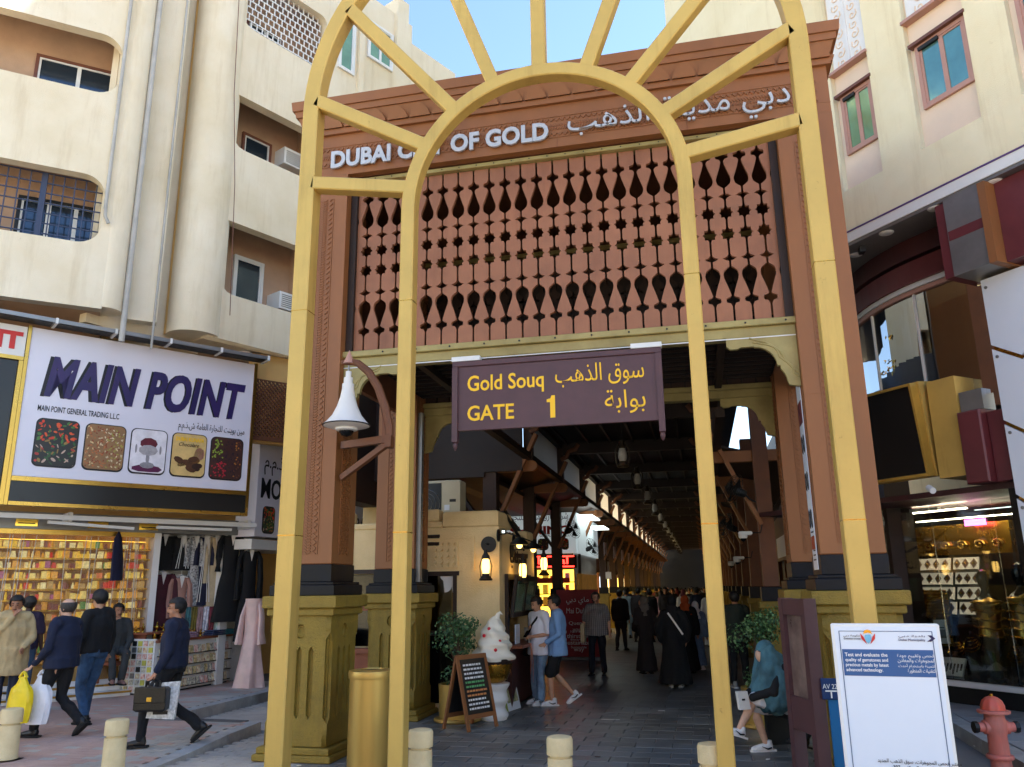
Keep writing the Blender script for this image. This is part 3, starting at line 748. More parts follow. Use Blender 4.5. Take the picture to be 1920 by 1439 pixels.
# ------------------------------------------------------------------ big white shop sign
bs=thing('shop_sign','large white shop sign with MAIN POINT lettering and five food pictures','sign',S0)
rel=lambda T: Matrix.Translation(-S0)@T
TSr=rel(TS)
MB().mat('sign_white').box(0,3.78,-.12,3.96,6.35,0,TSr,bev=.008).build('panel',bs)
for s in (-.06,3.96): MB().mat('gold_foil').box(s,3.3,-.14,s+.055,6.37,.02,TSr).build('gold_trim',bs)
MB().mat('gold_foil').box(0,3.70,-.12,3.96,3.775,.03,TSr).build('gold_trim',bs)
MB().mat('gold_foil').box(0,3.30,-.12,3.96,3.36,.04,TSr).build('gold_trim',bs)
MB().mat('screen_black').box(0,3.365,-.12,3.96,3.695,.005,TSr).build('dark_band',bs)
def ST(s,z,d=.002): return TSr@Matrix.Translation((s,z,d))
M('navy_grad',(52,32,92),.45,0,.12,1.2,rgb2=(28,24,78))
text('lettering','MAIN POINT','navy_grad',.8,bs,ST(.30,5.20),width=3.50,height=.74,shear=.22,bold=.028,ext=.008,space=1.05,res=4)
text('lettering_shadow','MAIN POINT','dark_text',.8,bs,ST(.245,5.165,.0),width=3.50,height=.74,shear=.22,bold=.004,ext=.003,space=1.05,res=4)
text('lettering','MAIN POINT GENERAL TRADING L.L.C','dark_text',.14,bs,ST(.24,4.91),width=1.29,ext=.004,bold=.002)
text('lettering','مين بوينت للتجارة العامة ش.ذ.م.م','dark_text',.17,bs,ST(3.84,4.89),align='RIGHT',width=1.27,ext=.004,ar=True)
def picture(s0,z0,s1,z1,kind,parent,TT,seed):
    rr=random.Random(seed); fr_=plate('picture_border',rrect(s0,z0,s1,z1,.1,6),[],.006,'dark_text',parent,TT@Matrix.Translation((0,0,.004)))
    base={'veg':(40,40,36),'nuts':(150,110,70),'cup':(238,232,236),'choc':(226,190,120),'fruit':(70,40,34)}[kind]
    m=M('print_'+kind,base,.45,0,.1,6)
    o=plate('picture',rrect(s0+.02,z0+.03,s1-.015,z1-.015,.09,6),[],.004,m,parent,TT@Matrix.Translation((0,0,.010)))
    cols={'veg':[(214,60,30),(230,90,40),(70,120,50),(44,90,44),(200,170,150),(190,60,50),(150,120,60)],'nuts':[(226,196,140),(190,110,60),(150,70,40),(220,200,160),(170,160,70),(120,60,40)],'cup':[(104,26,44)],'choc':[(60,36,24),(120,80,30),(90,54,30)],'fruit':[(150,170,60),(40,26,40),(60,30,44),(190,40,60),(190,120,50),(110,60,40)]}[kind]
    def blob(s,z,rx,rz,c,ang=0,d=.013):
        b=MB().mat(M('ink_%d_%d_%d'%c,c,.45,0,.15,14)); n=9
        pts=[]
        for k in range(n):
            a=2*PI*k/n; x=rx*math.cos(a); y=rz*math.sin(a); pts.append((min(max(s+x*math.cos(ang)-y*math.sin(ang),s0+.035),s1-.03),min(max(z+x*math.sin(ang)+y*math.cos(ang),z0+.045),z1-.03)))
        b.prism(pts,0,d,TT); return b
    allb=MB()
    def put(b):
        for mt in b.mats: allb.mat(mt)
        o_=len(allb.v); allb.v+=b.v
        for f,mi in zip(b.f,b.mi): allb.f.append([i+o_ for i in f]); allb.mi.append(allb.mats.index(b.mats[mi])); allb.sm.append(False)
    w=s1-s0;h=z1-z0
    if kind in('nuts','fruit','veg'):
        for i in range({'nuts':420,'fruit':330,'veg':200}[kind]):
            s=s0+w*rr.uniform(.06,.94); z=z0+h*rr.uniform(.08,.94); u=(s-s0)/w; v=(z-z0)/h
            if kind=='nuts': c=cols[min(5,int(u*4+rr.uniform(-.6,2)) if u*4<5 else 5)]; put(blob(s,z,.021,.011,c,rr.uniform(0,3),.010+.004*rr.random()))
            elif kind=='fruit':
                c=cols[0] if u<.4 and v>.5 else cols[3] if u<.5 and v<.42 else cols[rr.choice((1,2))] if u<.75 else cols[rr.choice((4,5,1))]
                put(blob(s,z,.017,.014,c,rr.uniform(0,3),.010+.004*rr.random()))
            else:
                c=cols[rr.choice((0,1,2))] if v>.55 else cols[rr.choice((3,4,5,6,3))]; put(blob(s,z,rr.uniform(.02,.05),rr.uniform(.008,.025),c,rr.uniform(0,3),.010+.004*rr.random()))
    elif kind=='cup':
        c=(150,146,150); cx=(s0+s1)/2
        put(blob(cx,z0+h*.12,w*.42,h*.09,(96,20,70))); put(blob(cx,z0+h*.20,w*.2,h*.07,c,0,.015)); put(blob(cx,z0+h*.36,w*.05,h*.14,c,0,.014)); put(blob(cx,z0+h*.53,w*.26,h*.12,(176,170,172),0,.015)); put(blob(cx,z0+h*.68,w*.24,h*.13,(104,26,44),0,.014))
        put(blob(cx-w*.33,z0+h*.55,w*.03,h*.1,c)); put(blob(cx+w*.33,z0+h*.55,w*.03,h*.1,c))
    else:
        put(blob(s0+w*.5,z0+h*.5,w*.4,h*.2,(120,200,220),0,.011)); put(blob(s0+w*.8,z0+h*.55,w*.15,h*.15,(240,150,170),0,.012))
        for i in range(9): put(blob(s0+w*rr.uniform(.2,.8),z0+h*rr.uniform(.15,.45),w*.16,h*.07,rr.choice(cols),rr.uniform(-.5,.5),.012+.001*i))
    if allb.f: stuff(allb.build('picture_print',o))
    if kind=='choc':
        text('print_lettering','DUBAI KUNAFA','yellow_text',.1,o,TT@Matrix.Translation((s0+.07,z1-.15,.013)),width=w-.13,bold=.003,ext=.003)
        text('print_lettering','Chocolate','dark_text',.1,o,TT@Matrix.Translation((s0+.13,z1-.25,.016)),width=w-.28,shear=.3,ext=.003)
for k,(a,b_) in enumerate(((.25,.92),(1.01,1.68),(1.76,2.40),(2.48,3.13),(3.20,3.84))): picture(a,3.96,b_,4.79,('veg','nuts','cup','choc','fruit')[k],bs,TSr,k)
lf=thing('light_fitting','long dark louvred light fitting along the top of the white sign','light',S0)
for i in range(6):
    s=-1.6+.95*i
    b=MB().mat('grey_metal').box(s,6.40,.02,s+.93,6.47,.34,TSr); b.build('housing',lf)
    b=MB().mat('dark_metal')
    for k in range(5): b.box(s+.03,6.385,.05+.055*k,s+.90,6.40,.085+.055*k,TSr)
    stuff(b.build('louvres',lf)); MB().mat('white_metal').box(s+.93,6.38,.0,s+.97,6.48,.36,TSr).build('end_bracket',lf)
ns=thing('neighbour_sign','white sign with red letters ending in NT at the left edge','sign',S0)
MB().mat('white_paint').box(-1.9,5.80,-.12,-.07,6.33,0,TSr).build('panel',ns)
text('lettering','POINT','red_text',.42,ns,ST(-.12,5.93),align='RIGHT',width=1.3,height=.32,bold=.02,ext=.006)
MB().mat('gold_foil').box(-1.9,5.73,-.1,-.07,5.795,.03,TSr).build('gold_trim',ns)
np_=thing('screen_panel','dark grey panel in a gold frame under the red NT sign','panel',S0)
MB().mat('screen_black').box(-1.9,3.4,-.12,-.14,5.72,-.02,TSr).build('panel',np_); MB().mat('gold_foil').box(-.135,3.3,-.12,-.068,5.72,.04,TSr).build('gold_trim',np_); MB().mat('gold_foil').box(-1.9,3.3,-.12,-.14,3.39,.04,TSr).build('gold_trim',np_)
# ------------------------------------------------------------------ lit spice and souvenir shop below
SF=S0-nS*.9; TF=frame(SF,uS); shop=thing('spice_shop','lit souvenir shop front with gold shelves behind a clear plastic curtain','shop',SF)
TFr=Matrix.Translation(-SF)@TF
def sp(n,b): return b.build(n,shop)
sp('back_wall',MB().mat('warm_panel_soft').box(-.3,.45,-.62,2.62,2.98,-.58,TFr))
sp('fascia',MB().mat('grey_metal').box(-2.5,2.99,-.6,4.75,3.28,-.02,TFr))
sp('side_wall',MB().mat('white_paint').box(2.6,.13,-.6,2.72,2.98,.02,TFr)); sp('side_wall',MB().mat('black').box(-.42,.13,-.6,-.3,2.98,.0,TFr))
sp('shop_wall',MB().mat('wood_dark').box(-3,.13,-.62,-.42,3,-.4,TFr))
sp('clothes_wall',MB().mat('white_metal').box(2.72,.13,-.8,4.85,3.0,-.72,TFr))
sp('gold_lintel',MB().mat('gold_foil').box(-.3,2.9,-.1,2.6,2.98,0,TFr))
sp('step',MB().mat('white_paint').box(-1.5,.125,-.6,2.45,.33,.12,TFr,bev=.008)); sp('step',MB().mat('white_paint').box(-1.5,.125,.121,2.35,.22,.34,TFr,bev=.008))
for z,d in ((.29,.122),(.18,.342)): sp('gold_nosing',MB().mat('gold_foil').box(-1.5,z,d,2.36,z+.035,d+.006,TFr))
sp('floor_slab',MB().mat('white_paint').box(-1.5,.33,-.58,2.6,.40,-.02,TFr))
sp('plinth',MB().mat('gold_foil').box(-.29,.40,-.1,2.58,.68,-.04,TFr))
sp('awning_rail',MB().mat('white_metal').box(-2.0,3.12,.5,4.35,3.2,.58,TFr)); 
for s in (-1.4,1.0,4.2): sp('awning_bracket',MB().mat('white_metal').box(s,3.1,-.02,s+.06,3.26,.5,TFr))
def tubelight(T,s0,s1,z0,z1,d,par):
    a=T@Vector((s0,z0,d)); b_=T@Vector((s1,z1,d)); MB().mat('white_metal').bar(a,b_,.09,.05).build('light_tube',par)
tubelight(TFr,.7,2.1,3.08,3.02,.42,shop); tubelight(TFr,2.5,3.9,3.06,3.06,.42,shop)
pm=[M('goods_%d'%i,c,.4,0,.25,20,emit=.055) for i,c in enumerate([(236,190,60),(214,150,40),(220,120,60),(160,80,110),(240,220,150),(120,60,40),(90,130,60),(200,60,40),(236,206,110),(180,140,70)])]  # goods glow a little, standing in for shop light on them
zs=[.72+.178*i for i in range(12)]
GN=['bottom']+ORD[1:11]+['top']
rr=random.Random(21)
for k,z in enumerate(zs):
    sp('shelf',MB().mat('brass').box(-.28,z-.03,-.56,2.58,z,-.08,TFr))
    sp('shelf_light',MB().mat('warm_panel').box(-.28,z+.15,-.5,2.58,z+.156,-.46,TFr))
    s=-.24; gi=0
    while s<2.5:
        kind=rr.random(); w_=rr.uniform(.04,.11); h=rr.uniform(.08,.138); mt=rr.choice(pm if rr.random()<.3 else [pm[0],pm[1],pm[4],pm[5],pm[8],pm[9]]); d0=-.22+rr.uniform(-.05,.03)
        b=MB().mat(mt); T2=TF@Matrix.Translation((s+w_/2,z,d0))@Matrix.Rotation(rr.uniform(-.15,.15),4,'Y')
        if kind<.55: b.box(-w_/2,0,-.05,w_/2,h,.05,bev=.004); nm,ct='goods_box','box'
        elif kind<.8:
            b.smooth=True; w_=.05; b.lathe([(0,0),(.02,0),(.022,h*.6),(.012,h*.75),(.012,h),(0,h)],8,Matrix.Rotation(-PI/2,4,'X')); nm,ct='goods_bottle','bottle'
        else: b.add([(-w_/2,0,-.03),(w_/2,0,-.03),(w_/2,0,.04),(-w_/2,0,.04),(-w_/3,h,0),(w_/3,h,0)],[(0,1,2,3),(0,4,5,1),(2,5,4,3),(1,5,2),(0,3,4)]); nm,ct='goods_bag','bag'
        o=b.build(nm); o.matrix_world=T2
        adj={'box':'packed box','bottle':'little bottle','bag':'upright bag'}[ct]
        gi+=1; tag(o,'%s, %s from the left on the %s gold shelf of the souvenir shop'%(adj,ordn(gi-1),GN[k]),ct,'%s goods on the %s shelf'%(ct,GN[k])); s+=w_+rr.uniform(.0,.025)
# name plates over the shop window
for s in (.28,1.42,2.3):
    o=MB().mat('brass_bright').box(0,3.03,-.0,.34,3.15,.02,TFr).build('name_plate',shop); MB().mat('dark_text').box(.04,3.07,.0205,.30,3.09,.022,TFr@Matrix.Translation((s*0,0,0))).build('plate_text',o); o.matrix_local=TFr@Matrix.Translation((s,0,0))@TFr.inverted()
# plastic curtain
pc=M('plastic_curtain',(230,225,205),.12,0,.2,3,.3,5,stretch=(14,14,.5),alpha=.10)
b=MB().mat(pc); n=60
vs=[];fs=[]
for i in range(n+1):
    s=-.26+2.84*i/n; d=.03+.022*math.sin(i*1.9)+.015*math.sin(i*.7)
    vs+=[(s,.42,d),(s,2.9,d)]
fs=[(2*i,2*i+2,2*i+3,2*i+1) for i in range(n)]
b.add(vs,fs,TFr); b.smooth=True; o=b.build('plastic_curtain',shop)
M('strip_clear',(240,236,220),.2,0,.1,5,alpha=.35)
rr=random.Random(4)
for i in range(16):
    s=rr.uniform(-.2,2.5); z1=rr.uniform(.45,1.4); a=TFr@Vector((s,2.88,.06)); c_=TFr@Vector((s+rr.uniform(-.12,.1),z1,.065)); MB().mat('strip_clear').bar(a,c_,.012,.012).build('curtain_strip',shop)
# ------------------------------------------------------------------ garments
def garment(name,label,s,ztop,zbot,w,mat,d,flare=1.25,sleeve=.55,neck='white_paint',slv_len=.5,trim=None,seed=0,group=None):
    T=TF@Matrix.Translation((s,ztop,d)); t=thing(name,label,'dress' if zbot<1.2 else 'garment',T.translation); rr=random.Random(seed)
    Tl=Matrix.Translation(-T.translation)@T; L=ztop-zbot; rows=14; cols=18; b=MB().mat(mat); b.smooth=True; vs=[];fs=[]
    for j in range(rows+1):
        v=j/rows; z=-.06-v*(L-.06); ww=w*(.78 if v<.06 else .62+.1*abs(v-.3) if v<.42 else .62+(flare-.62)*((v-.42)/.58)**.8)/2
        for i in range(cols):
            a=2*PI*i/cols; f=1+.10*math.sin(i*2.4+seed)*min(1,v*1.6)
            vs.append((ww*math.cos(a)*(1+.02*math.sin(j+seed)),z+(.03*math.cos(a)**2 if j==0 else 0),.07*f*math.sin(a)*(1 if v<.5 else 1.25)))
    for j in range(rows):
        for i in range(cols): fs.append((j*cols+i,j*cols+(i+1)%cols,(j+1)*cols+(i+1)%cols,(j+1)*cols+i))
    fs.append(tuple(range(cols))[::-1]); fs.append(tuple(rows*cols+i for i in range(cols)))
    b.add(vs,fs,Tl); b.build('bodice',t)
    for sx in (-1,1):
        k=MB().mat(mat); k.smooth=True
        k.tube([Tl@Vector((sx*w*.33,-.06,0)),Tl@Vector((sx*w*.46,-.12-.1*slv_len,.01)),Tl@Vector((sx*w*(.5),-.2-slv_len*.5,.03)),Tl@Vector((sx*w*.5,-.2-slv_len,.02))],[.06,.07,.075,.085 if slv_len>.3 else .07],8,sx=.7); k.build('sleeve',t)
    v=MB().mat(neck); v.add([(-.05,-.01,.07),(.05,-.01,.07),(0,-.24,.078),(-.05,-.01,.085),(.05,-.01,.085),(0,-.24,.088)],[(0,1,2),(5,4,3),(0,3,4,1),(1,4,5,2),(2,5,3,0)],Tl); v.build('neck_opening',t)
    h=MB().mat('white_metal'); h.tube([Tl@Vector((-.17,-.06,0)),Tl@Vector((0,.02,0)),Tl@Vector((.17,-.06,0))],.012,6); h.tube([Tl@Vector((0,.02,0)),Tl@Vector((0,.09,0)),Tl@Vector((.03,.12,0)),Tl@Vector((.0,.14,0))],.006,6); h.build('hanger',t)
    if trim:
        for x in (-.06,.06,-.1,.1):
            q=MB().mat(trim); q.tube([Tl@Vector((x*.5,-.05,.088)),Tl@Vector((x*.5,-L*.3,.085)),Tl@Vector((x*1.2,-L*.95,.105))],.008,5); q.build('embroidery',t)
    return t
M('cl_black',(18,18,20),.8,0,.2,8,.2,20); M('cl_navy',(28,30,60),.8,0,.2,8,.2,20); M('cl_maroon',(78,18,36),.7,0,.2,6,.2,20); M('cl_rose',(186,140,126),.7,0,.1,6,.2,20); M('cl_beige',(198,178,144),.7,0,.1,6,.2,20); M('cl_pinksatin',(236,200,190),.3,0,.08,4,.15,8); M('cl_teal',(54,110,122),.7,0,.15,6); M('cl_pattern',(40,40,46),.7,0,.9,26,rgb2=(220,220,220))
garment('black_dress','black dress with open white neck hanging highest above the maroon gown',2.92,3.0,2.30,.52,'cl_black',-.45,1.1,slv_len=.4)
garment('black_jacket','black jacket with thin piping hanging beside the open-necked black dress',3.27,2.98,2.30,.46,'cl_black',-.45,1.2,trim='white_paint',slv_len=.3,seed=2)
garment('patterned_gown','black and white patterned long gown on the clothes rail',3.52,2.98,1.62,.30,'cl_pattern',-.42,1.0,slv_len=.4,seed=3)
garment('navy_gown','navy gown with white vertical embroidery on the clothes rail',3.72,3.0,1.62,.34,'cl_navy',-.42,1.1,trim='white_paint',slv_len=.4,seed=4)
garment('beige_gown','plain beige gown between the navy gown and the black abaya',3.92,3.0,1.6,.32,'cl_beige',-.40,1.0,slv_len=.75,seed=5)
garment('black_abaya','long black abaya with glittering sleeves at the end of the rail',4.15,3.02,1.3,.50,'cl_black',-.15,1.25,slv_len=.55,seed=6)
garment('maroon_gown','long maroon gown hanging below the black dress',2.93,2.27,.95,.50,'cl_maroon',-.38,1.05,slv_len=.7,seed=7)
garment('rose_gown','dusty rose gown on a bust form beside the maroon gown',3.28,2.2,1.0,.40,'cl_rose',-.38,1.0,neck='white_paint',slv_len=.6,seed=8)
garment('black_coat','long plain black coat hanging lowest at the right of the shop',4.52,2.72,.92,.46,'cl_black',-.05,1.1,slv_len=.8,seed=9)
MB().mat('grey_metal').box(2.75,3.02,-.44,4.75,3.05,-.41,TFr).build('clothes_rail',shop)
sc_c=[(70,120,126),(128,112,44),(176,140,140),(232,228,236),(140,60,70),(206,226,220)]
for i,c in enumerate(sc_c):
    mt=M('scarf_%d'%i,c,.8,0,.25,14); b=MB().mat(mt); b.smooth=True; T=TF@Matrix.Translation((3.42+.115*i,1.60,-.2)); vs=[];fs=[]
    for j in range(9):
        for q in range(7): vs.append((-.05+.1*q/6,-.66*j/8-(.05*math.sin(i*3) if j==8 else 0),.014*math.sin(q*2+j*.6+i)))
    for j in range(8):
        for q in range(6): fs.append((j*7+q,j*7+q+1,(j+1)*7+q+1,(j+1)*7+q))
    b.add(vs,fs); o=b.build('scarf'); o.matrix_world=T; so_=o.modifiers.new('s','SOLIDIFY'); so_.thickness=.012
    tag(o,['teal scarf hanging leftmost over the souvenir counter','olive scarf hanging second over the souvenir counter','mauve striped scarf hanging over the souvenir counter','white scarf hanging over the souvenir counter','wine red scarf hanging over the souvenir counter','pale mint scarf hanging rightmost over the souvenir counter'][i],'scarf','scarves over the counter')
# pink satin gown on a mannequin at the pavement edge
mp_=gnd(466,1288,.13); t=thing('mannequin_gown','long pink satin gown on a mannequin at the end of the shop','dress',(mp_.x,mp_.y,.125))
b=MB().mat('cl_pinksatin'); b.smooth=True; vs=[];fs=[]; nr=16
for j in range(nr+1):
    v=j/nr; z=1.62*(1-v); rx=(.17 if v<.1 else .15 if v<.4 else .15+.15*((v-.4)/.6)**1.1); 
    for i in range(28):
        a=2*PI*i/28; f=1+.16*math.sin(i*1.35+v*2)*v; vs.append((rx*f*math.cos(a),rx*.8*f*math.sin(a),z))
for j in range(nr):
    for i in range(28): fs.append((j*28+i,j*28+(i+1)%28,(j+1)*28+(i+1)%28,(j+1)*28+i))
fs.append(tuple(range(28))); b.add(vs,fs); b.build('gown',t)
for sx in (-1,1): k=MB().mat('cl_pinksatin'); k.smooth=True; k.tube([(sx*.13,0,1.58),(sx*.2,-.03,1.3),(sx*.22,-.06,1.0),(sx*.24,-.05,.78)],[.06,.075,.09,.12],10,sx=.6); k.build('sleeve',t)
# counter with souvenirs
c0=gnd(286,1304,.13); c1=gnd(428,1279,.13); uc=(c1-c0); cl=uc.length; uc.normalize(); TC=frame((c0.x,c0.y,.125),uc)
ct=thing('souvenir_counter','white souvenir counter with rows of cards on its front','counter',(c0.x,c0.y,.125)); TCr=Matrix.Translation(-Vector((c0.x,c0.y,.125)))@TC
MB().mat('white_paint').box(0,.03,-.75,cl,.88,0,TCr,bev=.006).build('cabinet',ct); MB().mat('wood_red').box(-.05,.885,-.8,cl+.05,.93,.05,TCr,bev=.006).build('top',ct); MB().mat('wood_red').box(-.05,1.02,-.8,cl+.05,1.05,-.2,TCr).build('tray',ct); MB().mat('dark_metal').box(.02,0,-.7,cl-.02,.03,-.03,TCr).build('base',ct)
for q in (.02,cl-.06): MB().mat('wood_red').box(q,.931,-.7,q+.04,1.019,-.3,TCr).build('tray_post',ct)
cards=[M('card_%d'%i,c,.6,0,.5,22,rgb2=d) for i,(c,d) in enumerate([((238,226,190),(190,120,80)),((236,222,196),(70,50,60)),((226,200,150),(120,110,60)),((240,214,200),(200,110,90))])]
rr=random.Random(2)
for r_ in range(4):
    z=.70-.19*r_; MB().mat('dark_metal').box(.02,z-.06,.0,cl-.02,z-.045,.05,TCr).build('card_rail',ct)
    for k in range(int((cl-.1)/.115)):
        b=MB().mat(rr.choice(cards)).box(0,0,0,.095,.14,.012,bev=.003); o=b.build('souvenir_card'); o.matrix_world=TC@Matrix.Translation((.04+.115*k,z-.05+rr.uniform(-.008,.008),.022+rr.uniform(0,.02)))@Matrix.Rotation(-.18,4,'X')
        tag(o,'%s souvenir card from the left in the %s row of the counter front'%(ordn(k),['top','second','third','bottom'][r_]),'card','souvenir cards, %s row'%['top','second','third','bottom'][r_])
# rack at the counter's left side, wire grid at its right
rk=thing('magnet_rack','white upright rack of small magnets at the left end of the counter','rack',(c0.x,c0.y,.125))
dR=Vector((-uc.y,uc.x,0)); TK=frame(Vector((0,0,0))-dR*0+uc*(-.06),-dR*-1 if False else dR); 
TK=frame(uc*-.05+dR*.75,-dR); 
MB().mat('white_paint').box(.0,.03,-.04,.75,.95,0,TK).build('rack_board',rk)
rr=random.Random(8)
for j in range(8):
    for i in range(6):
        b=MB().mat(rr.choice(cards+[MT['dark_metal'],MT['grey_metal'],M('card_y',(214,206,90),.6)])).box(0,0,0,.08,.085,.02); o=b.build('fridge_magnet'); o.matrix_world=Matrix.Translation((c0.x,c0.y,.125))@TK@Matrix.Translation((.03+.12*i,.06+.11*j,.001))
        tag(o,'square magnet on the white counter rack, %s row from the bottom, %s from the counter'%(ordn(j),ordn(i)),'magnet','magnets on the white rack')
wg=thing('wire_grid','white square wire grid standing at the right end of the counter','grid',(c1.x,c1.y,.125)); TW=TCr.copy(); TW.translation=Vector((0,0,0))
for i in range(6): MB().mat('white_metal').box(.03+.065*i,.02,-.004,.036+.065*i,.80,.004,TW).build('wire',wg)
for i in range(11): MB().mat('white_metal').box(.03,.03+.075*i,.005,.36,.036+.075*i,.011,TW).build('wire',wg)
# brass ornaments on the counter
rr=random.Random(14)
for i in range(24):
    s=.05+(cl-.15)*((i%12)/11.0); z=1.175 if i<12 else 1.055; d=-.28 if i>=12 else -.55
    b=MB().mat('brass_bright'); b.smooth=True; h=rr.uniform(.11,.2) 
    b.lathe([(0,0),(.035,0),(.03,.015),(.012,.03),(.03,h*.35),(.035,h*.5),(.01,h*.72),(.02,h*.8),(.004,h),(0,h)],10)
    b.tube([(.03,0,h*.4),(.065,0,h*.55),(.075,0,h*.7)],[.01,.008,.006],6)
    o=b.build('brass_ornament'); p=TC@Vector((s,z-.125*0-.0,d)); 
    o.location=(p.x,p.y,.125+(1.05 if True else 0)); o.location.z=.125+1.05; 
    if i>=12: p=TC@Vector((s,0,-.12)); o.location=(p.x,p.y,.125+.93)
    o.rotation_euler=(0,0,rr.uniform(0,6)); tag(o,'%s brass ornament from the left on the %s of the souvenir counter'%(ordn(i%12),'back tray' if i<12 else 'front edge'),'ornament','brass ornaments on the %s'%('tray' if i<12 else 'edge'))
for i,(c,s) in enumerate((((62,72,104),.75),((60,130,140),.9),((176,140,160),.35))):
    b=MB().mat(M('fold_%d'%i,c,.8,0,.2,12)); 
    for k in range(3): b.box(-.2+.01*k,-.13,.035*k,.2-.012*k,.13+.01*k,.035*k+.03,bev=.012)
    p=TC@Vector((cl*s,0,-.02)); o=b.build('folded_cloth'); o.location=(p.x,p.y,.125+.931); o.rotation_euler=(0,0,math.atan2(uc.y,uc.x)); tag(o,['folded slate blue cloth on the counter','folded turquoise cloth on the counter end','folded mauve cloth at the counter front'][i],'cloth')
# navy jacket hanging in front of the shop
b=MB().mat('cl_navy'); b.smooth=True; b.tube([TF@Vector((1.93,2.98,.12)),TF@Vector((1.93,2.85,.12)),TF@Vector((1.95,2.5,.13)),TF@Vector((1.97,2.1,.13))],[.02,.10,.14,.15],10,sx=.4); o=b.build('hanging_jacket'); tag(o,'dark navy jacket hung under the awning before the gold shelves','jacket')
# ------------------------------------------------------------------ next shop: white sign running back along the lane
uQ,nQ=dirv(8); Q0=Vector((0,0,CAMH))+ray(489,818)*17.2/math.hypot(ray(489,818).x,ray(489,818).y); zt=Q0.z; Q0.z=0; TQ=frame(Q0,uQ)
qs=thing('trading_sign','white sign with Arabic and TRADING CO. L.L.C lettering behind the left column','sign',Q0); TQr=frame((0,0,0),uQ)
MB().mat('sign_white').box(0,zt-2.05,-.5,7.2,zt,0,TQr,bev=.01).build('panel',qs); MB().mat('grey_metal').box(-.05,zt,-.55,7.3,zt+.06,.1,TQr).build('cap',qs)
text('lettering','MOHAMMED ALI','dark_text',.6,qs,TQr@Matrix.Translation((.12,zt-1.25,.004)),width=3.2,height=.42,ext=.006,bold=.012)
text('lettering','ذ.م.م','dark_text',.4,qs,TQr@Matrix.Translation((.18,zt-.62,.004)),width=.62,ext=.006,ar=True)
text('lettering','شركة محمد','dark_text',.5,qs,TQr@Matrix.Translation((6.5,zt-.85,.004)),align='RIGHT',width=2.2,ext=.006,ar=True)
text('lettering','GENERAL TRADING CO. L.L.C','dark_text',.4,qs,TQr@Matrix.Translation((6.6,zt-1.72,.004)),align='RIGHT',width=4.6,height=.34,ext=.006,bold=.008)
picture(.22,zt-1.98,.62,zt-1.42,'veg',qs,TQr,9)
q2=thing('lane_shop','brightly lit small shop under the white trading sign','shop',Q0)
MB().mat('warm_panel_soft').box(.2,.13,-2.2,7.2,2.6,-2.1,TQr).build('lit_wall',q2); MB().mat('white_paint').box(0,zt-2.3,-2.2,7.2,zt-2.1,-.05,TQr).build('ceiling',q2); MB().mat('white_paint').box(-.1,.13,-2.2,.1,zt-2.1,-.6,TQr).build('side_wall',q2); MB().mat('cream_wall').box(0,zt+.06,-2.2,7.2,6.6,-.2,TQr).build('upper_wall',q2)
rr=random.Random(31)
for j in range(6):
    for i in range(12):
        if rr.random()<.2: continue
        b=MB().mat(rr.choice(pm+[MT['cl_pinksatin'],MT['warm_panel'],MT['cl_maroon']])).box(-.1,0,-.02,.1,.34,.02,bev=.01); o=b.build('hanging_bundle'); o.matrix_world=Matrix.Translation(Q0)@TQr@Matrix.Translation((.5+.3*i,.35+.38*j,-2.05)); tag(o,'bright bundle on the lane shop wall, %s row up, %s along'%(ordn(j),ordn(i)),'goods','bundles on the lit wall')
# ------------------------------------------------------------------ right hand building with jewellery shop
def glassmat(name,tint=(235,242,240),boost=.12,fres=1.5):
    mt=bpy.data.materials.new(name); mt.use_nodes=True; n=mt.node_tree.nodes; l=mt.node_tree.links; n.remove(n['Principled BSDF'])
    tr=n.new('ShaderNodeBsdfTransparent'); tr.inputs[0].default_value=(*lin(tint),1); gl=n.new('ShaderNodeBsdfGlossy'); gl.inputs['Roughness'].default_value=.02
    fz=n.new('ShaderNodeFresnel'); fz.inputs[0].default_value=fres; ad=n.new('ShaderNodeMath'); ad.operation='ADD'; ad.inputs[1].default_value=boost; ad.use_clamp=True
    nz=n.new('ShaderNodeTexNoise'); nz.inputs['Scale'].default_value=1.3; bp=n.new('ShaderNodeBump'); bp.inputs['Strength'].default_value=.06; bp.inputs['Distance'].default_value=.05
    l.new(nz.outputs[0],bp.inputs['Height']); l.new(bp.outputs[0],gl.inputs['Normal'])
    mx=n.new('ShaderNodeMixShader'); l.new(fz.outputs[0],ad.inputs[0]); l.new(ad.outputs[0],mx.inputs[0]); l.new(tr.outputs[0],mx.inputs[1]); l.new(gl.outputs[0],mx.inputs[2]); l.new(mx.outputs[0],n['Material Output'].inputs[0]); MT[name]=mt
glassmat('shop_glass',boost=.06); glassmat('reflect_glass',(170,176,172),boost=.42)
A0=Vector((2.66,12.86,0)); uB=Vector((.624,-.782,0)).normalized(); nB=Vector((-.782,-.624,0)).normalized(); TB=frame((0,0,0),uB)
rb=thing('curved_corner_building','cream building with green windows above the jewellery shop','building',A0)
def rbp(n,b): return b.build(n,rb)
slots=[(.05,.80),(1.48,2.42),(2.98,3.9),(4.6,5.5)]
HT=19.0
holes=[[(a,8.1),(b_,8.1),(b_,HT-.6),(a,HT-.6)] for a,b_ in slots]
plate('wall',[(-4.2,7.37),(12,7.37),(12,HT),(-4.2,HT)],holes,.3,'cream_right',rb,TB@Matrix.Translation((0,0,-.15)))
rbp('core',MB().mat('cream_right').box(-4.2,7.25,-12,12,HT-.02,-.32,TB))
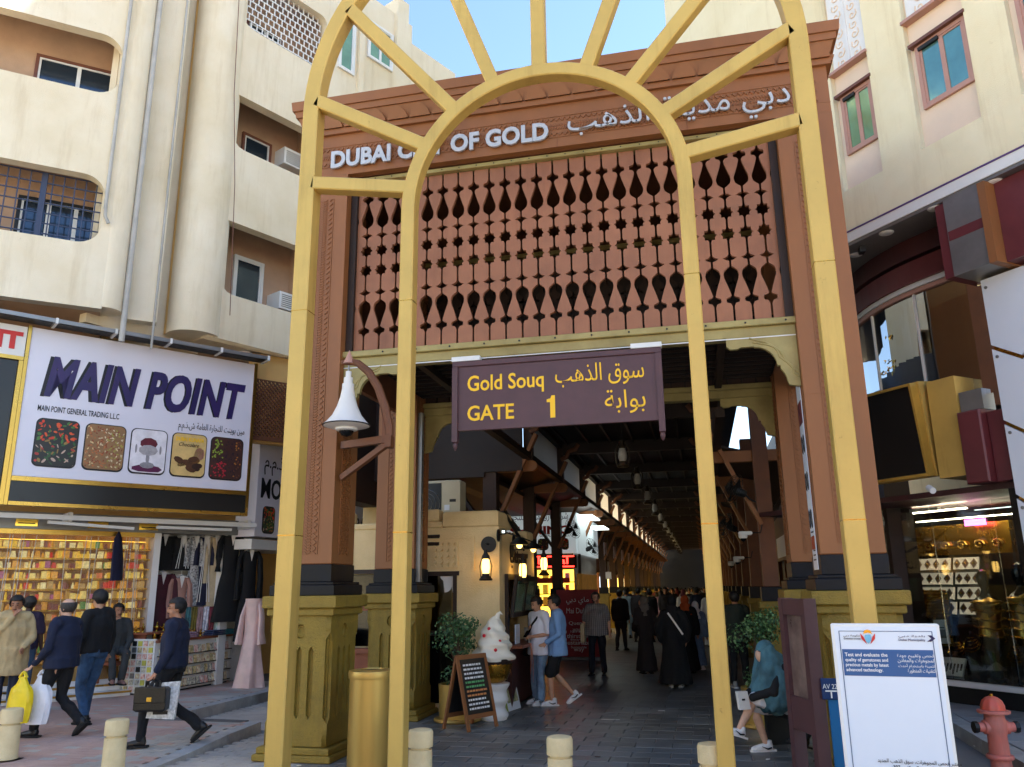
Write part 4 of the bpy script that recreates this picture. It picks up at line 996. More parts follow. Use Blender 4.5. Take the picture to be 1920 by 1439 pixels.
for a,b_ in slots:
    rbp('recessed_panel',MB().mat('pink_wall').box(a-.02,8.08,-.31,b_+.02,HT-.5,-.10,TB))
    for f in range(3):
        z0=8.72+4.2*f; z1=z0+1.06
        T=TB@Matrix.Translation((0,0,-.10)); w0,w1=a+.10,b_-.02
        window(T,w0,z0,w1,z1,'pink_frame','green_glass' if a<1 else 'blue_glass',1,.05,rb)
        rbp('window_hood',MB().mat('brown_frame').box(w0-.06,z1,-.1,w1+.04,z1+.05,.02,TB))
        rbp('blind_slot',MB().mat('black').box(w0+.06,z1-.10,-.098,(w0+w1)/2-.02,z1-.045,-.03,TB))
        # carved plaster panel above
        za,zb=z1+.5,z0+3.6
        rbp('panel_sill',MB().mat('pink_frame').box(a-.01,za-.05,-.1,b_+.01,za,.04,TB))
        q=MB().mat('white_paint').box(a+.04,za+.005,-.1,b_-.04,zb,-.075,TB); rbp('plaster_panel',q)
        sw=MB().mat('pink_wall'); rr=random.Random(f+int(a*10)); sw.smooth=True
        for side in (0,1):
            for k in range(int((zb-za)/.18)):
                cx=a+.04+(b_-a-.08)*(.27+.46*side); cz=za+.12+.18*k; sg=1 if (k+side)%2 else -1
                pts=[(cx+sg*(.015+.075*t/8)*math.cos(R(50*t)),cz+(.015+.075*t/8)*math.sin(R(50*t)),-.07) for t in range(9)]
                sw.tube([TB@Vector(p) for p in pts],.011,5,cap=False)
        stuff(sw.build('plaster_scrolls',rb)); rbp('panel_rib',MB().mat('white_paint').box((a+b_)/2-.02,za,-.075,(a+b_)/2+.02,zb,-.05,TB))
rbp('added_shade_tower',MB().mat('cream_right').box(2,1.3,-6,9,16,30,Matrix.Translation((3.4,-.8+4.2,0))@Matrix.Translation((-2,-2,0))))  # added unseen tower that keeps the sun off the left apartment block
rbp('fascia',MB().mat('white_paint').box(-7,7.2,-.3,12,7.36,.05,TB)); rbp('fascia_line',MB().mat(M('purple_line',(84,50,110),.5)).box(-7,7.36,-.1,12,7.385,.06,TB))
rbp('soffit',MB().mat('grey_metal').box(-7,7.15,-2.4,12,7.2,.03,TB))
for px,py in ((1605,478),(1662,437),(1754,391),(1865,342)):
    p=gnd(px,py,7.15)-A0; b=MB().mat('white_metal'); b.smooth=True; b.lathe([(.05,-.02),(.10,-.012),(.11,0)],20,Matrix.Translation((p.x,p.y,7.15))); o=rbp('downlight',b); b=MB().mat('mirror'); b.lathe([(0,-.006),(.06,-.014)],16,Matrix.Translation((p.x,p.y,7.15))); b.build('lamp_glass',o)
p=gnd(1615,463,7.15)-A0; rbp('soffit_camera',MB().mat('dark_metal').cbox((p.x,p.y,7.09),(.08,.14,.1)))
# curved maroon lintel over the upper glass
def ocurve(s): 
    return -.62-.16*max(0,.7-s)**2
def curved(name,mat,s0,s1,z0,z1,dep,n=16,parent=None,oo=0):
    b=MB().mat(mat); vs=[];fs=[]
    for i in range(n+1):
        s=s0+(s1-s0)*i/n; o=ocurve(s)+oo
        for z,d in ((z0,0),(z1,0),(z1,-dep),(z0,-dep)): vs.append((s,z,o+d))
    for i in range(n):
        for j in range(4): fs.append((i*4+j,i*4+(j+1)%4,i*4+4+(j+1)%4,i*4+4+j))
    fs+=[(0,1,2,3),(n*4+3,n*4+2,n*4+1,n*4)]
    b.add(vs,fs,TB); return b.build(name,parent or rb)
curved('lintel','maroon_dark',-2.4,1.5,6.84,7.15,.3); curved('lintel','maroon',-2.4,1.5,6.46,6.80,.25,oo=-.05); curved('lintel_shadow_gap','black',-2.4,1.5,6.80,6.84,.2,oo=-.12)
curved('pale_rail','white_metal',-2.4,1.5,6.38,6.46,.12,oo=-.1); curved('pale_rail','pink_frame',-2.4,1.5,6.31,6.375,.12,oo=-.13)
for a,b_ in ((-2.4,-.62),(-.55,.42),(.44,1.42)): curved('glass_pane','reflect_glass',a,b_,4.5,6.31,.015,6,oo=-.18)
for a in (-.60,.425,1.43): curved('mullion','white_metal',a-.015,a+.02,4.5,6.31,.05,1,oo=-.16)
curved('upper_floor','maroon_dark',-2.4,1.5,4.42,4.5,1.2,oo=-.1); curved('upper_back_wall','olive_paint',-2.4,1.5,4.5,6.46,.1,oo=-1.3)
rbp('mirror_strip',MB().mat('mirror').box(1.5,4.42,-.62,1.66,6.5,-.50,TB)); rbp('mirror_strip',MB().mat('mirror').box(1.665,3.2,-.58,1.80,5.95,-.46,TB))
# golden leaf garlands behind the glass
rr=random.Random(6)
gl_=thing('leaf_garland','clusters of gold leaves hanging behind the upper shop glass','decoration',A0)
for px,py in ((1665,634),(1735,630),(1742,612),(1698,655),(1668,678),(1672,690),(1712,688),(1730,675),(1743,688),(1702,716),(1738,718),(1760,712),(1660,700)):
    q=onP(px,py,A0+nB*-.9,nB)-A0; b=MB().mat('brass_bright')
    for k in range(9):
        c=q+uB*rr.uniform(-.09,.09)+Vector((0,0,rr.uniform(-.03,.03))); w_=rr.uniform(.02,.035); T=frame(c,uB)@Matrix.Rotation(rr.uniform(0,3),4,'Z')@Matrix.Rotation(rr.uniform(-.6,.6),4,'X'); b.prism([(-w_,0),(0,-w_*.45),(w_,0),(0,w_*.45)],-.003,.003,T)
    stuff(b.build('leaf_cluster',gl_))
# brushed metal box and white pillar with V-shaped seams
rbp('capital',MB().mat('grey_metal').box(1.72,6.0,-.6,2.25,7.14,.06,TB)); rbp('capital_side',MB().mat('maroon').box(1.56,6.02,-.62,1.715,7.13,.02,TB)); rbp('capital_trim',MB().mat('wood').box(2.255,5.98,-.6,2.36,7.14,.10,TB)); rbp('capital_shadow',MB().mat('maroon').box(2.365,6.0,-.6,3.2,7.14,-.1,TB)); rbp('capital_joint',MB().mat('maroon').box(1.73,6.52,.06,2.24,6.66,.064,TB))
rbp('pillar_core',MB().mat('brass').box(1.84,.12,-1.0,3.4,5.95,-.36,TB))
def vp(zl,zm,zr,zl2,zm2,zr2,a=1.84,m_=2.22,b_=2.62): return [(a,zl),(m_,zm),(b_,zr),(b_,zr2),(m_,zm2),(a,zl2)]
for q in (vp(5.02,4.78,5.05,5.95,5.95,5.95),vp(3.98,3.72,4.0,4.96,4.72,4.98),vp(3.0,2.72,3.0,3.92,3.66,3.94),vp(.15,.15,.15,2.94,2.66,2.94)):
    plate('white_panel',q,[],.05,'white_board',rb,TB@Matrix.Translation((0,0,-.33))); 
    for zz in (q[-1][1]-.12,): 
        b=MB().mat('grey_metal'); b.lathe([(.022,0),(.022,.012),(0,.014)],10,TB@Matrix.Translation((1.90,zz,-.306))); rbp('panel_stud',b)
for q in (vp(5.02,4.78,5.05,5.95,5.95,5.95,2.66,3.0,3.4),vp(3.98,3.72,4.0,4.96,4.72,4.98,2.66,3.0,3.4),vp(.15,.15,.15,3.92,3.66,3.94,2.66,3.0,3.4)): plate('white_panel',q,[],.05,'white_board',rb,TB@Matrix.Translation((0,0,-.33)))
rbp('street_wall',MB().mat('cream_right').box(3.45,.1,-1.4,12,7.14,-.5,TB))
rbp('mirror_column',MB().mat('black_gloss').box(1.55,.12,-1.9,1.83,3.2,-.62,TB))
# big black screen in a gold frame, gold box and maroon box beside it
M('gold_satin0',(206,168,80),.35,.5,.1,3)
scn=thing('display_screen','big switched-off black screen in a gold frame above the jewellery window','screen',A0)
Ts=TB@Matrix.Translation((-.02,4.08,-.25))@Matrix.Rotation(R(6),4,'X')
MB().mat('screen_black').box(-1.5,-.64,-.1,.62,.64,0,Ts).build('panel',scn)
for bx in ((-1.5,.64,-.12,.66,.68,.03),(-1.5,-.69,-.12,.66,-.645,.03),(.625,-.645,-.12,.66,.64,.03)): MB().mat('gold_satin0').box(*bx,Ts).build('frame_bar',scn)
MB().mat('gold').box(-1.5,-.70,-.5,.69,.70,-.125,Ts).build('casing',scn)
rbp('gold_casing',MB().mat('gold').box(.74,3.34,-1.2,1.18,4.76,-.38,TB)); rbp('maroon_box',MB().mat('maroon').box(1.20,3.2,-1.1,1.54,4.2,-.28,TB,bev=.02)); rbp('maroon_box',MB().mat('maroon').box(1.545,3.2,-1.1,1.80,4.16,-.42,TB,bev=.01)); rbp('steel_box',MB().mat('grey_metal').box(1.2,4.21,-1.1,1.54,4.5,-.4,TB))
sc_=MB().mat('white_paint').tube([A0+TB@Vector((.62,3.22,-.28)),A0+TB@Vector((.74,3.16,-.20))],.045,12); o=sc_.build('bullet_camera'); tag(o,'white bullet camera under the gold framed screen','camera')
# lower shop window
js=thing('jewellery_window','jewellery shop window full of gold pieces behind clear glass','shop window',A0)
def jp(n,b): return b.build(n,js)
jp('ceiling',MB().mat('maroon_dark').box(-3.2,3.12,-4,1.84,3.2,-.6,TB)); jp('base',MB().mat('black').box(-3.2,.125,-2.2,2.6,.37,-1.56,TB)); jp('sill',MB().mat('white_paint').box(-3.2,.37,-2.2,2.6,.45,-1.5,TB,bev=.01)); jp('floor',MB().mat('black_gloss').box(-3.2,.45,-4,1.84,.47,-1.62,TB))
jp('back_wall',MB().mat('wood_dark').box(-4,.45,-4.2,1.84,3.12,-4,TB)); jp('side_wall',MB().mat('black').box(1.6,.47,-4,1.7,3.12,-1.9,TB))
for a,b_ in ((-3.2,-1.22),(-1.2,-.42),(-.40,.62),(.64,1.54)): jp('glass_pane',MB().mat('shop_glass').box(a,.46,-1.6,b_,3.1,-1.588,TB))
jp('glass_edge',MB().mat('grey_metal').box(-1.22,.46,-1.61,-1.2,3.1,-1.58,TB))
for z0,z1 in ((2.35,2.85),): 
    jp('gold_frieze',MB().mat('brass').box(-3.2,z0,-2.7,.2,z1,-2.6,TB))
    for k in range(9):
        b=MB().mat('gold_foil'); b.smooth=True; c=TB@Vector((-2.5+.31*k,2.5,-2.57)); pts=[c+uB*(.10*math.cos(t*.7))*(1-t/14)+Vector((0,0,.08*math.sin(t*.7)*(1-t/14))) for t in range(12)]; b.tube(pts,.018,6); jp('gold_scroll',b)
tubelight(TB,-2.0,-.35,3.06,3.06,-1.75,js); jp('light_strip',MB().mat('jewel_light').box(-2.4,3.03,-1.95,.0,3.05,-1.9,TB)); jp('light_strip',MB().mat('jewel_light').box(-1.4,2.93,-2.55,1.2,2.945,-2.52,TB)); jp('light_strip',MB().mat('tube_light').box(.2,2.98,-1.85,1.4,2.99,-1.82,TB))
jp('pink_light',MB().mat(M('pink_glow',(240,90,190),.5,0,0,emit=1.5)).box(-.45,2.80,-2.5,-.1,2.90,-2.46,TB))
cardm=M('jewel_card',(236,214,186),.5,0,.15,5,emit=.07); cdark=M('jewel_velvet',(140,100,84),.6,0,.2,8)  # tray boards glow slightly in place of the window lighting
trow=['top','second','third','lowest']
for j in range(4):
    for i,(a,b_) in enumerate(((-2.02,-1.62),(-1.55,-.72),(-.66,-.22))):
        z=2.10-.235*j; T=TB@Matrix.Translation((0,z,-2.3))@Matrix.Rotation(-.25,4,'X')
        t=thing('jewel_tray','cream jewel tray, %s of its stack, %s stack from the column, in the jewellery window'%(trow[j],ORD[i]),'tray',A0,0,'jewel trays in the window')
        MB().mat(cardm).box(a,0,-.03,b_,.2,0,T,bev=.004).build('tray_board',t); n_=max(2,int((b_-a)/.14))
        for k in range(n_):
            c=a+(b_-a)*(k+.5)/n_; d=.062; q=plate('diamond_pad',[(c-d,.10),(c,.10-.08),(c+d,.10),(c,.10+.08)],[],.006,cdark,t,T@Matrix.Translation((0,0,.006)))
            bb=MB().mat('brass_bright'); bb.smooth=True; bb.sphere((0,0,0),.018,8,6,T@Matrix.Translation((c,.10,.014))); bb.build('jewel',q)
        MB().mat('black').box(a,-.03,-.06,b_,-.005,.04,T).build('tray_ledge',t)
# golden mail collar on a stand
col=thing('gold_mail_piece','wide piece of gold chain mail on a bust in the jewellery window','jewellery',A0+TB@Vector((-.95,1.34,-2.0))); b=MB().mat('brass_bright'); rr=random.Random(3)
for j in range(9):
    for i in range(26):
        x=-.36+.028*i+(.014 if j%2 else 0); z=.42-.05*j; d=.06*math.cos(x*3.2); T=TB@Matrix.Translation((x,z,d))@Matrix.Rotation(rr.uniform(-.5,.5),4,'Z'); b.box(-.014,-.022,-.008,.014,.022,.012,T,bev=.006)
stuff(b.build('mail_links',col)); MB().mat('black').box(-.3,-.1,-.14,.3,.4,.02,TB,bev=.03).build('bust_block',col); MB().mat('black').box(-.04,-.85,-.1,.04,-.1,-.02,TB).build('stand',col)
cf=thing('certificate','gold framed certificate hanging before the gold mail','certificate',A0+TB@Vector((-.58,1.15,-1.72))); Tc=TB@Matrix.Rotation(.06,4,'Z')
MB().mat('brass').box(-.16,-.22,-.02,.16,.22,0,Tc,bev=.006).build('frame_',cf); MB().mat('white_board').box(-.12,-.18,.001,.12,.18,.004,Tc).build('paper',cf); MB().mat('dark_text').box(-.06,.05,.0045,.06,.065,.006,Tc).build('print_line',cf); MB().mat('grey_metal').box(-.07,-.10,.0045,.07,.03,.005,Tc).build('print_block',cf)
for nm,lab,s,o_,sc1 in (('gold_armour_bust','black mannequin wearing gold armour breastplate in the window',-.02,-2.1,1),('gold_armour_bust','black mannequin in gold chain dress beside the dark column',.62,-2.0,1.05),('gold_armour_bust','black mannequin with bright gold necklace at the back of the window',.30,-2.9,1.1)):
    t=thing(nm,lab,'mannequin',A0+TB@Vector((s,.47,o_)))
    b=MB().mat('black_gloss'); b.smooth=True; b.lathe([(.0,0),(.16,0),(.05,.06),(.04,.25),(.12,.4),(.17,.6),(.13,.8),(.17,1.05),(.19,1.16),(.07,1.25),(.055,1.32),(.09,1.4),(.1,1.5),(.07,1.6),(0,1.63)],18,Matrix.Diagonal((sc1,sc1*.75,sc1,1))); b.build('figure',t)
    g_=MB().mat('gold_foil'); g_.smooth=True; g_.lathe([(.18,.62),(.14,.8),(.185,1.03),(.20,1.14),(.10,1.22)],18,Matrix.Diagonal((sc1*1.06,sc1*.82,sc1,1))); g_.build('breastplate',t)
    for k in range(5): g_=MB().mat('brass_bright'); g_.smooth=True; g_.tube([(.2*math.cos(a)*(1.15),.16*math.sin(a)*1.15,1.08-.12*k+.05*abs(math.cos(a))) for a in [PI*2*i/16 for i in range(17)]],.014,6); g_.build('gold_chain',t)
nb_lab=['leftmost','second','third','fourth','fifth','sixth','seventh','rightmost']
for i in range(8):
    t=thing('necklace_bust','%s small black bust with gold necklaces on the jewellery window floor'%nb_lab[i],'jewellery bust',A0+TB@Vector((-1.9+.36*i,.47 if i%2 else .47,-2.25-.12*(i%2))),0,'necklace busts'); Tn=frame((0,0,0),uB)
    MB().mat('black').box(-.1,0,-.1,.1,.28+.1*(i%3),.1,Tn,bev=.02).build('plinth',t); zb=.28+.1*(i%3)
    b=MB().mat('black_gloss'); b.smooth=True; b.lathe([(.0,0),(.10,.0),(.13,.08),(.12,.16),(.05,.22),(.045,.3),(0,.3)],16,Matrix.Translation((0,0,zb))@Matrix.Diagonal((1,.7,1,1))); b.build('bust',t)
    for k in range(5):
        g_=MB().mat('brass_bright'); g_.smooth=True; r=.055+.018*k; g_.tube([Tn@Vector((r*1.15*math.sin(a),zb+.23-.03*k-.05*k*math.cos(a)*.5-.03,.04+.06*math.cos(a))) for a in [PI*(-.6+1.2*q/10) for q in range(11)]],.010,6); g_.build('necklace',t)
bk=MB().mat('white_board').box(-.2,0,-.02,.2,.30,.02,bev=.006); bk.mat('dark_text'); 
for k in range(6): bk.box(-.16+.06*k,.03+.03*(k%3),.0202,-.13+.06*k,.2,.023)
o=bk.build('magazine'); o.matrix_world=Matrix.Translation(A0)@TB@Matrix.Translation((-.62,.475,-1.85))@Matrix.Rotation(-.5,4,'X'); tag(o,'white magazine propped inside the jewellery window sill','magazine')
bl_=thing('black_lamp','small black ornate lantern on the jewellery window floor','lantern',A0+TB@Vector((.15,.47,-1.85)))
b=MB().mat('black'); b.lathe([(.0,0),(.14,0),(.14,.03),(.10,.05),(.10,.14),(.14,.16),(.05,.24),(0,.28)],12); b.build('body',bl_); MB().mat('warm_panel_soft').lathe([(.085,.055),(.085,.135)],12).build('glow',bl_)
# house across the street behind the viewer, seen only in the shop glass
ac=thing('house_across_street','cream house with terracotta tiled roof across the street','building',(0,-13,0))
MB().mat('cream_right').box(-30,-8,0,-5,0,7,None).build('wall',ac); MB().mat('cream_right').box(-4,-7,0,14,.4,5.2,None).build('wall',ac)
tr_=M('terracotta',(196,116,92),.7,0,.15,2,.1,20)
b=MB().mat(tr_); n=48
vs=[];fs=[]
for j,(y,z) in enumerate(((1.0,5.1),(-1.0,6.2),(-3.2,7.5))):
    for i in range(n*4+1): x=-4.5+19*i/(n*4); vs.append((x,y,z+.07*math.sin(i*PI/2)))
m_=n*4+1
for j in range(2):
    for i in range(m_-1): fs.append((j*m_+i,j*m_+i+1,(j+1)*m_+i+1,(j+1)*m_+i))
b.add(vs,fs); b.smooth=True; o=b.build('tiled_roof',ac)
for x in (-26,-21,-16,-11,-2,3,8): window(frame((x,.03 if x<-4 else .43,0),(-1,0,0)),-1.2,2,0.4,4.2,'brown_frame','sky_glass',1,.06,ac)
# ------------------------------------------------------------------ covered gallery behind the gateway
PXL,PXR,Y0,BAY=-4.1,1.25,16.0,3.88; NB=18
BXL,BXR=-3.3,.45
def make_post(side,label):
    """side=-1 left (bracket points right), +1 right"""
    s=-side; t=thing('gallery_post',label,'post',(0,0,0),0,'gallery posts on the %s'%('left' if side<0 else 'right'))
    MB().mat('gold_dark').box(-.24,-.24,0,.24,.24,.12,bev=.01).box(-.2,-.2,.12,.2,.2,1.48,bev=.01).box(-.25,-.25,1.48,.25,.25,1.6,bev=.01).build('pedestal',t)
    MB().mat('navy_stone').box(-.19,-.19,1.6,.19,.19,1.86,bev=.01).build('plinth',t)
    MB().mat('wood_gallery_shaded' if side<0 else 'wood_mid').box(-.14,-.14,1.86,.14,.14,5.3,bev=.008).build('shaft',t)  # left shafts take the shaded wood, right shafts a lighter tone
    b=MB().mat('wood').box(-.9 if s>0 else -.86,-.06,4.2,.86 if s>0 else .9,.06,4.42,bev=.006); b.lathe([(0,-.06),(.11,-.06),(.11,.06),(0,.06)],14,Matrix.Translation((s*.87,0,4.31))@Matrix.Rotation(PI/2,4,'X')); b.build('bracket_beam',t)
    b=MB().mat('wood').bar((s*.08,-.09,3.0),(s*.98,-.09,4.95),.07,.2,(0,1,0)); b.build('brace',t)  # beam and this brace: lighter wood stands in for light on them
    b=MB().mat('wood_dark').bar((-s*.08,-.02,3.0),(-s*.95,-.02,4.2),.07,.2,(0,1,0)); b.build('brace',t)
    return t
pl0=make_post(-1,'brown timber post on yellow pedestal, first gallery post on the left, behind the kiosk'); pr0=make_post(1,'brown timber post on yellow pedestal, first gallery post on the right')
for k in range(NB):
    y=Y0+BAY*k
    for side,p0,x in ((-1,pl0,PXL),(1,pr0,PXR)):
        sd='left' if side<0 else 'right'
        if k==0: p0.location=(x,y,0)
        else: dup(p0,(x,y,0),label='brown timber post on yellow pedestal, %s gallery post on the %s'%((ORD+['seventeenth','eighteenth'])[k],sd))
gr=thing('gallery_roof','long dark timber roof of the covered shopping gallery','roof',(0,0,0))
def grp(n,b): return b.build(n,gr)
YE=Y0+BAY*(NB-1)+2
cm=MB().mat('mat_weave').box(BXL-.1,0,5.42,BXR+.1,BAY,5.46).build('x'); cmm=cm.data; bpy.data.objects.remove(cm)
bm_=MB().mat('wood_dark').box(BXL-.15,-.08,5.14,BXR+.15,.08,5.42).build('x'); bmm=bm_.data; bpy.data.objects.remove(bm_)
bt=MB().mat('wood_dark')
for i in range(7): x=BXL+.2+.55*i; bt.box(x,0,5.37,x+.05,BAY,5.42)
bt=bt.build('x'); btm=bt.data; bpy.data.objects.remove(bt)
pn=MB().mat('plastic_sheet').box(-.01,.12,4.55,.01,BAY-.12,5.30).build('x'); pnm=pn.data; bpy.data.objects.remove(pn)
kp=MB().mat('wood_gallery_shaded').box(-.09,-.09,4.42,.09,.09,5.42,bev=.006).build('x'); kpm=kp.data; bpy.data.objects.remove(kp)
scr=MB().mat('wood_mid'); scr.tube([(.05,0,5.0),(.18,0,5.06),(.25,0,5.2),(.42,0,5.26),(.5,0,5.38)],[.05,.06,.05,.06,.05],8,sx=.6); scr=scr.build('x'); scm=scr.data; bpy.data.objects.remove(scr)
for k in range(-1,NB-1):
    y=Y0+BAY*k
    if k<0: 
        continue
    link('ceiling_mat',cmm,gr,(0,y,0)); link('cross_beam',bmm,gr,(0,y,0)); o=link('ceiling_battens',btm,gr,(0,y,0)); stuff(o)
    for s,x in ((1,BXL),(-1,BXR)):
        link('clerestory_panel',pnm,gr,(x-s*.06,y,0)); link('king_post',kpm,gr,(x,y,0)); q=link('scroll_bracket',scm,gr,(x,y-.1,0)); q.scale=(s,1,1)
link('ceiling_mat',cmm,gr,(0,Y0-BAY+.75,0)).scale=(1,.82,1); link('ceiling_mat',cmm,gr,(0,Y0-.1,.002)).scale=(1,.1,1)
for s,x in ((1,BXL),(-1,BXR)):
    grp('eaves_beam',MB().mat('wood_dark').box(x-.07,12.6,4.43,x+.07,YE,4.56)); grp('top_plate',MB().mat('wood_dark').box(x-.08,12.6,5.30,x+.08,YE,5.42))
    # lean-to roofs either side
    for k in range(0,NB-1):
        y=Y0+BAY*k; b=MB().mat('wood_dark').add([(x-s*.1,y,4.5),(x-s*1.9,y,4.05),(x-s*1.9,y+BAY-.02,4.05),(x-s*.1,y+BAY-.02,4.5),(x-s*.1,y,4.54),(x-s*1.9,y,4.09),(x-s*1.9,y+BAY-.02,4.09),(x-s*.1,y+BAY-.02,4.54)],[(0,1,2,3),(7,6,5,4),(0,4,5,1),(1,5,6,2),(2,6,7,3),(3,7,4,0)]); grp('side_roof',b)
grp('ridge_roof',MB().mat('wood_dark').add([(BXL-.5,12.7,5.47),(BXR+.5,12.7,5.47),(BXR+.5,YE,5.47),(BXL-.5,YE,5.47),(-1.43,12.7,6.6),(-1.43,YE,6.6)],[(0,1,2,3),(0,4,1),(3,2,5),(0,3,5,4),(1,4,5,2)]))
# bird spikes on the first bracket beams
for k in range(4):
    b=MB().mat('grey_metal'); rr=random.Random(k)
    for i in range(22): x=PXL+.25+.02*i; b.bar((x,Y0+BAY*k,4.42),(x+rr.uniform(-.04,.04),Y0+BAY*k+rr.uniform(-.06,.06),4.54),.004,.004)
    o=b.build('bird_spikes'); stuff(o); 
    o['label']='row of steel bird spikes on the %s left gallery bracket'%ORD[k]; 
# lanterns
ln=thing('hanging_lantern','brass storm lantern hanging nearest the gate under the gallery ceiling','lantern',(-1.38,Y0,4.2),0,'lanterns down the gallery')
M('lantern_glass',(190,186,176),.25,0,.15,6,spec=.5)
b=MB().mat('bronze'); b.smooth=True; b.lathe([(0,0),(.10,0),(.12,.02),(.12,.06),(.07,.09),(.07,.12)],18); b.build('tank',ln)
b=MB().mat('lantern_glass'); b.smooth=True; b.lathe([(.065,.12),(.09,.2),(.085,.3),(.06,.38)],18); b.build('globe',ln)
b=MB().mat('bronze'); b.smooth=True; b.lathe([(.07,.38),(.075,.42),(.05,.46),(.05,.50),(.062,.51),(.062,.54),(0,.56)],18); b.build('chimney',ln)
for s in (-1,1): b=MB().mat('bronze'); b.smooth=True; b.tube([(s*.11,0,.03),(s*.135,0,.15),(s*.135,0,.36),(s*.06,0,.48)],.014,8); b.build('side_tube',ln)
b=MB().mat('dark_metal').tube([(-.12,0,.4),(-.06,0,.58),(0,0,.64),(.06,0,.58),(.12,0,.4)],.005,6); b.build('bail',ln)
MB().mat('dark_metal').tube([(0,0,.64),(0,0,1.2)],.006,6).build('chain',ln)
for k in range(1,13): dup(ln,(-1.38,Y0+BAY*k,4.2),label='brass storm lantern under the gallery ceiling, %s from the gate'%ORD[k])
# ------------------------------------------------------------------ far end: black wall put where the gallery fades into darkness
fe=thing('far_dark_wall','black wall standing in for the darkness at the far end of the gallery','building',(-1.5,84.6,0)); MB().mat('black').box(-14,0,0,14,6,9).build('wall',fe)
# ------------------------------------------------------------------ shops along the gallery, each a bay
shopm=[((226,190,110),1.6),((250,220,150),1.4),((240,200,120),1.5),((200,210,220),.8),((250,206,90),1.8)]
lab_l=['cream','amber','golden','cool white','honey']
rr=random.Random(17)
for side,x0 in ((-1,-5.3),(1,2.5)):
    for k in range(2 if side<0 else 0,NB-1):
        if side<0 and k in (1,2): continue
        c,e=shopm[(k*2+(side>0))%5]; nm=lab_l[(k*2+(side>0))%5]; y=Y0+BAY*k
        t=thing('gallery_shop','gallery shop front with %s light, behind the %s post on the %s'%(nm,ORD[k] if k<16 else ORD[15]+' or later','left' if side<0 else 'right'),'shop',(x0,y,0),0,'shops along the gallery')
        if k>=16: t['label']='gallery shop front with %s light at the far %s end'%(nm,'left' if side<0 else 'right')
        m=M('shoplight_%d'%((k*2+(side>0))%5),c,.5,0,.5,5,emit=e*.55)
        s=1 if side<0 else -1
        MB().mat('wood_dark').box(-s*1.2-.1,.0,0,-s*1.2+.1,BAY,3.9).build('back_wall',t)
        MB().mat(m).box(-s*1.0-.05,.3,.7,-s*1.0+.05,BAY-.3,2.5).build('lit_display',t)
        MB().mat('wood_mid').box(-.06,0,2.6,.06,BAY,4.15).build('fascia',t); MB().mat('cream_wall').box(-s*1.25-.1,0,3.9,-s*1.25+.1,BAY,6.3).build('upper_wall',t)
        MB().mat('sign_white' if k%3 else 'maroon').box(s*.07-.01,.3,2.7,s*.07+.01,BAY-.3,3.3).build('sign_board',t)
        MB().mat('wood_mid').box(-.06,0,0,.06,.18,2.6).build('jamb',t); MB().mat('wood_mid').box(-.06,BAY/2-.05,0,.06,BAY/2+.05,2.6).build('jamb',t)
        MB().mat('black').box(-.05,.18,0,.05,BAY/2-.05,.7).build('stall_riser',t)
lw=thing('lane_house','dark brown timber house front behind the kiosk on the left','building',(-6.6,13.2,0)); MB().mat('wood_dark').box(-.4,0,3.6,0,14,7.2).build('upper_wall',lw); MB().mat('wood_dark').box(0,2.6,4.1,2.4,14,4.2).build('canopy',lw); MB().mat('sand_wall').box(-.4,3.0,0,0,14,3.6).build('wall',lw); MB().mat('wood_dark').box(-.2,2.6,4.2,3.2,2.7,6.6).build('gable',lw)
for y in (4,7.5,11): window(frame((0.0,y,0),(0,1,0)),0,4.6,1.2,6.4,'wood_mid','sky_glass',1,.06,lw)
rw=thing('right_lane_house','dark timber house front behind the first right gallery posts','building',(3.1,14.6,0)); MB().mat('wood_dark').box(0,0,0,.4,62,7.6).build('wall',rw); MB().mat('wood_mid').box(-.05,0,4.3,0,16,4.5).build('string_course',rw)
for y in (2,6,10): window(frame((0.0,y,0),(0,-1,0)),-1.2,4.8,0,6.4,'wood_mid','sky_glass',1,.06,rw)
# ------------------------------------------------------------------ corner kiosk (sand coloured)
KY,KX=13.0,-3.2
kk=thing('cafe_kiosk','sand coloured cafe kiosk with parapet and lanterns left inside the gateway','kiosk',(KX,KY,0))
def kp_(n,b): return b.build(n,kk)
hz=lambda a,b_: b_
Tk=frame((0,0,0),(1,0,0)); Tk2=frame((0,0,0),(0,1,0))
# front wall with window opening, right wall with serving hatch
plate('front_wall',[(-3.9,0),(0,0),(0,2.88),(-3.9,2.88)],[[(-3.4,.95),(-2.1,.95),(-2.1,2.15),(-3.4,2.15)],[(-1.65,.12),(-.72,.12),(-.72,2.1),(-1.65,2.1)]],.2,'sand_wall',kk,Tk@Matrix.Translation((0,0,-.1)))
plate('side_wall',[(.2,0),(2.85,0),(2.85,2.66),(.2,2.66)],[[(.42,.95),(2.2,.95),(2.2,2.02),(.42,2.02)]],.2,'sand_wall',kk,Tk2@Matrix.Translation((0,0,-.1)))
kp_('corner_parapet',MB().mat('sand_wall').box(-.98,0.02,2.88,-.02,1.0,3.15,bev=.03)); kp_('low_parapet',MB().mat('sand_wall').box(-3.9,.02,2.885,-.99,.3,2.99,bev=.02)); kp_('side_parapet',MB().mat('sand_wall').box(-.3,1.01,2.665,-.01,2.0,2.84,bev=.02)); kp_('side_parapet',MB().mat('sand_wall').box(-.3,2.25,2.665,-.01,2.85,2.95,bev=.03))
for x0_ in (-3.0,-2.0,-1.4):
    kp_('parapet_block',MB().mat('sand_wall').box(x0_,.02,2.995,x0_+.35,.3,3.2,bev=.03))
for z in (2.62,2.74): 
    b=MB().mat('wood_dark'); b.smooth=True; b.tube([(-2.0,-.02,z),(-1.02,-.03,z)],.03,8); kp_('roof_pole',b)
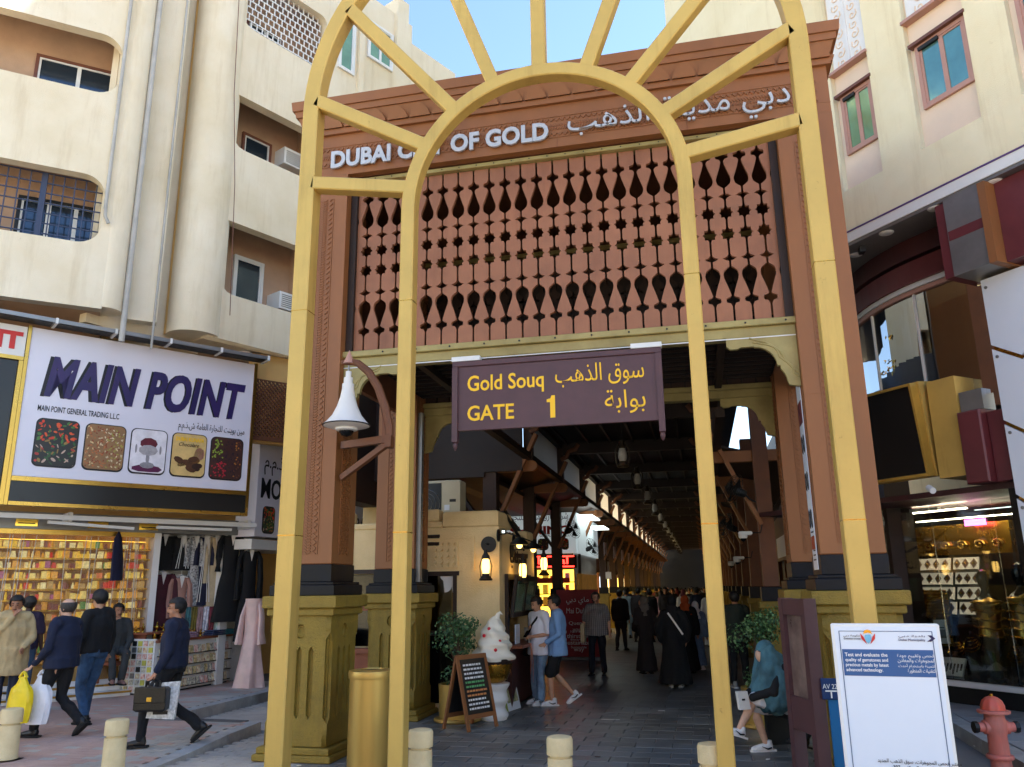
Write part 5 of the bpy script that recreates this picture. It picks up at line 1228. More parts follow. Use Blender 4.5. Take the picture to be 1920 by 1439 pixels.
for z,y in ((2.45,1.2),):
    b=MB().mat('wood_dark'); b.smooth=True; b.tube([(-.02,y,z),(.22,y,z-.02)],.04,8); kp_('roof_pole',b)
kp_('rear_wall',MB().mat('sand_wall').box(-3.9,2.6,0,-.21,2.8,2.6)); kp_('roof',MB().mat('sand_wall').box(-3.88,.21,2.5,-.21,2.6,2.6)); kp_('floor',MB().mat('wood_dark').box(-3.88,.21,0,-.21,2.6,.05)); kp_('inner_wall',MB().mat('wood_dark').box(-1.95,.21,.05,-1.9,2.6,2.5))
# recessed panels and carved screens
def jali(w):
    hs=[]; n=4; c=w/n
    for i in range(n):
        for j in range(n):
            x=c*(i+.5); y=c*(j+.5)
            hs.append([(x+c*(.40 if k%2==0 else .2)*math.cos(k*PI/4),y+c*(.40 if k%2==0 else .2)*math.sin(k*PI/4)) for k in range(8)])
    return [(0,0),(w,0),(w,w),(0,w)],hs
for x,z in ((-3.0,2.26),(-1.12,2.23)): plate('carved_screen',*jali(.42),.05,'sand_wall',kk,Tk@Matrix.Translation((x,z,.012)))
for x0_,x1_ in ((-1.75,-.42),): 
    for bx in ((x0_,2.17,x1_,2.20),(x0_,2.70,x1_,2.73),(x1_-.03,2.20,x1_,2.70)): kp_('plaster_moulding',MB().mat('sand_wall').box(bx[0],-.03,bx[1],bx[2],0,bx[3]))
# windows and door joinery
b=MB().mat('wood_red')
kp_('window_sill',MB().mat('wood_red').box(-3.5,-.14,.88,-2.0,.0,.96)); kp_('counter_front',MB().mat('wood_red').box(-3.5,-.06,.05,-2.0,.0,.88)); kp_('window_rail',MB().mat('wood_red').box(-3.4,.02,1.55,-2.1,.1,1.63)); kp_('window_head',MB().mat('wood_dark').box(-3.45,-.03,2.15,-2.05,.05,2.22))
kp_('window_back',MB().mat('black_gloss').box(-3.4,.5,.95,-2.1,.52,2.15))
def scallop(): return [(0,0),(.28,0)]+[(.28-.07*(1-math.cos(t*PI/6))*.8,-.07*t/3) for t in range(1,4)]+[(.2-.12*math.sin(t*PI/10),-.26-.1*(1-math.cos(t*PI/10))*-1) for t in range(0,6)]+[(.05,-.3),(.05,-.55),(0,-.55)]
plate('scalloped_spandrel',scallop(),[],.03,'white_paint',kk,Tk@Matrix.Translation((-3.38,2.14,-.04))); plate('scalloped_spandrel',[(-x,y) for x,y in scallop()][::-1],[],.03,'white_paint',kk,Tk@Matrix.Translation((-.74,2.09,-.04)))
for x in (-1.65,-.78): kp_('door_jamb',MB().mat('wood_dark').box(x,-.03,.12,x+.06,.12,2.1))
kp_('door_head',MB().mat('wood_dark').box(-1.7,-.03,2.1,-.68,.12,2.17)); kp_('door_rail',MB().mat('wood_dark').box(-1.6,.0,1.15,-.78,.06,1.23)); kp_('door_panel',MB().mat('black_gloss').box(-1.6,.03,.12,-.78,.05,1.15)); kp_('door_glass',MB().mat('shop_glass').box(-1.6,.03,1.23,-.78,.04,2.1)); kp_('warm_back',MB().mat('warm_panel_soft').box(-1.3,1.6,1.2,-.9,1.62,1.9))
# serving hatch on the right wall
kp_('hatch_frame',MB().mat('wood_dark').box(.0,.36,2.02,.06,2.26,2.12)); kp_('hatch_frame',MB().mat('wood_dark').box(.0,.36,.95,.06,.43,2.02)); kp_('hatch_frame',MB().mat('wood_dark').box(.0,2.19,.95,.06,2.26,2.02)); kp_('hatch_back',MB().mat('black').box(-.8,.42,.95,-.78,2.2,2.02))
h=kp_('hatch_flap',MB().mat('wood_dark').box(0,.45,0,.05,2.2,.08).box(0,.45,.6,.05,2.2,.68).box(0,.45,.08,.05,.53,.6).box(0,2.12,.08,.05,2.2,.6).box(0,1.28,.08,.05,1.36,.6)); h.location=(.06,0,1.42); h.rotation_euler=(0,R(8),0)
for y0,y1 in ((.53,1.28),(1.36,2.12)): q=MB().mat('green_glass').box(.02,y0,.08,.03,y1,.6).build('pane',h)
kp_('counter_panel',MB().mat('wood_dark').box(0.01,.25,.03,.05,2.8,.93)); kp_('counter_top',MB().mat('wood_red').box(-.1,.3,.93,.30,2.6,.98,bev=.008)); kp_('counter_skirt',MB().mat(M('mahogany',(70,30,24),.4,0,.2,6)).box(.051,.3,.04,.12,2.6,.92))
tg=MB().mat('white_board').box(.12,.55,.99,.14,.85,1.3); kp_('menu_card',tg); b=MB().mat('white_paint'); b.smooth=True; b.lathe([(.06,.98),(.07,1.2),(0,1.2)],14,Matrix.Translation((.1,1.7,0))); kp_('cup_stack',b)
kp_('notice_paper',MB().mat('white_board').box(-.5,.7,1.0,-.48,1.2,1.5))
for z in (1.05,): 
    b=MB().mat(M('ribbon',(200,120,90),.5)); b.tube([(.32,.9,.97),(.34,.95,.7),(.33,.98,.35)],[.03,.02,.01],6,sx=.3); b.tube([(.32,.9,.97),(.34,.8,.75),(.33,.78,.5)],[.03,.02,.01],6,sx=.3); kp_('ribbon',b)
# arabic wall lettering
text('wall_lettering','مقهى ذهب','wood_dark',.34,kk,Tk2@Matrix.Translation((.75,2.32,.004)),width=1.3,height=.4,ext=.02,ar=True)
# rice cooker, jars on the front sill
o=thing('blue_cooker','blue pot shaped cooker in the kiosk window','cooker',(KX-2.75,KY+.2,.96)); b=MB().mat(M('cooker_blue',(58,84,130),.35)); b.smooth=True; b.lathe([(0,0),(.15,0),(.17,.05),(.18,.22),(.15,.26),(0,.28)],18); b.build('pot',o); b=MB().mat('grey_metal'); b.lathe([(.19,.2),(.2,.22),(.19,.24)],18); b.build('band',o); MB().mat('white_metal').box(-.3,-.1,0,-.19,.1,.2,bev=.01).build('side_unit',o)
# air conditioner on the roof
a_=thing('outdoor_ac_unit','beige outdoor air conditioner unit on the kiosk roof','air conditioner',(KX-1.0,KY+1.1,2.88)); am_=M('ac_beige',(196,186,160),.5,0,.06,2)
MB().mat(am_).box(-1.0,0,.1,0,.36,.95,bev=.02).build('case',a_); MB().mat('dark_metal').box(-.95,-.012,.15,-.36,-.001,.9).build('fan_guard',a_)
for k in range(4):
    b=MB().mat('grey_metal'); b.tube([(-.655+(.06+.07*k)*math.cos(t*PI/12),-.02,.52+(.06+.07*k)*math.sin(t*PI/12)) for t in range(25)],.006,4); b.build('guard_ring',a_)
MB().mat('dark_metal').box(-.2,-.008,.55,-.08,-.001,.6).build('handle_slot',a_); MB().mat('white_board').box(-.3,-.006,.40,-.2,-.001,.5).build('rating_label',a_)
for x in (-.85,-.15): MB().mat('dark_metal').box(x-.04,0,0,x+.04,.36,.1).build('foot',a_)
b=MB().mat('black'); b.smooth=True; b.tube([(KX-1,KY+1.3,3.2),(KX-.7,KY+1.2,2.95),(KX-.35,KY+1.1,3.2),(KX-.05,KY+.6,3.16),(KX+.05,KY+.9,2.9),(KX+.1,KY+1.6,2.6)],.03,8); o=b.build('insulated_hose'); tag(o,'black insulated hose running over the kiosk parapet','hose')
# wall lanterns (lit)
def wall_lantern(loc,rz,label):
    t=thing('wall_lantern',label,'lantern',loc,rz)
    b=MB().mat('black'); b.smooth=True; b.lathe([(0,0),(.13,0),(.13,.02),(0,.02)],20,frame((0,0,.30),(1,0,0))); b.build('back_disc',t)
    MB().mat('black').bar((0,0,.30),(0,-.2,.30),.02,.02).build('arm',t)
    b=MB().mat('black'); b.smooth=True; b.lathe([(0,-.28),(.10,-.28),(.11,-.26),(.06,-.2),(.06,-.17)],16,Matrix.Translation((0,-.2,0))); b.build('base',t)
    b=MB().mat('warm_bulb'); b.smooth=True; b.lathe([(.05,-.17),(.068,-.08),(.06,.03),(.045,.06)],16,Matrix.Translation((0,-.2,0))); b.build('lit_globe',t)
    b=MB().mat('black'); b.smooth=True; b.lathe([(.06,.06),(.065,.09),(.03,.16),(.03,.2),(0,.22)],16,Matrix.Translation((0,-.2,0))); b.build('hood',t)
    for s in (-1,1): MB().mat('black').tube([(s*.08,-.2,-.24),(s*.1,-.2,-.05),(s*.05,-.2,.12)],.008,6).build('frame_wire',t)
    return t
p=onY(916,1062,12.97); wall_lantern((p.x,12.99,p.z+.05),0,'lit black storm lantern on the kiosk front wall')
p=onP(958,1070,(KX,0,0),(1,0,0)); wall_lantern((KX+.01,p.y,p.z+.05),PI/2,'lit black storm lantern on the kiosk wall above the serving hatch')
p=onP(1012,1045,(KX,0,0),(1,0,0)); wall_lantern((KX+.01,min(p.y,15.8),p.z-.1),PI/2,'lit black storm lantern at the far end of the kiosk wall')
for (px,py,lab) in ((974,1022,'lit gooseneck lamp with dark shade over the kiosk hatch'),(1000,1030,'lit gooseneck lamp with dark shade at the far kiosk corner')):
    p=onP(px,py,(KX+.35,0,0),(1,0,0)); t=thing('gooseneck_lamp',lab,'lamp',p)
    MB().mat('black').tube([(-.36,0,.16),(-.2,0,.2),(0,0,.12)],.012,8).build('arm',t); b=MB().mat('black'); b.smooth=True; b.lathe([(.16,.0),(.13,.05),(.04,.12),(0,.13)],18); b.build('shade',t); b=MB().mat('warm_bulb'); b.smooth=True; b.sphere((0,0,-.01),.05); b.build('bulb',t)
    b=MB().mat('black'); b.lathe([(0,0),(.1,0),(.1,.02),(0,.02)],16,Matrix.Translation((-.36,0,.16))@Matrix.Rotation(PI/2,4,'Y')); b.build('wall_disc',t)
# ------------------------------------------------------------------ corner shop with backlit sign facing the viewer
NY=25.2; xa=onY(950,1000,NY).x; xb=onY(1079,1000,NY).x; zt_=onY(1030,962,NY).z; zb_=onY(1030,1038,NY).z
ns_=thing('corner_shop','corner shop with backlit white sign, red letters and glowing food display','shop',(xb,NY,0)); wv=xa-xb
MB().mat('lit_sign').box(wv,0,zb_,0,.2,zt_).build('sign_panel',ns_)
fT=lambda x,z: frame((x,-.004,z),(1,0,0))
zc=lambda py: onY(1030,py,NY).z; xc=lambda px: onY(px,1000,NY).x-xb
text('lettering','SHINING','red_text',.5,ns_,fT(xc(1068),zc(1001)),align='RIGHT',width=xc(1068)-xc(955),height=zc(985)-zc(1001),bold=.025,ext=.01)
text('lettering','GENERAL TRADING L.L.C','dark_text',.15,ns_,fT(xc(1068),zc(1007)),align='RIGHT',width=xc(1068)-xc(1012),ext=.008)
text('lettering','شركة بارق محمد للتجارة','navy_text',.3,ns_,fT(xc(1066),zc(974)),align='RIGHT',width=xc(1066)-xc(952),ext=.008,ar=True)
for k,(a,b_) in enumerate(((1008,1028),(1052,1066))): picture(xc(a),zc(1032),xc(b_),zc(1010),('fruit','veg')[k],ns_,frame((0,-.004,0),(1,0,0)),40+k)
MB().mat('black').box(wv,-.02,zc(1066),0,.1,zc(1042)).build('led_box',ns_)
text('led_text','bi dal','led_red',.4,ns_,frame((xc(1008),-.03,zc(1058)),(1,0,0)),width=xc(1066)-xc(1010),height=zc(1045)-zc(1058),ext=.01,bold=.006)
for z in (zc(1063),zc(1044)): MB().mat('led_red').box(xc(1004),-.03,z-.02,xc(1075),-.02,z+.02).build('led_line',ns_)
MB().mat('warm_panel').box(wv,.8,.6,-.1,.85,zc(1068)).build('lit_back',ns_); MB().mat('wood_dark').box(wv,.85,0,0,1,zc(1038)).build('rear',ns_); MB().mat('white_paint').box(wv,-.1,.6,0,.8,.7).build('display_counter',ns_); MB().mat('wood_dark').box(wv,-.05,0,0,-.02,.6).build('stall_front',ns_)
MB().mat('red_text').box(xc(1004),-.04,zc(1094),xc(1066),-.02,zc(1084)).build('red_banner',ns_)
rr=random.Random(77)
for j in range(4):
    MB().mat('brass').box(wv,.3,.95+.36*j,-.1,.78,.98+.36*j).build('shelf',ns_)
    x=wv+.1
    while x<-.2:
        h=rr.uniform(.15,.28); b=MB().mat(rr.choice(pm)).box(0,0,0,rr.uniform(.1,.2),.2,h,bev=.008); o=b.build('goods_box'); o.location=(xb+x,NY+.4,.98+.36*j+.002); x+=.24; tag(o,'bright packed goods, %s from the left on the %s corner shop shelf'%(ordn(int(round((x-wv-.34)/.24))),ORD[j]),'box','goods in the corner shop')
MB().mat('lit_sign').box(-.1,.21,zb_,.02,5.5,zt_).build('side_sign',ns_); MB().mat('tube_light').box(.03,.3,zt_-.1,.5,2.4,zt_-.06).build('awning_light',ns_); MB().mat('tube_light').box(.1,2.6,zt_-.3,.6,4.2,zt_-.26).build('awning_light',ns_)
MB().mat('warm_panel_soft').box(-.06,.4,.7,0,5,2.3).build('side_display',ns_); MB().mat('white_paint').box(-.12,.21,0,-.07,5.5,zb_).build('side_wall',ns_)
# red roll-up banner
bp_=gnd(1086,1238); rbn=thing('rollup_banner','red roll-up banner with white Mai Dubai lettering beside the plaid shirted man','banner',(bp_.x,bp_.y,0)); bw=1.15; bh=onY(1080,1106,bp_.y).z
MB().mat(M('banner_red',(150,24,34),.5,0,.08,2)).box(-bw/2,0,.08,bw/2,.012,bh).build('sheet',rbn); MB().mat('grey_metal').box(-bw/2-.03,-.1,0,bw/2+.03,.14,.08,bev=.01).build('base',rbn)
tx=lambda s,z,w_,h=None,ar=False: text('lettering',s,'white_text',.2,rbn,frame((0,-.003,z),(1,0,0)),align='CENTER',width=w_,height=h,ext=.004,ar=ar)
tx('ماي دبي',bh-.32,.62,.2,True); tx('Mai Dubai',bh-.62,.62,.14)
for i,(s,w_) in enumerate((('Quench',.5),('your',.3),('thirst the',.62),('sustainable',.72),('way',.28))): tx(s,bh-.92-.17*i,w_,.11)
for i in range(3):
    tx(('100% water','Electricity','Sustainable')[i],.62-.2*i+.08,.42,.06); b=MB().mat('white_text'); b.lathe([(.06,0),(.06,.004),(.045,.004),(.045,0)],16,frame((-.38,-.003,.62-.2*i+.1),(1,0,0))); b.build('icon_ring',rbn)
# pedestal fans on the posts
def fan(loc,rz,label,tilt=-.35):
    t=thing('wall_fan',label,'fan',loc,rz)
    for k in range(5):
        b=MB().mat('dark_metal'); r=.08+.055*k; b.tube([(r*math.cos(a*PI/12),-.25-.02*(5-k)*.6,r*math.sin(a*PI/12)) for a in range(25)],.006,4); b.build('guard_ring',t)
    for k in range(12): a=k*PI/6; MB().mat('dark_metal').bar((0,-.32,0),(.3*math.cos(a),-.25,.3*math.sin(a)),.006,.006).build('guard_spoke',t)
    for k in range(3):
        a=k*2*PI/3; MB().mat('black').add([(0,-.27,0),(.26*math.cos(a),-.25,.26*math.sin(a)),(.26*math.cos(a+.8),-.29,.26*math.sin(a+.8))],[(0,1,2)]).build('blade',t)
    b=MB().mat('black'); b.smooth=True; b.lathe([(0,0),(.07,0),(.08,.1),(.06,.22),(0,.24)],14,Matrix.Rotation(PI/2,4,'X')); b.build('motor',t); MB().mat('black').tube([(0,0,0),(0,.12,-.05),(0,.25,-.06)],.02,8).build('wall_arm',t); t.rotation_euler=(tilt,0,rz); return t
p=onP(1050,1022,(-3.75,0,0),(1,0,0)); fan((-3.75,Y0+BAY*2-.3,3.45),R(60),'black wall fan on the third left gallery post before the white side sign'); fan((-3.7,Y0+BAY*3-.3,3.1),R(60),'black wall fan on the fourth left gallery post')
fan((.9,Y0-.3,3.55),R(-60),'large black wall fan on the first right gallery post'); fan((.85,Y0+BAY-.3,3.15),R(-60),'smaller black wall fan on the second right gallery post')
# cctv cameras on the right posts
def cctv(loc,label):
    t=thing('cctv_camera',label,'camera',loc); MB().mat('white_paint').box(-.2,-.05,.02,.05,.05,.09,bev=.02).build('housing',t); b=MB().mat('white_paint'); b.smooth=True; b.lathe([(.085,.03),(.08,-.02),(.06,-.04)],16,Matrix.Translation((-.12,0,0))); b.build('collar',t); b=MB().mat('black_gloss'); b.smooth=True; b.lathe([(.06,-.035),(.045,-.08),(0,-.1)],14,Matrix.Translation((-.12,0,0))); b.build('dome',t); MB().mat('black').tube([(.02,0,.06),(.2,0,.06),(.24,0,.2)],.012,6).build('cable',t)
cctv((.93,Y0-.2,2.78),'white dome camera on the first right gallery post'); cctv((.95,Y0+BAY-.2,2.45),'white dome camera on the second right gallery post'); cctv((.95,Y0+BAY*2-.2,2.45),'white dome camera on the third right gallery post'); 
for i,(x,y,z) in enumerate(((-3.85,Y0+BAY*4-.2,2.9),)): cctv((x,y,z),'white dome camera on the fifth left gallery post')
o=MB().mat('white_metal').box(-.12,-.06,0,.12,.06,.3,bev=.01).build('junction_box'); o.location=(-3.86,Y0+BAY*5-.2,2.2); tag(o,'white electrical box on the sixth left gallery post','electrical box')
# small white pennants along the left eaves
for k in range(14):
    o=MB().mat(M('pennant',(226,200,200),.7)).prism([(0,0),(.3,0),(.3,-.45),(.15,-.34),(0,-.45)],-.004,.004).build('pennant'); o.matrix_world=frame((-3.15,Y0+BAY*(3+k*.8),3.35),(.2,.98,0)); tag(o,'pale pennant along the left side of the gallery, %s from the gate'%ordn(k),'pennant','pennants along the gallery')
# ------------------------------------------------------------------ street furniture
def bollard(px,py_top,label):
    H=.56; 
    p=gnd(px,py_top+3,H); z=zpl(p.x,p.y); p=gnd(px,py_top+3,H+z)
    t=thing('bollard',label,'bollard',(p.x,p.y,z),0,'cream bollards across the plaza')
    b=MB().mat('bollard'); b.smooth=True; b.lathe([(.125,0),(.125,.02),(.118,.03),(.115,.36),(.113,.375)],24); b.build('post',t)
    b=MB().mat('bollard'); b.smooth=True; b.lathe([(.095,.37),(.095,.40)],24); b.build('groove',t)
    b=MB().mat('bollard'); b.smooth=True; b.lathe([(.10,.395),(.122,.40),(.122,.53),(.112,.552),(.08,.56),(0,.562)],24); b.build('cap',t)
    b=MB().mat('kerb_dark'); b.lathe([(.128,.001),(.19,.001)],14); b.build('mortar_patch',t)
for px,py,l in ((24,1325,'cream bollard at the left edge beside the yellow bag'),(221,1345,'cream bollard nearest the man carrying a black briefcase'),(789,1364,'cream bollard just right of the inner left leg of the golden arch'),(1049,1377,'cream bollard in the middle of the gate opening'),(1333,1390,'cream bollard half hidden by the inner right leg of the golden arch')): bollard(px,py,l)
# golden bin beside the left pedestal
p=gnd(692,1440); bn=thing('gold_bin','tall round golden bin beside the left front pedestal','bin',(p.x,p.y,0)); zt_=onY(692,1262,p.y).z; rB=.245
M('gold_satin',(196,160,84),.38,.55,.10,2,.04,8,stretch=(1,1,.1))
b=MB().mat('gold_satin'); b.smooth=True; b.lathe([(rB,.03),(rB,zt_-.03)],36); b.build('body',bn); b=MB().mat('grey_metal'); b.smooth=True; b.lathe([(rB+.01,0),(rB+.01,.035)],36); b.build('foot_ring',bn)
b=MB().mat('gold_satin'); b.smooth=True; b.lathe([(rB+.012,zt_-.05),(rB+.018,zt_+.0),(rB+.01,zt_+.03),(.14,zt_+.045),(.13,zt_+.02)],36); b.build('lid',bn); b=MB().mat('white_metal'); b.lathe([(0,zt_+.03),(.13,zt_+.03)],24); b.build('ash_tray',bn)
# planters with small round-headed trees
def crown(seed,c,r,n,parent,name='crown',mats=('leaf','leaf_light')):
    rr=random.Random(seed); b=MB()
    lob=[(Vector(c)+Vector((rr.uniform(-1,1)*r*.55,rr.uniform(-1,1)*r*.55,rr.uniform(-.8,.8)*r*.6)),r*rr.uniform(.35,.6)) for _ in range(11)]
    for i in range(n):
        q,rl=lob[rr.randrange(len(lob))]; d=Vector((rr.gauss(0,1),rr.gauss(0,1),rr.gauss(0,1))).normalized(); p=q+d*rl*(rr.uniform(.25,1)**.5)
        b.mat(mats[rr.random()<.38]); L=rr.uniform(.035,.06); T=Matrix.Translation(p)@(d+Vector((rr.uniform(-.7,.7),rr.uniform(-.7,.7),rr.uniform(-.2,.7)))).to_track_quat('Z','Y').to_matrix().to_4x4()@Matrix.Rotation(rr.uniform(0,6),4,'Z')
        b.add([(0,0,0),(L*.5,L*.35,L*.12),(L,0,0),(L*.5,-L*.35,L*.12)],[(0,1,2,3)],T)
    o=b.build(name,parent,fix=False); return stuff(o)
def planter(loc,label,s,hpot,rpot,zc,rc,seed):
    t=thing('potted_tree',label,'potted plant',loc)
    b=MB().mat('gold_satin'); b.smooth=True; b.lathe([(rpot*1.25,0),(rpot*1.32,.02),(rpot*1.25,.05),(rpot*1.0,.05),(rpot*1.05,hpot),(rpot*.95,hpot),(rpot*.93,hpot-.08)],32); b.build('pot',t)
    b=MB().mat('soil'); b.lathe([(0,hpot-.06),(rpot*.93,hpot-.07)],20); b.build('soil_top',t)
    b=MB().mat('bark'); b.smooth=True; b.tube([(0,0,hpot-.08),(.03,.01,hpot+.2),(-.02,0,hpot+.4),(.02,.02,zc)],[.03,.024,.02,.012],8)
    rr=random.Random(seed)
    for k in range(8): a=rr.uniform(0,6.3); b.tube([(.0,.0,hpot+.25+.04*k),(.1*math.cos(a),.1*math.sin(a),hpot+.42+.04*k),(rc*.7*math.cos(a),rc*.7*math.sin(a),zc+rr.uniform(-.1,.15))],[.012,.009,.004],6)
    b.build('trunk',t); crown(seed,(0,0,zc),rc,s,t); crown(seed+1,(0,0,hpot+.06),rpot*1.1,180,t,'underplanting')
p=gnd(858,1352); planter((p.x,p.y,0),'round-headed potted tree in a gold pot beside the chalk board',1700,.52,.27,1.22,.36,5)
p=gnd(1424,1366); planter((p.x+.05,p.y+.15,0),'leafy potted tree in a gold pot beside the seated woman',1500,.52,.24,1.30,.38,15)
# giant ice cream cone
p=gnd(924,1350); ic=thing('ice_cream_model','giant soft ice cream model in a gold cup on a white stand','display model',(p.x,p.y+.05,0))
b=MB().mat('white_paint'); b.smooth=True; prof=[(0,0),(.2,0)]+[(.20+.025*math.sin(i*.9)+.02*(i>10),.01+.50*i/16) for i in range(17)]+[(0,.52)]; b.lathe(prof,28); b.build('stand',ic)
b=MB().mat('brass'); b.smooth=True; vs=[];fs=[]; n=48; pf_=[(.13,.52),(.20,.56),(.25,.66),(.275,.78),(.27,.82)]
for r,z in pf_:
    for i in range(n): a=2*PI*i/n; rr_=r*(1+.035*abs(math.sin(a*12))); vs.append((rr_*math.cos(a),rr_*math.sin(a),z))
for j in range(4):
    for i in range(n): fs.append((j*n+i,j*n+(i+1)%n,(j+1)*n+(i+1)%n,(j+1)*n+i))
b.add(vs,fs); b.build('cup',ic)
b=MB().mat('choco'); b.smooth=True; vs=[];fs=[]
for j,(r,z) in enumerate(((.25,.76),(.285,.80),(.29,.86),(.2,.90))):
    for i in range(n): a=2*PI*i/n; vs.append((r*math.cos(a),r*math.sin(a),z-(.03*max(0,math.sin(a*7)) if j==0 else 0)))
for j in range(3):
    for i in range(n): fs.append((j*n+i,j*n+(i+1)%n,(j+1)*n+(i+1)%n,(j+1)*n+i))
b.add(vs,fs); b.build('chocolate_rim',ic)
b=MB().mat('cream_swirl'); b.smooth=True; vs=[];fs=[]; m_=40; N_=26
for j in range(N_+1):
    v=j/N_; z=.85+.62*v; r=.30*(1-v)**.55+.012; tw=v*5.5
    ox=.05*v*v; 
    for i in range(m_): a=2*PI*i/m_; k=1+.10*math.cos(5*a+tw*2.2)*(1-v*.4)+.08*math.sin(v*26+a); vs.append((ox+r*k*math.cos(a),r*k*math.sin(a),z+.02*math.sin(a+tw)))
for j in range(N_):
    for i in range(m_): fs.append((j*m_+i,j*m_+(i+1)%m_,(j+1)*m_+(i+1)%m_,(j+1)*m_+i))
fs.append(tuple(N_*m_+i for i in range(m_))); b.add(vs,fs); b.build('swirl',ic)
b=MB().mat('cream_swirl'); b.smooth=True; b.tube([(.05,0,1.42),(.08,0,1.5),(.12,0,1.53),(.15,0,1.50)],[.05,.035,.022,.006],8); b.build('curled_tip',ic)
for a,z,r in ((-1.2,1.0,.28),(-.9,1.12,.24),(-2.0,1.2,.22),(-1.7,1.30,.17)): b=MB().mat('cherry'); b.smooth=True; b.sphere((r*math.cos(a),r*math.sin(a),z),.026); b.build('cherry',ic)
# chalk A-board
p=gnd(882,1366); ab=thing('chalk_board','wooden A-frame chalk menu board beside the giant ice cream','menu board',(p.x,p.y,0),R(62))
def leaf_(sy):
    T=Matrix.Translation((0,0,.98))@Matrix.Rotation(sy*R(14),4,'X')
    for x in (-.28,.28): MB().mat('wood').box(x-.025,-.015,-1.0,x+.025,.015,0,T).build('frame_rail',ab)
    for z in (-.03,-.82): MB().mat('wood').box(-.255,-.015,z-.03,.255,.015,z+.03,T).build('frame_rail',ab)
    o=MB().mat('screen_black').box(-.255,-.008,-.79,.255,.008,-.06,T).build('slate',ab); return T,o
T,o=leaf_(-1); T2,o2=leaf_(1)
rr=random.Random(12)
for k in range(11):
    z=-.14-.058*k; x=-.2
    c=['white_text','white_text',M('chalk_green',(110,190,120),.7),M('chalk_orange',(226,150,90),.7)][(k//2)%4]
    b=MB().mat(c)
    while x<.16: w_=rr.uniform(.02,.07); b.box(x,-.0115,z-.013,x+w_,-.0085,z+.013,T); x+=w_+.014
    stuff(b.build('chalk_line',o))
# leaning menu board against the kiosk
p=gnd(975,1332); lb=thing('leaning_menu','white and green menu panel leaning against the kiosk wall','menu board',(p.x-.1,p.y,0),R(78)); T=Matrix.Rotation(R(-14),4,'X')
MB().mat('white_board').box(-.28,0,0,.28,.03,1.15,T,bev=.004).build('panel',lb); MB().mat(M('menu_green',(150,170,70),.5,0,.1,3)).box(-.28,-.004,0,-.2,-.001,1.15,T).build('green_edge',lb); MB().mat(M('menu_photo',(90,110,70),.5,0,.6,12,rgb2=(200,190,150))).box(-.16,-.004,.12,.24,-.001,.62,T).build('photo_print',lb)
b=MB().mat('dark_text')
for k in range(8): b.box(-.14,-.004,.70+.05*k,.2-.05*(k%3),-.001,.72+.05*k,T)
stuff(b.build('print_lines',lb))
# ------------------------------------------------------------------ right foreground: map totem, street sign, info board, hydrant
p=onY(1509,1300,8.55); tt=thing('map_totem','dark maroon wayfinding totem seen edge-on left of the information board','sign',(p.x,8.55,0),R(-74))
ztt=onY(1500,1122,8.55).z
for x in (-.27,.27): MB().mat('sign_purple').box(x-.05,-.06,0,x+.05,.06,ztt,bev=.006).build('upright',tt)
MB().mat('sign_purple').box(-.22,-.055,ztt-.16,.22,.055,ztt-.005,bev=.004).build('head_rail',tt); MB().mat('sign_purple').box(-.22,-.055,.55,.22,.055,.85,bev=.004).build('lower_panel',tt); MB().mat(M('map_print',(120,100,92),.3,0,.6,5,rgb2=(84,66,62))).box(-.22,-.02,.85,.22,.02,ztt-.16).build('map_panel',tt)
p=onY(1556,1300,8.25); bs2=thing('street_sign','small dark blue AV 225 sign on a blue post behind the information board','sign',(p.x,8.25,0)); zA=onY(1556,1272,8.25).z; zB=onY(1556,1312,8.25).z
MB().mat('blue_post').box(-.02,0,0,.12,.05,zB).build('post',bs2); MB().mat(M('sign_navy',(18,54,104),.4)).box(-.07,-.02,zB,.12,0,zA,bev=.006).build('plate',bs2)
text('lettering','AV 225','white_text',.06,bs2,frame((-.06,-.021,zA-.09),(1,0,0)),width=.15,ext=.003); MB().mat('white_text').box(-.04,-.023,zA-.115,.06,-.0205,zA-.103).box(.004,-.023,zA-.17,.016,-.0205,zA-.116).build('arrow_mark',bs2)
# information board
BY=6.5; tl=onY(1558,1170,BY); tr2=onY(1758,1170,BY); bx=thing('information_board','white municipal information board with a blue text band in the right foreground','sign',((tl.x+tr2.x)/2,BY,0),R(-6)); w_=(tr2.x-tl.x)/2; zt_=tl.z
MB().mat('white_paint').box(-w_,0,.12,w_,.07,zt_,bev=.01).build('panel',bx)
MB().mat(M('slate_line',(90,110,140),.5)).box(-w_+.05,-.003,zt_-.055,w_-.05,-.001,zt_-.05).build('border_line',bx)
for s in (-1,1): MB().mat('slate_line').box(s*(w_-.052)-.003,-.003,.2,s*(w_-.052)+.003,-.001,zt_-.055).build('border_line',bx)
MB().mat('white_board').box(-w_+.02,-.0008,.16,w_-.02,.002,zt_-.02).build('print_sheet',bx)
for s in (-1,1): MB().mat('grey_metal').box(s*w_*.7-.03,.07,0,s*w_*.7+.03,.12,zt_*.8).box(s*w_*.7-.04,-.2,0,s*w_*.7+.04,.3,.03).build('stand',bx)
kz=(zt_-onY(1660,1439,BY).z)/(1439-1170); Z=lambda py: zt_-(py-1170)*kz; X=lambda px: -w_+(px-1558)*(2*w_/200)
MB().mat('blue_panel').box(-w_+.06,-.004,Z(1271),w_-.06,-.0015,Z(1220)).build('blue_band',bx)
fb=lambda x,z: frame((x,-.0045,z),(1,0,0))
for i,s in enumerate(('Test and evaluate the','quality of gemstones and','precious metals by latest','advanced technology.')): text('lettering',s,'white_text',.05,bx,fb(X(1579),Z(1233.5+9.6*i)),width=(X(1658)-X(1579))*(.86 if i==3 else 1),height=kz*(8.4 if i in (1,2,3) else 7),ext=.002,bold=.0006)
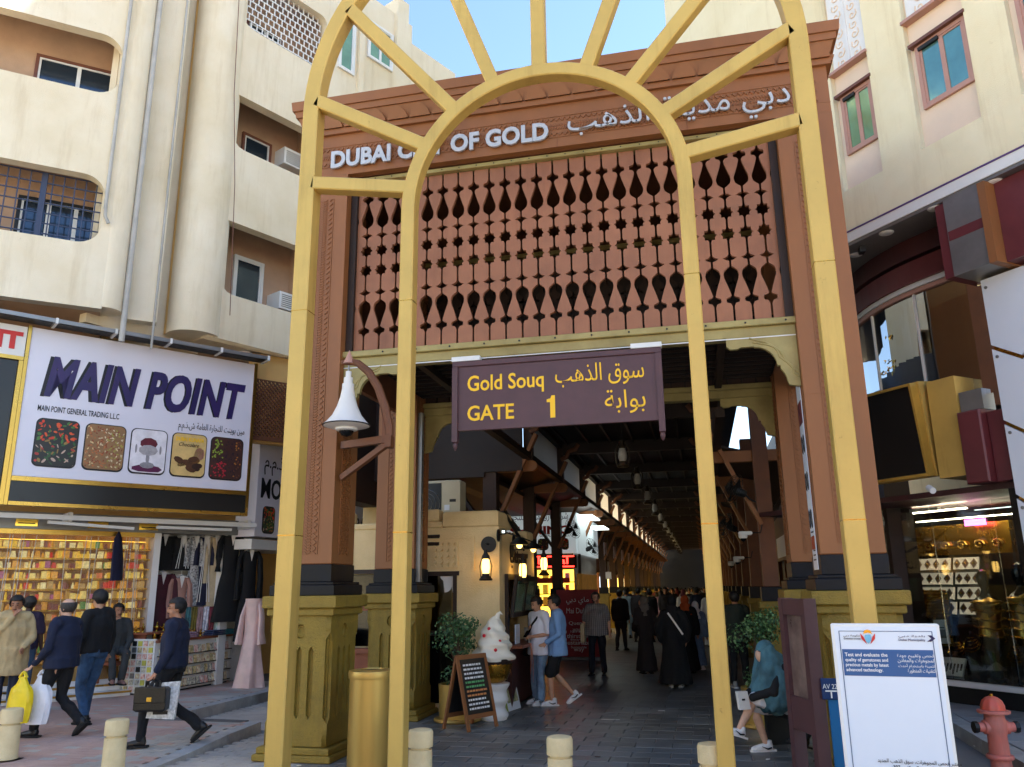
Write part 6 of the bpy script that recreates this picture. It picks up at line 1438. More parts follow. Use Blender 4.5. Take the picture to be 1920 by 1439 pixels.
for i,s in enumerate(('فحص وتقييم جودة','المجوهرات والمعادن','الثمينة باستخدام أحدث','التقنيات المتطورة')): text('lettering',s,'white_text',.06,bx,fb(X(1742),Z(1233.5+9.6*i)),align='RIGHT',width=(X(1742)-X(1672))*(.72 if i==3 else .95),height=kz*9,ext=.002,ar=True)
text('lettering','بلدية دبي','navy_text',.05,bx,fb(X(1730),Z(1195)),align='RIGHT',height=kz*6,width=X(1730)-X(1682),ext=.002,ar=True); text('lettering','Dubai Municipality','navy_text',.05,bx,fb(X(1730),Z(1203)),align='RIGHT',height=kz*6,width=X(1730)-X(1682),ext=.002)
plate('chevron_logo',[(X(1735),Z(1192)),(X(1742),Z(1192)),(X(1748),Z(1198)),(X(1740),Z(1204)),(X(1733),Z(1204)),(X(1741),Z(1198))],[],.003,'navy_text',bx,fb(0,0))
text('lettering','حكومة دبي','dark_text',.05,bx,fb(X(1612),Z(1195)),align='RIGHT',height=kz*6,width=X(1612)-X(1580),ext=.002,ar=True); text('lettering','GOVERNMENT OF DUBAI','dark_text',.03,bx,fb(X(1612),Z(1201)),align='RIGHT',height=kz*3,width=X(1612)-X(1580),ext=.002)
cr=MB().mat('red_text'); 
for s in (-1,1): cr.prism([(s*.012,-.045),(s*.045,-.01),(s*.05,.03),(s*.03,.005),(s*.02,-.02)],0,.002,fb(X(1626),Z(1197)))
cr.mat(M('crest_blue',(120,190,220),.5)).prism([(-.02,.02),(.02,.02),(.02,-.02),(0,-.042),(-.02,-.02)],.0005,.003,fb(X(1626),Z(1197))); cr.mat('brass').prism([(-.03,.025),(0,.035),(.03,.025),(.02,.05),(0,.055),(-.02,.05)],0,.002,fb(X(1626),Z(1197))); stuff(cr.build('crest',bx))
text('lettering','مختبر فحص المجوهرات، سوق الذهب الجديد','dark_text',.06,bx,fb(X(1764),Z(1430)),align='RIGHT',height=kz*9,width=X(1764)-X(1618),ext=.002,ar=True); text('lettering','هند بلازا، مبنى 7، مكتب 307','dark_text',.06,bx,fb(X(1740),Z(1441)),align='RIGHT',height=kz*9,width=X(1740)-X(1645),ext=.002,ar=True)
# hydrant
p=onY(1878,1436,9.6); zh=onY(1878,1302,9.6).z; hy=thing('fire_hydrant','faded red fire hydrant at the right edge of the road','hydrant',(p.x,9.6,0)); k=zh/1.0; b=MB().mat('hydrant'); b.smooth=True
zo=-.0
def hb(prof,mat,nm,T=None):
    b=MB().mat(mat); b.smooth=True; b.lathe([(r*k,z*k) for r,z in prof],24,T); return b.build(nm,hy)
hb([(0,0),(.20,0),(.20,.04),(.135,.045),(.125,.06),(.12,.22),(.12,.23)],'hydrant','base'); hb([(.15,.22),(.16,.235),(.16,.26),(.15,.275),(.12,.28)],'hydrant','flange')
hb([(.12,.28),(.115,.5),(.13,.56),(.135,.66),(.12,.72),(.12,.76)],'hydrant','barrel'); hb([(.13,.76),(.19,.77),(.195,.79),(.19,.805),(.13,.81)],'hydrant','bonnet_flange')
b=MB().mat('hydrant_cap'); b.smooth=True; n=36; vs=[];fs=[]
for j,(r,z) in enumerate(((.14,.81),(.138,.86),(.115,.92),(.07,.96),(.03,.975))):
    for i in range(n): a=2*PI*i/n; q=r*(1+.05*math.cos(a*9)); vs.append((q*k*math.cos(a),q*k*math.sin(a),z*k))
for j in range(4):
    for i in range(n): fs.append((j*n+i,j*n+(i+1)%n,(j+1)*n+(i+1)%n,(j+1)*n+i))
fs.append(tuple(4*n+i for i in range(n))); b.add(vs,fs); b.build('bonnet',hy); hb([(.02,.975),(.02,1.0),(0,1.0)],'brass','operating_nut')
for a in (R(190),R(10)):
    T=Matrix.Translation((0,0,.60*k))@Matrix.Rotation(a,4,'Z')@Matrix.Rotation(PI/2,4,'Y'); o=hb([(.085,.08),(.085,.15),(.06,.16),(.06,.24)],'hydrant','outlet',T); b=MB().mat('dark_metal'); b.smooth=True; b.lathe([(.068*k,.225*k),(.072*k,.235*k),(.072*k,.28*k),(0,.28*k)],8,T); b.build('outlet_cap',o)
# notice board strip on the right column, conduit on the rear left column
nb=thing('column_notice','tall white notice strip with a maroon band on the right front column','notice',(1.24,9.52,2.05),0); MB().mat('white_board').box(-.008,-.16,0,.0,.16,2.1).build('sheet',nb); MB().mat('maroon').box(-.012,-.15,1.62,-.009,.15,1.88).build('band',nb)
b=MB().mat('dark_text')
for j in range(3):
    for i in range(2): b.tube([(-.010,-.07+.14*i+.04*math.cos(a*PI/6),.55+.42*j+.1*math.sin(a*PI/6)) for a in range(13)],.006,4)
for j in range(7): b.box(-.0105,-.1,.1+.05*j,-.0085,.1-.03*(j%3),.115+.05*j)
stuff(b.build('print',nb)); MB().mat(M('notice_red',(160,60,30),.5)).box(-.012,-.12,.22,-.009,.12,.36).build('band',nb)
b=MB().mat('grey_metal').box(GX+-3.13+.33,12.2,2.0,GX-3.13+.40,12.3,4.7).build('conduit'); tag(b,'grey metal conduit running up the left rear column','conduit')
# white painted lines / litter on the gallery floor
for px,py,l in ((1145,1349,'short white chalk stroke on the dark pavers in the gate opening'),(1240,1333,'small scrap of white paper on the dark pavers')):
    p=gnd(px,py,.004); o=MB().mat('white_paint').prism([(-.14,-.03),(0,-.06),(.14,-.03),(.13,-.015),(0,-.04),(-.13,-.01)] if px<1200 else [(-.05,-.02),(.06,-.03),(.05,.02),(-.04,.03)],0,.003).build('chalk_mark' if px<1200 else 'paper_scrap'); o.location=p; tag(o,l,'mark' if px<1200 else 'paper')
# LITTER
rr=random.Random(55)
for i,(px,py,l,c) in enumerate(((150,1268,'crumpled white tissue on the plaza near the jeans','white_paint'),(330,1425,'brown dry leaf on the plaza before the briefcase man','bark'),(560,1437,'small torn card between the pedestal and the arch leg','cream_wall'),(1120,1420,'dry leaf on the dark pavers in the gate opening','bark'),(1440,1425,'receipt paper near the seated woman on the pavers','white_paint'),(1830,1400,'flattened paper cup lid beside the kerb and hydrant','white_paint'))):
    p=gnd(px,py); z=zpl(p.x,p.y); p=gnd(px,py,z); k=MB().mat(c); pts=[(.035*math.cos(a)*rr.uniform(.6,1.3),.025*math.sin(a)*rr.uniform(.6,1.3)) for a in [2*PI*q/7 for q in range(7)]]; k.prism(pts,.001,.006); o=k.build('litter'); o.location=(p.x,p.y,z+.003); o.rotation_euler=(.08,.05,rr.uniform(0,6)); tag(o,l,'litter')
# ------------------------------------------------------------------ people
SK={k:M('skin_'+k,c,.55,0,.06,20) for k,c in dict(a=(196,146,114),b=(172,120,90),c=(214,168,140),d=(74,50,38)).items()}
HAIR=M('hair_black',(24,20,19),.6,0,.3,40,.4,80); HAIRG=M('hair_grey',(64,60,57),.6,0,.3,40,.4,80)
EYE=M('eye_dark',(26,20,18),.3,0,0); LIP=M('lip',(150,88,76),.5,0,0)
def C(name,rgb,**k): return M('cloth_'+name,rgb,k.pop('rough',.85),0,k.pop('var',.10),k.pop('scale',9),.25,k.pop('bs',30),**k)
def chain(b,pts,rad,n=10):
    b.tube(pts,rad,n); 
    for p,r in zip(pts,rad): b.sphere(p,r*.995,n,6)
def blob(name,b,vox,mat,parent,it=3,fold=0,seed=0,fs=9):
    me=bpy.data.meshes.new('x'); me.from_pydata(b.v,[],b.f); o=bpy.data.objects.new('x',me)
    md=o.modifiers.new('r','REMESH'); md.mode='VOXEL'; md.voxel_size=vox; md.use_smooth_shade=True
    sm=o.modifiers.new('s','SMOOTH'); sm.iterations=it; sm.factor=.5
    m2=ev_mesh(o); bpy.data.objects.remove(o)
    if fold:
        n_=len(m2.vertices); co=[0.0]*(3*n_); no=[0.0]*(3*n_); m2.vertices.foreach_get('co',co); m2.vertex_normals.foreach_get('vector',no)
        for i in range(n_):
            c=Vector(co[3*i:3*i+3]); d=mnoise.noise(Vector((c.x*fs+seed,c.y*fs,c.z*fs*.35)))+.5*mnoise.noise(Vector((c.x*fs*2+seed,c.y*fs*2,c.z*fs*.9+c.x*4)))
            co[3*i]+=no[3*i]*d*fold; co[3*i+1]+=no[3*i+1]*d*fold; co[3*i+2]+=no[3*i+2]*d*fold
        m2.vertices.foreach_set('co',co); m2.update()
    m2.materials.clear(); m2.materials.append(mat); m2.name=name
    m2.polygons.foreach_set('use_smooth',[True]*len(m2.polygons))
    return link(name,m2,parent)
DEF=dict(pelvis=(0,0,.95),chest=(0,0,1.28),neck=(0,.0,1.47),head=(0,.03,1.63),
 sR=(.185,0,1.42),eR=(.235,-.02,1.14),wR=(.25,.06,.90),sL=(-.185,0,1.42),eL=(-.235,-.02,1.14),wL=(-.25,.06,.90),
 hR=(.09,0,.93),kR=(.10,.03,.50),aR=(.10,0,.09),hL=(-.09,0,.93),kL=(-.10,.03,.50),aL=(-.10,0,.09),footR=None,footL=None)
def hand(b,w,e,curl,side,fine):
    w=Vector(w); d=(w-Vector(e)).normalized(); s=Vector((-side*.6,.8,0)); s=(s-d*s.dot(d)).normalized(); nrm=d.cross(s).normalized()
    p=w+d*.045; b.tube([w,p,w+d*.085],[.026,.032,.034],8,sx=.55,ax=tuple(s)); 
    for k,(o_,L) in enumerate(((-.027,.065),(-.009,.078),(.009,.072),(.026,.055))):
        r=w+d*.08+s*o_; t1=(d*math.cos(curl)+nrm*side*math.sin(curl)); t2=(d*math.cos(curl*2.2)+nrm*side*math.sin(curl*2.2)); b.tube([r,r+t1*L*.55,r+t1*L*.55+t2*L*.5],[.0095,.009,.007],6)
    r=w+d*.03+s*-.03; b.tube([r,r+(d*.7-s*.6)*.04,r+(d*.8-s*.5)*.07+nrm*side*.01],[.012,.011,.008],6)
def person(label,loc,rz,h=1.75,J=None,skin='b',shirt=None,sleeve='long',hem=.90,pants=None,plen='long',shoes=('shoe_black',(18,18,20)),hair='short',look=0,nod=0,robe=None,robe_hem=.06,robe_w=1.0,hijab=None,vox=.013,curl=.45,fat=1.0,extra=None,group=None,beard=None,collar=None,socks=None,tilt=0):
    j=dict(DEF); j.update(J or {}); t=thing('person',label,'person',loc,rz,group); t.scale=(h/1.75,)*3; V=Vector
    P={k:(V(v) if v else None) for k,v in j.items()}; sk=SK[skin]; fine=vox<.015
    pel,ch,nk,hd=P['pelvis'],P['chest'],P['neck'],P['head']; wa=pel.lerp(ch,.5)
    def torso(b,k=1,e=0,low=-.05):
        d=(ch-pel); b.tube([pel+V((0,0,low)),pel,wa,ch,nk+V((0,-.01,-.07)),nk+V((0,0,-.02))],[(.115*fat+e)*k,(.125*fat+e)*k,(.118*fat+e)*k,(.128*fat+e)*k,(.095+e)*k,(.06+e*.6)*k],14,sx=1.38,ax=(0,1,0))
        b.tube([P['sL'].lerp(P['sR'],-.02),P['sL'].lerp(P['sR'],.5)+V((0,0,.015)),P['sL'].lerp(P['sR'],1.02)],[.062+e,.075+e,.062+e],10)
    # body
    b=MB(); torso(b)
    for s,S_,E,W in ((1,'sR','eR','wR'),(-1,'sL','eL','wL')):
        chain(b,[P[S_],P[S_].lerp(P[E],.5),P[E],P[E].lerp(P[W],.4),P[W]],[.054,.048,.04,.038,.027]); 
        if fine: hand(b,P[W],P[E],curl,s,fine)
        else: d=(P[W]-P[E]).normalized(); chain(b,[P[W],P[W]+d*.07,P[W]+d*.14],[.028,.035,.02])
    for s,H_,K,A,F in ((1,'hR','kR','aR','footR'),(-1,'hL','kL','aL','footL')):
        chain(b,[P[H_],P[H_].lerp(P[K],.5),P[K],P[K].lerp(P[A],.35),P[A]],[.088,.072,.054,.056,.036])
    yaw_=Matrix.Translation(hd)@Matrix.Rotation(look,4,'Z')@Matrix.Rotation(tilt,4,'Y')@Matrix.Rotation(-nod,4,'X')
    b.tube([nk+V((0,-.01,-.06)),nk+V((0,0,.03)),hd+V((0,-.015,-.06))],[.062,.055,.052],10)
    def hs(c,r,n=14,m=10): 
        q=MB().sphere((0,0,0),r,n,m,yaw_@Matrix.Translation(c)); b.add(q.v,q.f)
    hs((0,-.012,.035),(.076,.095,.088)); hs((0,.022,-.035),(.058,.066,.078)); hs((0,.05,-.085),(.034,.03,.026)); hs((0,.045,.03),(.055,.045,.05))
    q=MB().tube([(0,.085,.02),(0,.104,-.012),(0,.108,-.03),(0,.09,-.04)],[.010,.013,.017,.010],8); b.add(q.v,q.f,yaw_)
    for s in (-1,1): hs((s*.078,-.012,-.005),(.012,.022,.032),8,6)
    body=blob('body',b,min(vox,.0115) if fine else vox,sk,t,3)
    if fine:
        for s in (-1,1):
            e=MB().mat(EYE).sphere((0,0,0),(.012,.007,.007),8,6,yaw_@Matrix.Translation((s*.031,.087,.012))); e.build('eye',body)
            e=MB().mat(HAIR).tube([(s*.014,.094,.034),(s*.033,.094,.04),(s*.05,.082,.033)],[.004,.0055,.003],6); e.v=[tuple(yaw_@V(v)) for v in e.v]; e.build('eyebrow',body)
        e=MB().mat(LIP).sphere((0,0,0),(.022,.008,.007),10,6,yaw_@Matrix.Translation((0,.088,-.062))); e.build('lips',body)
    def headshell(name,mat,test,sc=1.0,dz=0):
        q=MB().mat(mat); q.smooth=True; vs=[];fs=[]; n,m=28,18
        for i in range(m+1):
            th=PI*i/m
            for k in range(n):
                a=2*PI*k/n; d=V((math.sin(th)*math.cos(a),math.sin(th)*math.sin(a),math.cos(th))); w=.007*mnoise.noise(d*9)+.006*mnoise.noise(d*24)
                vs.append((d.x*(.086+w)*sc,d.y*(.103+w)*sc-.014,d.z*(.098+w)*sc+.037+dz))
        for i in range(m):
            for k in range(n):
                f=(i*n+k,i*n+(k+1)%n,(i+1)*n+(k+1)%n,(i+1)*n+k); c=sum((V(vs[x]) for x in f),V())/4
                if test(c): fs.append(f)
        q.add(vs,fs,yaw_); o=q.build(name,t,fix=False); sd_=o.modifiers.new('s','SOLIDIFY'); sd_.thickness=.012; sd_.offset=-1; return o
    if not hijab:
        if hair=='short': headshell('hair',HAIR,lambda c:(c.z>.075) or (c.y<.035 and c.z>-.005) or (c.y<-.03 and c.z>-.05),1.02)
        elif hair=='balding': headshell('hair',HAIRG,lambda c:(c.y<.03 and -.05<c.z<.072) ,1.0)
        elif hair=='grey': headshell('hair',HAIRG,lambda c:(c.z>.085) or (c.y<.03 and c.z>-.005) or (c.y<-.03 and c.z>-.05),1.01)
        elif hair=='long': 
            headshell('hair',HAIR,lambda c:(c.z>.07) or (c.y<.03),1.06)
            b=MB(); q=[yaw_@V((0,-.07,.0)),yaw_@V((0,-.09,-.12)),yaw_@V((0,-.09,-.25))]; chain(b,q,[.075,.075,.05]); blob('hair_back',b,.016,HAIR,t,2)
        elif hair=='cap':
            headshell('cap',C('cap',(60,56,52)),lambda c:c.z>.045,1.08); q=MB().mat(MT['cloth_cap']).prism([(.07*math.cos(R(a)),.07+.09*math.sin(R(a))) for a in range(0,181,20)],.05,.062,yaw_); q.build('cap_peak',t)
            headshell('hair',HAIR,lambda c:(c.y<-.0 and c.z<.05 and c.z>-.04),1.0)
    if beard:
        if beard=='full': headshell('beard',HAIRG,lambda c:(c.y>-.0 and c.z<-.055),.90,-.05)
        e=MB().mat(HAIR).tube([(-.032,.086,-.055),(0,.098,-.047),(.032,.086,-.055)],[.003,.0055,.003],6); e.v=[tuple(yaw_@V(v)) for v in e.v]; e.build('moustache',t)
    # trousers
    if pants:
        b=MB(); d=.018; z1={'long':1,'short':.95}[plen]
        b.tube([pel+V((0,0,.10)),pel+V((0,0,.0)),pel+V((0,0,-.09))],[.128*fat+.012,.136*fat+.012,.118*fat+.012],14,sx=1.32,ax=(0,1,0))
        for H_,K,A in (('hR','kR','aR'),('hL','kL','aL')):
            if plen=='long': chain(b,[P[H_],P[H_].lerp(P[K],.5),P[K],P[K].lerp(P[A],.5),P[K].lerp(P[A],.96)],[.102,.09,.074,.068,.064])
            else: chain(b,[P[H_],P[H_].lerp(P[K],.5),P[H_].lerp(P[K],.95)],[.108,.104,.096])
        blob('trousers',b,vox,pants,t,3,.018,loc[0]*3)
    if shirt:
        b=MB(); torso(b,1,.03,low=min(-.02,hem-pel.z)); 
        if hem<pel.z-.05: b.tube([pel+V((0,0,.05)),V((pel.x,pel.y,hem))],[.15*fat+.012,.158*fat+.012],14,sx=1.36,ax=(0,1,0))
        for S_,E,W in (('sR','eR','wR'),('sL','eL','wL')):
            if sleeve=='long': chain(b,[P[S_],P[S_].lerp(P[E],.5),P[E],P[E].lerp(P[W],.5),P[E].lerp(P[W],.93)],[.074,.066,.058,.052,.046])
            else: chain(b,[P[S_],P[S_].lerp(P[E],.4),P[S_].lerp(P[E],.8)],[.076,.074,.072])
        blob('shirt',b,vox,shirt,t,3,.018,loc[1]*3)
        if collar:
            q=MB().mat(collar); q.smooth=True; q.lathe([(.064,-.045),(.072,-.01),(.066,.02),(.060,.02)],18,Matrix.Translation(nk+V((0,.0,.015)))@Matrix.Diagonal((1.05,1.05,1,1))); q.build('collar',t)
    if robe:
        b=MB(); torso(b,1,.03,low=-.1); n=10; rb_=[(.15+.12*(i/n)**1.1)*robe_w for i in range(n+1)]
        b.tube([V((pel.x*(1-i/n),pel.y*(1-i/n),pel.z+.1-(pel.z+.1-robe_hem)*i/n)) for i in range(n+1)],rb_,18,sx=1.18,ax=(0,1,0))
        for S_,E,W in (('sR','eR','wR'),('sL','eL','wL')): chain(b,[P[S_],P[S_].lerp(P[E],.5),P[E],P[E].lerp(P[W],.5),P[E].lerp(P[W],.97)],[.085,.082,.08,.08,.078])
        blob('robe',b,max(vox,.017),robe,t,3,.022,loc[0]*5,7)
    if hijab:
        b=MB(); q=MB().sphere((0,-.012,.03),(.098,.112,.112),16,12,yaw_); b.add(q.v,q.f); q=MB().sphere((0,0,-.04),(.088,.09,.10),14,10,yaw_); b.add(q.v,q.f)
        b.tube([hd+V((0,-.03,-.06)),nk+V((0,-.01,-.01)),ch+V((0,0,.03))],[.085,.11,.15],14,sx=1.35,ax=(0,1,0)); 
        o=blob('headscarf',b,.014,hijab,t,3,.010,loc[0]*4,9)
        if abs(look)<2.0 and extra!='back':
            f=MB().mat(sk); f.smooth=True; f.sphere((0,.080,-.025),(.060,.05,.076),14,10,yaw_); f.build('face',t)
    # shoes
    if shoes:
        sm=C(shoes[0],shoes[1],rough=.4); sole=C('sole_white',(230,228,224)) if sum(shoes[1])>400 else C('sole_dark',(20,18,18))
        for s,K,A,F in ((1,'kR','aR','footR'),(-1,'kL','aL','footL')):
            a=P[A]; fdir=V(j[F]) if j[F] else V((s*.12,1,-.0)); fdir.normalize(); upv=V((0,0,1)) if abs(fdir.z)<.9 else V((0,-1,0))
            T=frame(a,fdir.cross(upv).normalized() if True else 0,fdir); T=frame(a,fdir.cross(upv),fdir)
            b=MB(); q=MB().tube([(0,-.075,-.045),(0,-.02,-.035),(0,.06,-.045),(0,.14,-.058),(0,.185,-.062)],[.040,.046,.042,.036,.022],10,sx=.9,ax=(0,0,1)); b.add(q.v,q.f,T); q=MB().tube([(0,-.03,-.02),(0,-.03,.035)],[.046,.044],10); b.add(q.v,q.f,T)
            so=blob('shoe',b,.011 if fine else .02,sm,t,2)
            q=MB().mat(sole); q.prism([(-.04,-.11),(.04,-.11),(.05,.05),(.045,.15),(.02,.2),(-.02,.2),(-.045,.15),(-.045,.05)],-.092,-.068,T); q.build('sole',so)
            if shoes[0]=='sneaker_swoosh':
                for e in (-1,1): q=MB().mat('black').tube([(e*.044,-.05,-.045),(e*.049,.0,-.058),(e*.047,.07,-.03)],[.009,.010,.003],6); q.v=[tuple(T@V(v)) for v in q.v]; q.build('curved_mark',so)
            if shoes[0]=='sneaker_stripes':
                for k in range(3): 
                    for e in (-1,1): q=MB().mat('black').bar((e*.046,.0+.03*k,-.06),(e*.04,.02+.03*k,-.015),.006,.012); q.v=[tuple(T@V(v)) for v in q.v]; q.build('stripe',so)
    return t
def at_px(px,py,dz=0):
    p=gnd(px,py); z=zpl(p.x,p.y)
    for _ in range(3): p=gnd(px,py,z); z=zpl(p.x,p.y)
    return (p.x,p.y,z+dz)
NAVY=C('navy',(17,27,54)); NAVYP=C('navy_trousers',(13,14,20)); BLK=C('black',(16,16,19)); JEAN=C('jeans',(56,88,124),var=.25); LJEAN=C('light_jeans',(124,150,176),var=.2); WHT=C('white',(232,232,240),var=.04)
W_F=dict(hR=(.09,0,.93),hL=(-.09,0,.93))
# 1 man with the briefcase, striding to the left
Jb=dict(kL=(-.09,.26,.52),aL=(-.09,.30,.09),kR=(.09,.02,.48),aR=(.10,-.36,.20),footR=(.05,.75,-.65),eL=(-.25,-.03,1.13),wL=(-.27,.10,.90),eR=(.24,.0,1.13),wR=(.22,.16,.93))
m1=at_px(312,1398); person('man in navy shirt and dark trousers striding left with a black briefcase',m1,R(104),1.74,Jb,'b',NAVY,'long',.92,NAVYP,'long',hair='short',look=R(32),beard='beard',fat=1.08,collar=NAVY)
def rloc(base,rz,h,p): 
    s=h/1.75; c,s_=math.cos(rz),math.sin(rz); return (base[0]+s*(p[0]*c-p[1]*s_),base[1]+s*(p[0]*s_+p[1]*c),base[2]+s*p[2])
q=rloc(m1,R(104),1.74,(-.275,.12,.80)); br=thing('briefcase','black leather briefcase held by the striding man','briefcase',(q[0],q[1],q[2]-.36),R(104))
b=MB().mat(M('leather',(9,9,10),.35,0,.15,9,.2,60)).box(-.07,-.19,0,.07,.19,.28,bev=.025); b.build('body',br); b=MB().mat('leather').box(-.085,-.185,.10,-.068,.185,.285,bev=.008); b.build('flap',br); MB().mat('brass_bright').box(-.094,-.03,.12,-.086,.03,.17).build('clasp',br); b=MB().mat('leather'); b.smooth=True; b.tube([(0,-.09,.27),(0,-.08,.34),(0,0,.37),(0,.08,.34),(0,.09,.27)],.014,8); b.build('handle',br)
pb=thing('newspaper_bag','white printed bag held behind the black briefcase','bag',(q[0]+.02,q[1]+.12,q[2]-.47),R(104)); b=MB().mat(C('paperbag',(228,228,228),var=.3,scale=20)); b.add([(-.02,-.20,0),(.03,-.20,0),(.03,.14,.02),(-.02,.14,.02),(-.01,-.24,.44),(.02,-.24,.44),(.02,.08,.42),(-.01,.08,.42)],[(0,1,2,3),(4,5,6,7),(0,1,5,4),(1,2,6,5),(2,3,7,6),(3,0,4,7)]); b.build('sheet',pb); MB().mat('dark_text').box(-.022,-.12,.06,-.019,.06,.10).build('print',pb)
# 2 balding man with bags
Jm=dict(kL=(-.09,.20,.50),aL=(-.09,.26,.09),kR=(.09,.04,.48),aR=(.10,-.32,.18),footR=(.05,.75,-.6),eL=(-.26,.0,1.12),wL=(-.25,.22,.92),eR=(.25,.03,1.12),wR=(.22,.18,.92))
m2=at_px(100,1381); person('balding man in blue shirt and navy trousers carrying plastic bags',m2,R(86),1.74,Jm,'c',NAVY,'long',.86,NAVYP,'long',hair='balding',fat=1.12,look=R(8),collar=NAVY)
q=rloc(m2,R(86),1.74,(-.25,.26,.84))
def sackbag(name,label,q,mat,w,h,rz,d=.09):
    t=thing(name,label,'bag',(q[0],q[1],q[2]-h),rz); b=MB().mat(mat); b.smooth=True; vs=[];fs=[]; n=20; m=12
    for j in range(m+1):
        v=j/m; wz=w*(.75+.35*math.sin(PI*min(1,v*1.05+.1)))*(1 if v<.72 else 1-.75*(v-.72)/.28)
        for i in range(n): a=2*PI*i/n; f=1+.06*math.sin(i*2.7+v*3); vs.append((d*f*math.sin(a)*(1 if v<.8 else .5),wz/2*f*math.cos(a),h*v*.9))
    for j in range(m):
        for i in range(n): fs.append((j*n+i,j*n+(i+1)%n,(j+1)*n+(i+1)%n,(j+1)*n+i))
    fs.append(tuple(range(n))[::-1]); fs.append(tuple(m*n+i for i in range(n))); b.add(vs,fs); b.build('sack',t)
    for s in (-1,1): k=MB().mat(mat); k.smooth=True; k.tube([(s*.015,-w*.15,h*.88),(s*.01,-.02,h*.97),(0,0,h),(s*.01,.02,h*.97),(s*.015,w*.15,h*.88)],.012,6); k.build('handle',t)
    return t
sackbag('yellow_bag','bright yellow plastic carrier bag held by the balding man',(q[0]+.0,q[1]-.10,q[2]),M('bag_yellow',(246,214,30),.4,0,.06,8,.3,14),.34,.62,R(86))
sackbag('white_bag','white plastic carrier bag beside the bright yellow bag',(q[0]+.10,q[1]+.10,q[2]),M('bag_white',(236,236,244),.4,0,.05,8,.3,14),.36,.66,R(86))
# 3 man in black shirt and jeans
Jc=dict(kL=(-.09,.10,.50),aL=(-.09,-.05,.09),kR=(.09,.14,.50),aR=(.10,.22,.12),eL=(-.25,-.04,1.13),wL=(-.25,.06,.9))
person('man in black shirt and blue jeans walking beside the balding man',at_px(163,1357),R(76),1.80,Jc,'a',BLK,'long',.92,JEAN,'long',hair='short',collar=BLK)
# 4 seated man in dark kurta
Tm=TF@Vector((2.06,0,.22)); KUR=C('kurta_dark',(62,64,64)); Js=dict(pelvis=(0,-.1,.80),chest=(0,-.06,1.12),neck=(0,-.03,1.31),head=(.02,.02,1.46),sR=(.185,-.04,1.25),sL=(-.185,-.04,1.25),eR=(.42,.10,1.10),wR=(.14,.20,1.30),eL=(-.24,.0,.98),wL=(-.12,.24,.80),hR=(.09,-.1,.78),kR=(.13,.30,.74),aR=(.10,.36,.32),hL=(-.09,-.1,.78),kL=(-.11,.30,.74),aL=(-.06,.32,.30))
person('seated man in dark grey kurta with his hand at his mouth',(Tm.x,Tm.y,.13),math.atan2(-nS.x,nS.y),1.72,Js,'b',KUR,'long',.72,KUR,'long',shoes=('sandal',(150,110,100)),hair='short',beard='m')
st=thing('stool','low wooden stool under the seated man in grey','stool',(Tm.x-nS.x*.12,Tm.y-nS.y*.12,.34)); MB().mat('wood_red').box(-.2,-.17,.30,.2,.17,.36,bev=.008).build('seat',st)
for x in (-.16,.16):
    for y in (-.13,.13): MB().mat('wood_red').box(x-.02,y-.02,0,x+.02,y+.02,.3).build('leg',st)
# 5 tan kurta man, 6 capped man at the left edge
Jt=dict(eR=(.20,.10,1.16),wR=(.02,.16,1.44),head=(0,.06,1.60),eL=(-.26,.02,1.14),wL=(-.16,.2,1.0)); TAN=C('kurta_tan',(192,168,122))
person('man in tan kurta touching his chin at the left edge',at_px(2,1352),R(222),1.76,Jt,'b',TAN,'long',.62,C('dark_denim',(34,44,66)),'long',hair='short',beard='m',nod=.15,look=R(-10),fat=1.12,collar=TAN)
person('man in dark cap and maroon navy shirt behind the man in tan',at_px(30,1325),R(30),1.70,{},'d',C('navy_maroon',(44,30,52)),'short',.9,C('denim6',(60,84,110)),'long',shoes=('sneaker_w',(220,220,220)),hair='cap')
# 7 white tee, 8 blue shirt
TEE=C('tee_white',(236,236,244),var=.03); Jw=dict(eR=(.25,-.06,1.14),wR=(.06,.15,1.22),eL=(-.25,-.03,1.13),wL=(-.07,.18,1.10),aL=(-.12,.08,.09),kL=(-.11,.06,.5),head=(0,.05,1.62))
m7=at_px(1013,1320); person('young man in white T-shirt and light jeans looking at his phone',m7,R(140),1.74,Jw,'a',TEE,'short',.80,LJEAN,'long',shoes=('sneaker_stripes',(226,226,226)),hair='short',nod=.3,beard='beard')
q=rloc(m7,R(140),1.74,(.0,.27,1.14)); o=MB().mat('black_gloss').box(-.04,-.006,-.07,.04,.006,.07,bev=.004).build('phone'); o.location=q; o.rotation_euler=(.7,0,R(140)); tag(o,'black phone in the hands of the man in white T-shirt','phone')
b=MB().mat(BLK); pts=[rloc(m7,R(140),1.74,p_) for p_ in ((-.12,.06,1.47),(-.02,.155,1.3),(.12,.16,1.1),(.19,.10,.98),(.2,.0,.93))]; b.tube(pts,.022,6,sx=.35); 
sbg=thing('crossbody_bag','small black crossbody bag on the man in white T-shirt','bag',rloc(m7,R(140),1.74,(.22,.04,.78)),R(140)); b.v=[tuple(Matrix.Rotation(-R(140),4,'Z')@(Vector(v)-Vector(sbg.location))) for v in b.v]; b.build('strap',sbg); MB().mat(BLK).box(-.05,-.11,-.02,.05,.11,.2,bev=.02).build('pouch',sbg)
LB=C('shirt_blue',(122,160,206),var=.06); Jv=dict(kL=(-.09,.15,.50),aL=(-.09,.12,.09),kR=(.09,.06,.50),aR=(.10,-.26,.16),footR=(.05,.8,-.55),eL=(-.25,.0,1.13),wL=(-.18,.2,1.0),eR=(.25,.0,1.13),wR=(.17,.22,1.02),head=(0,.05,1.62))
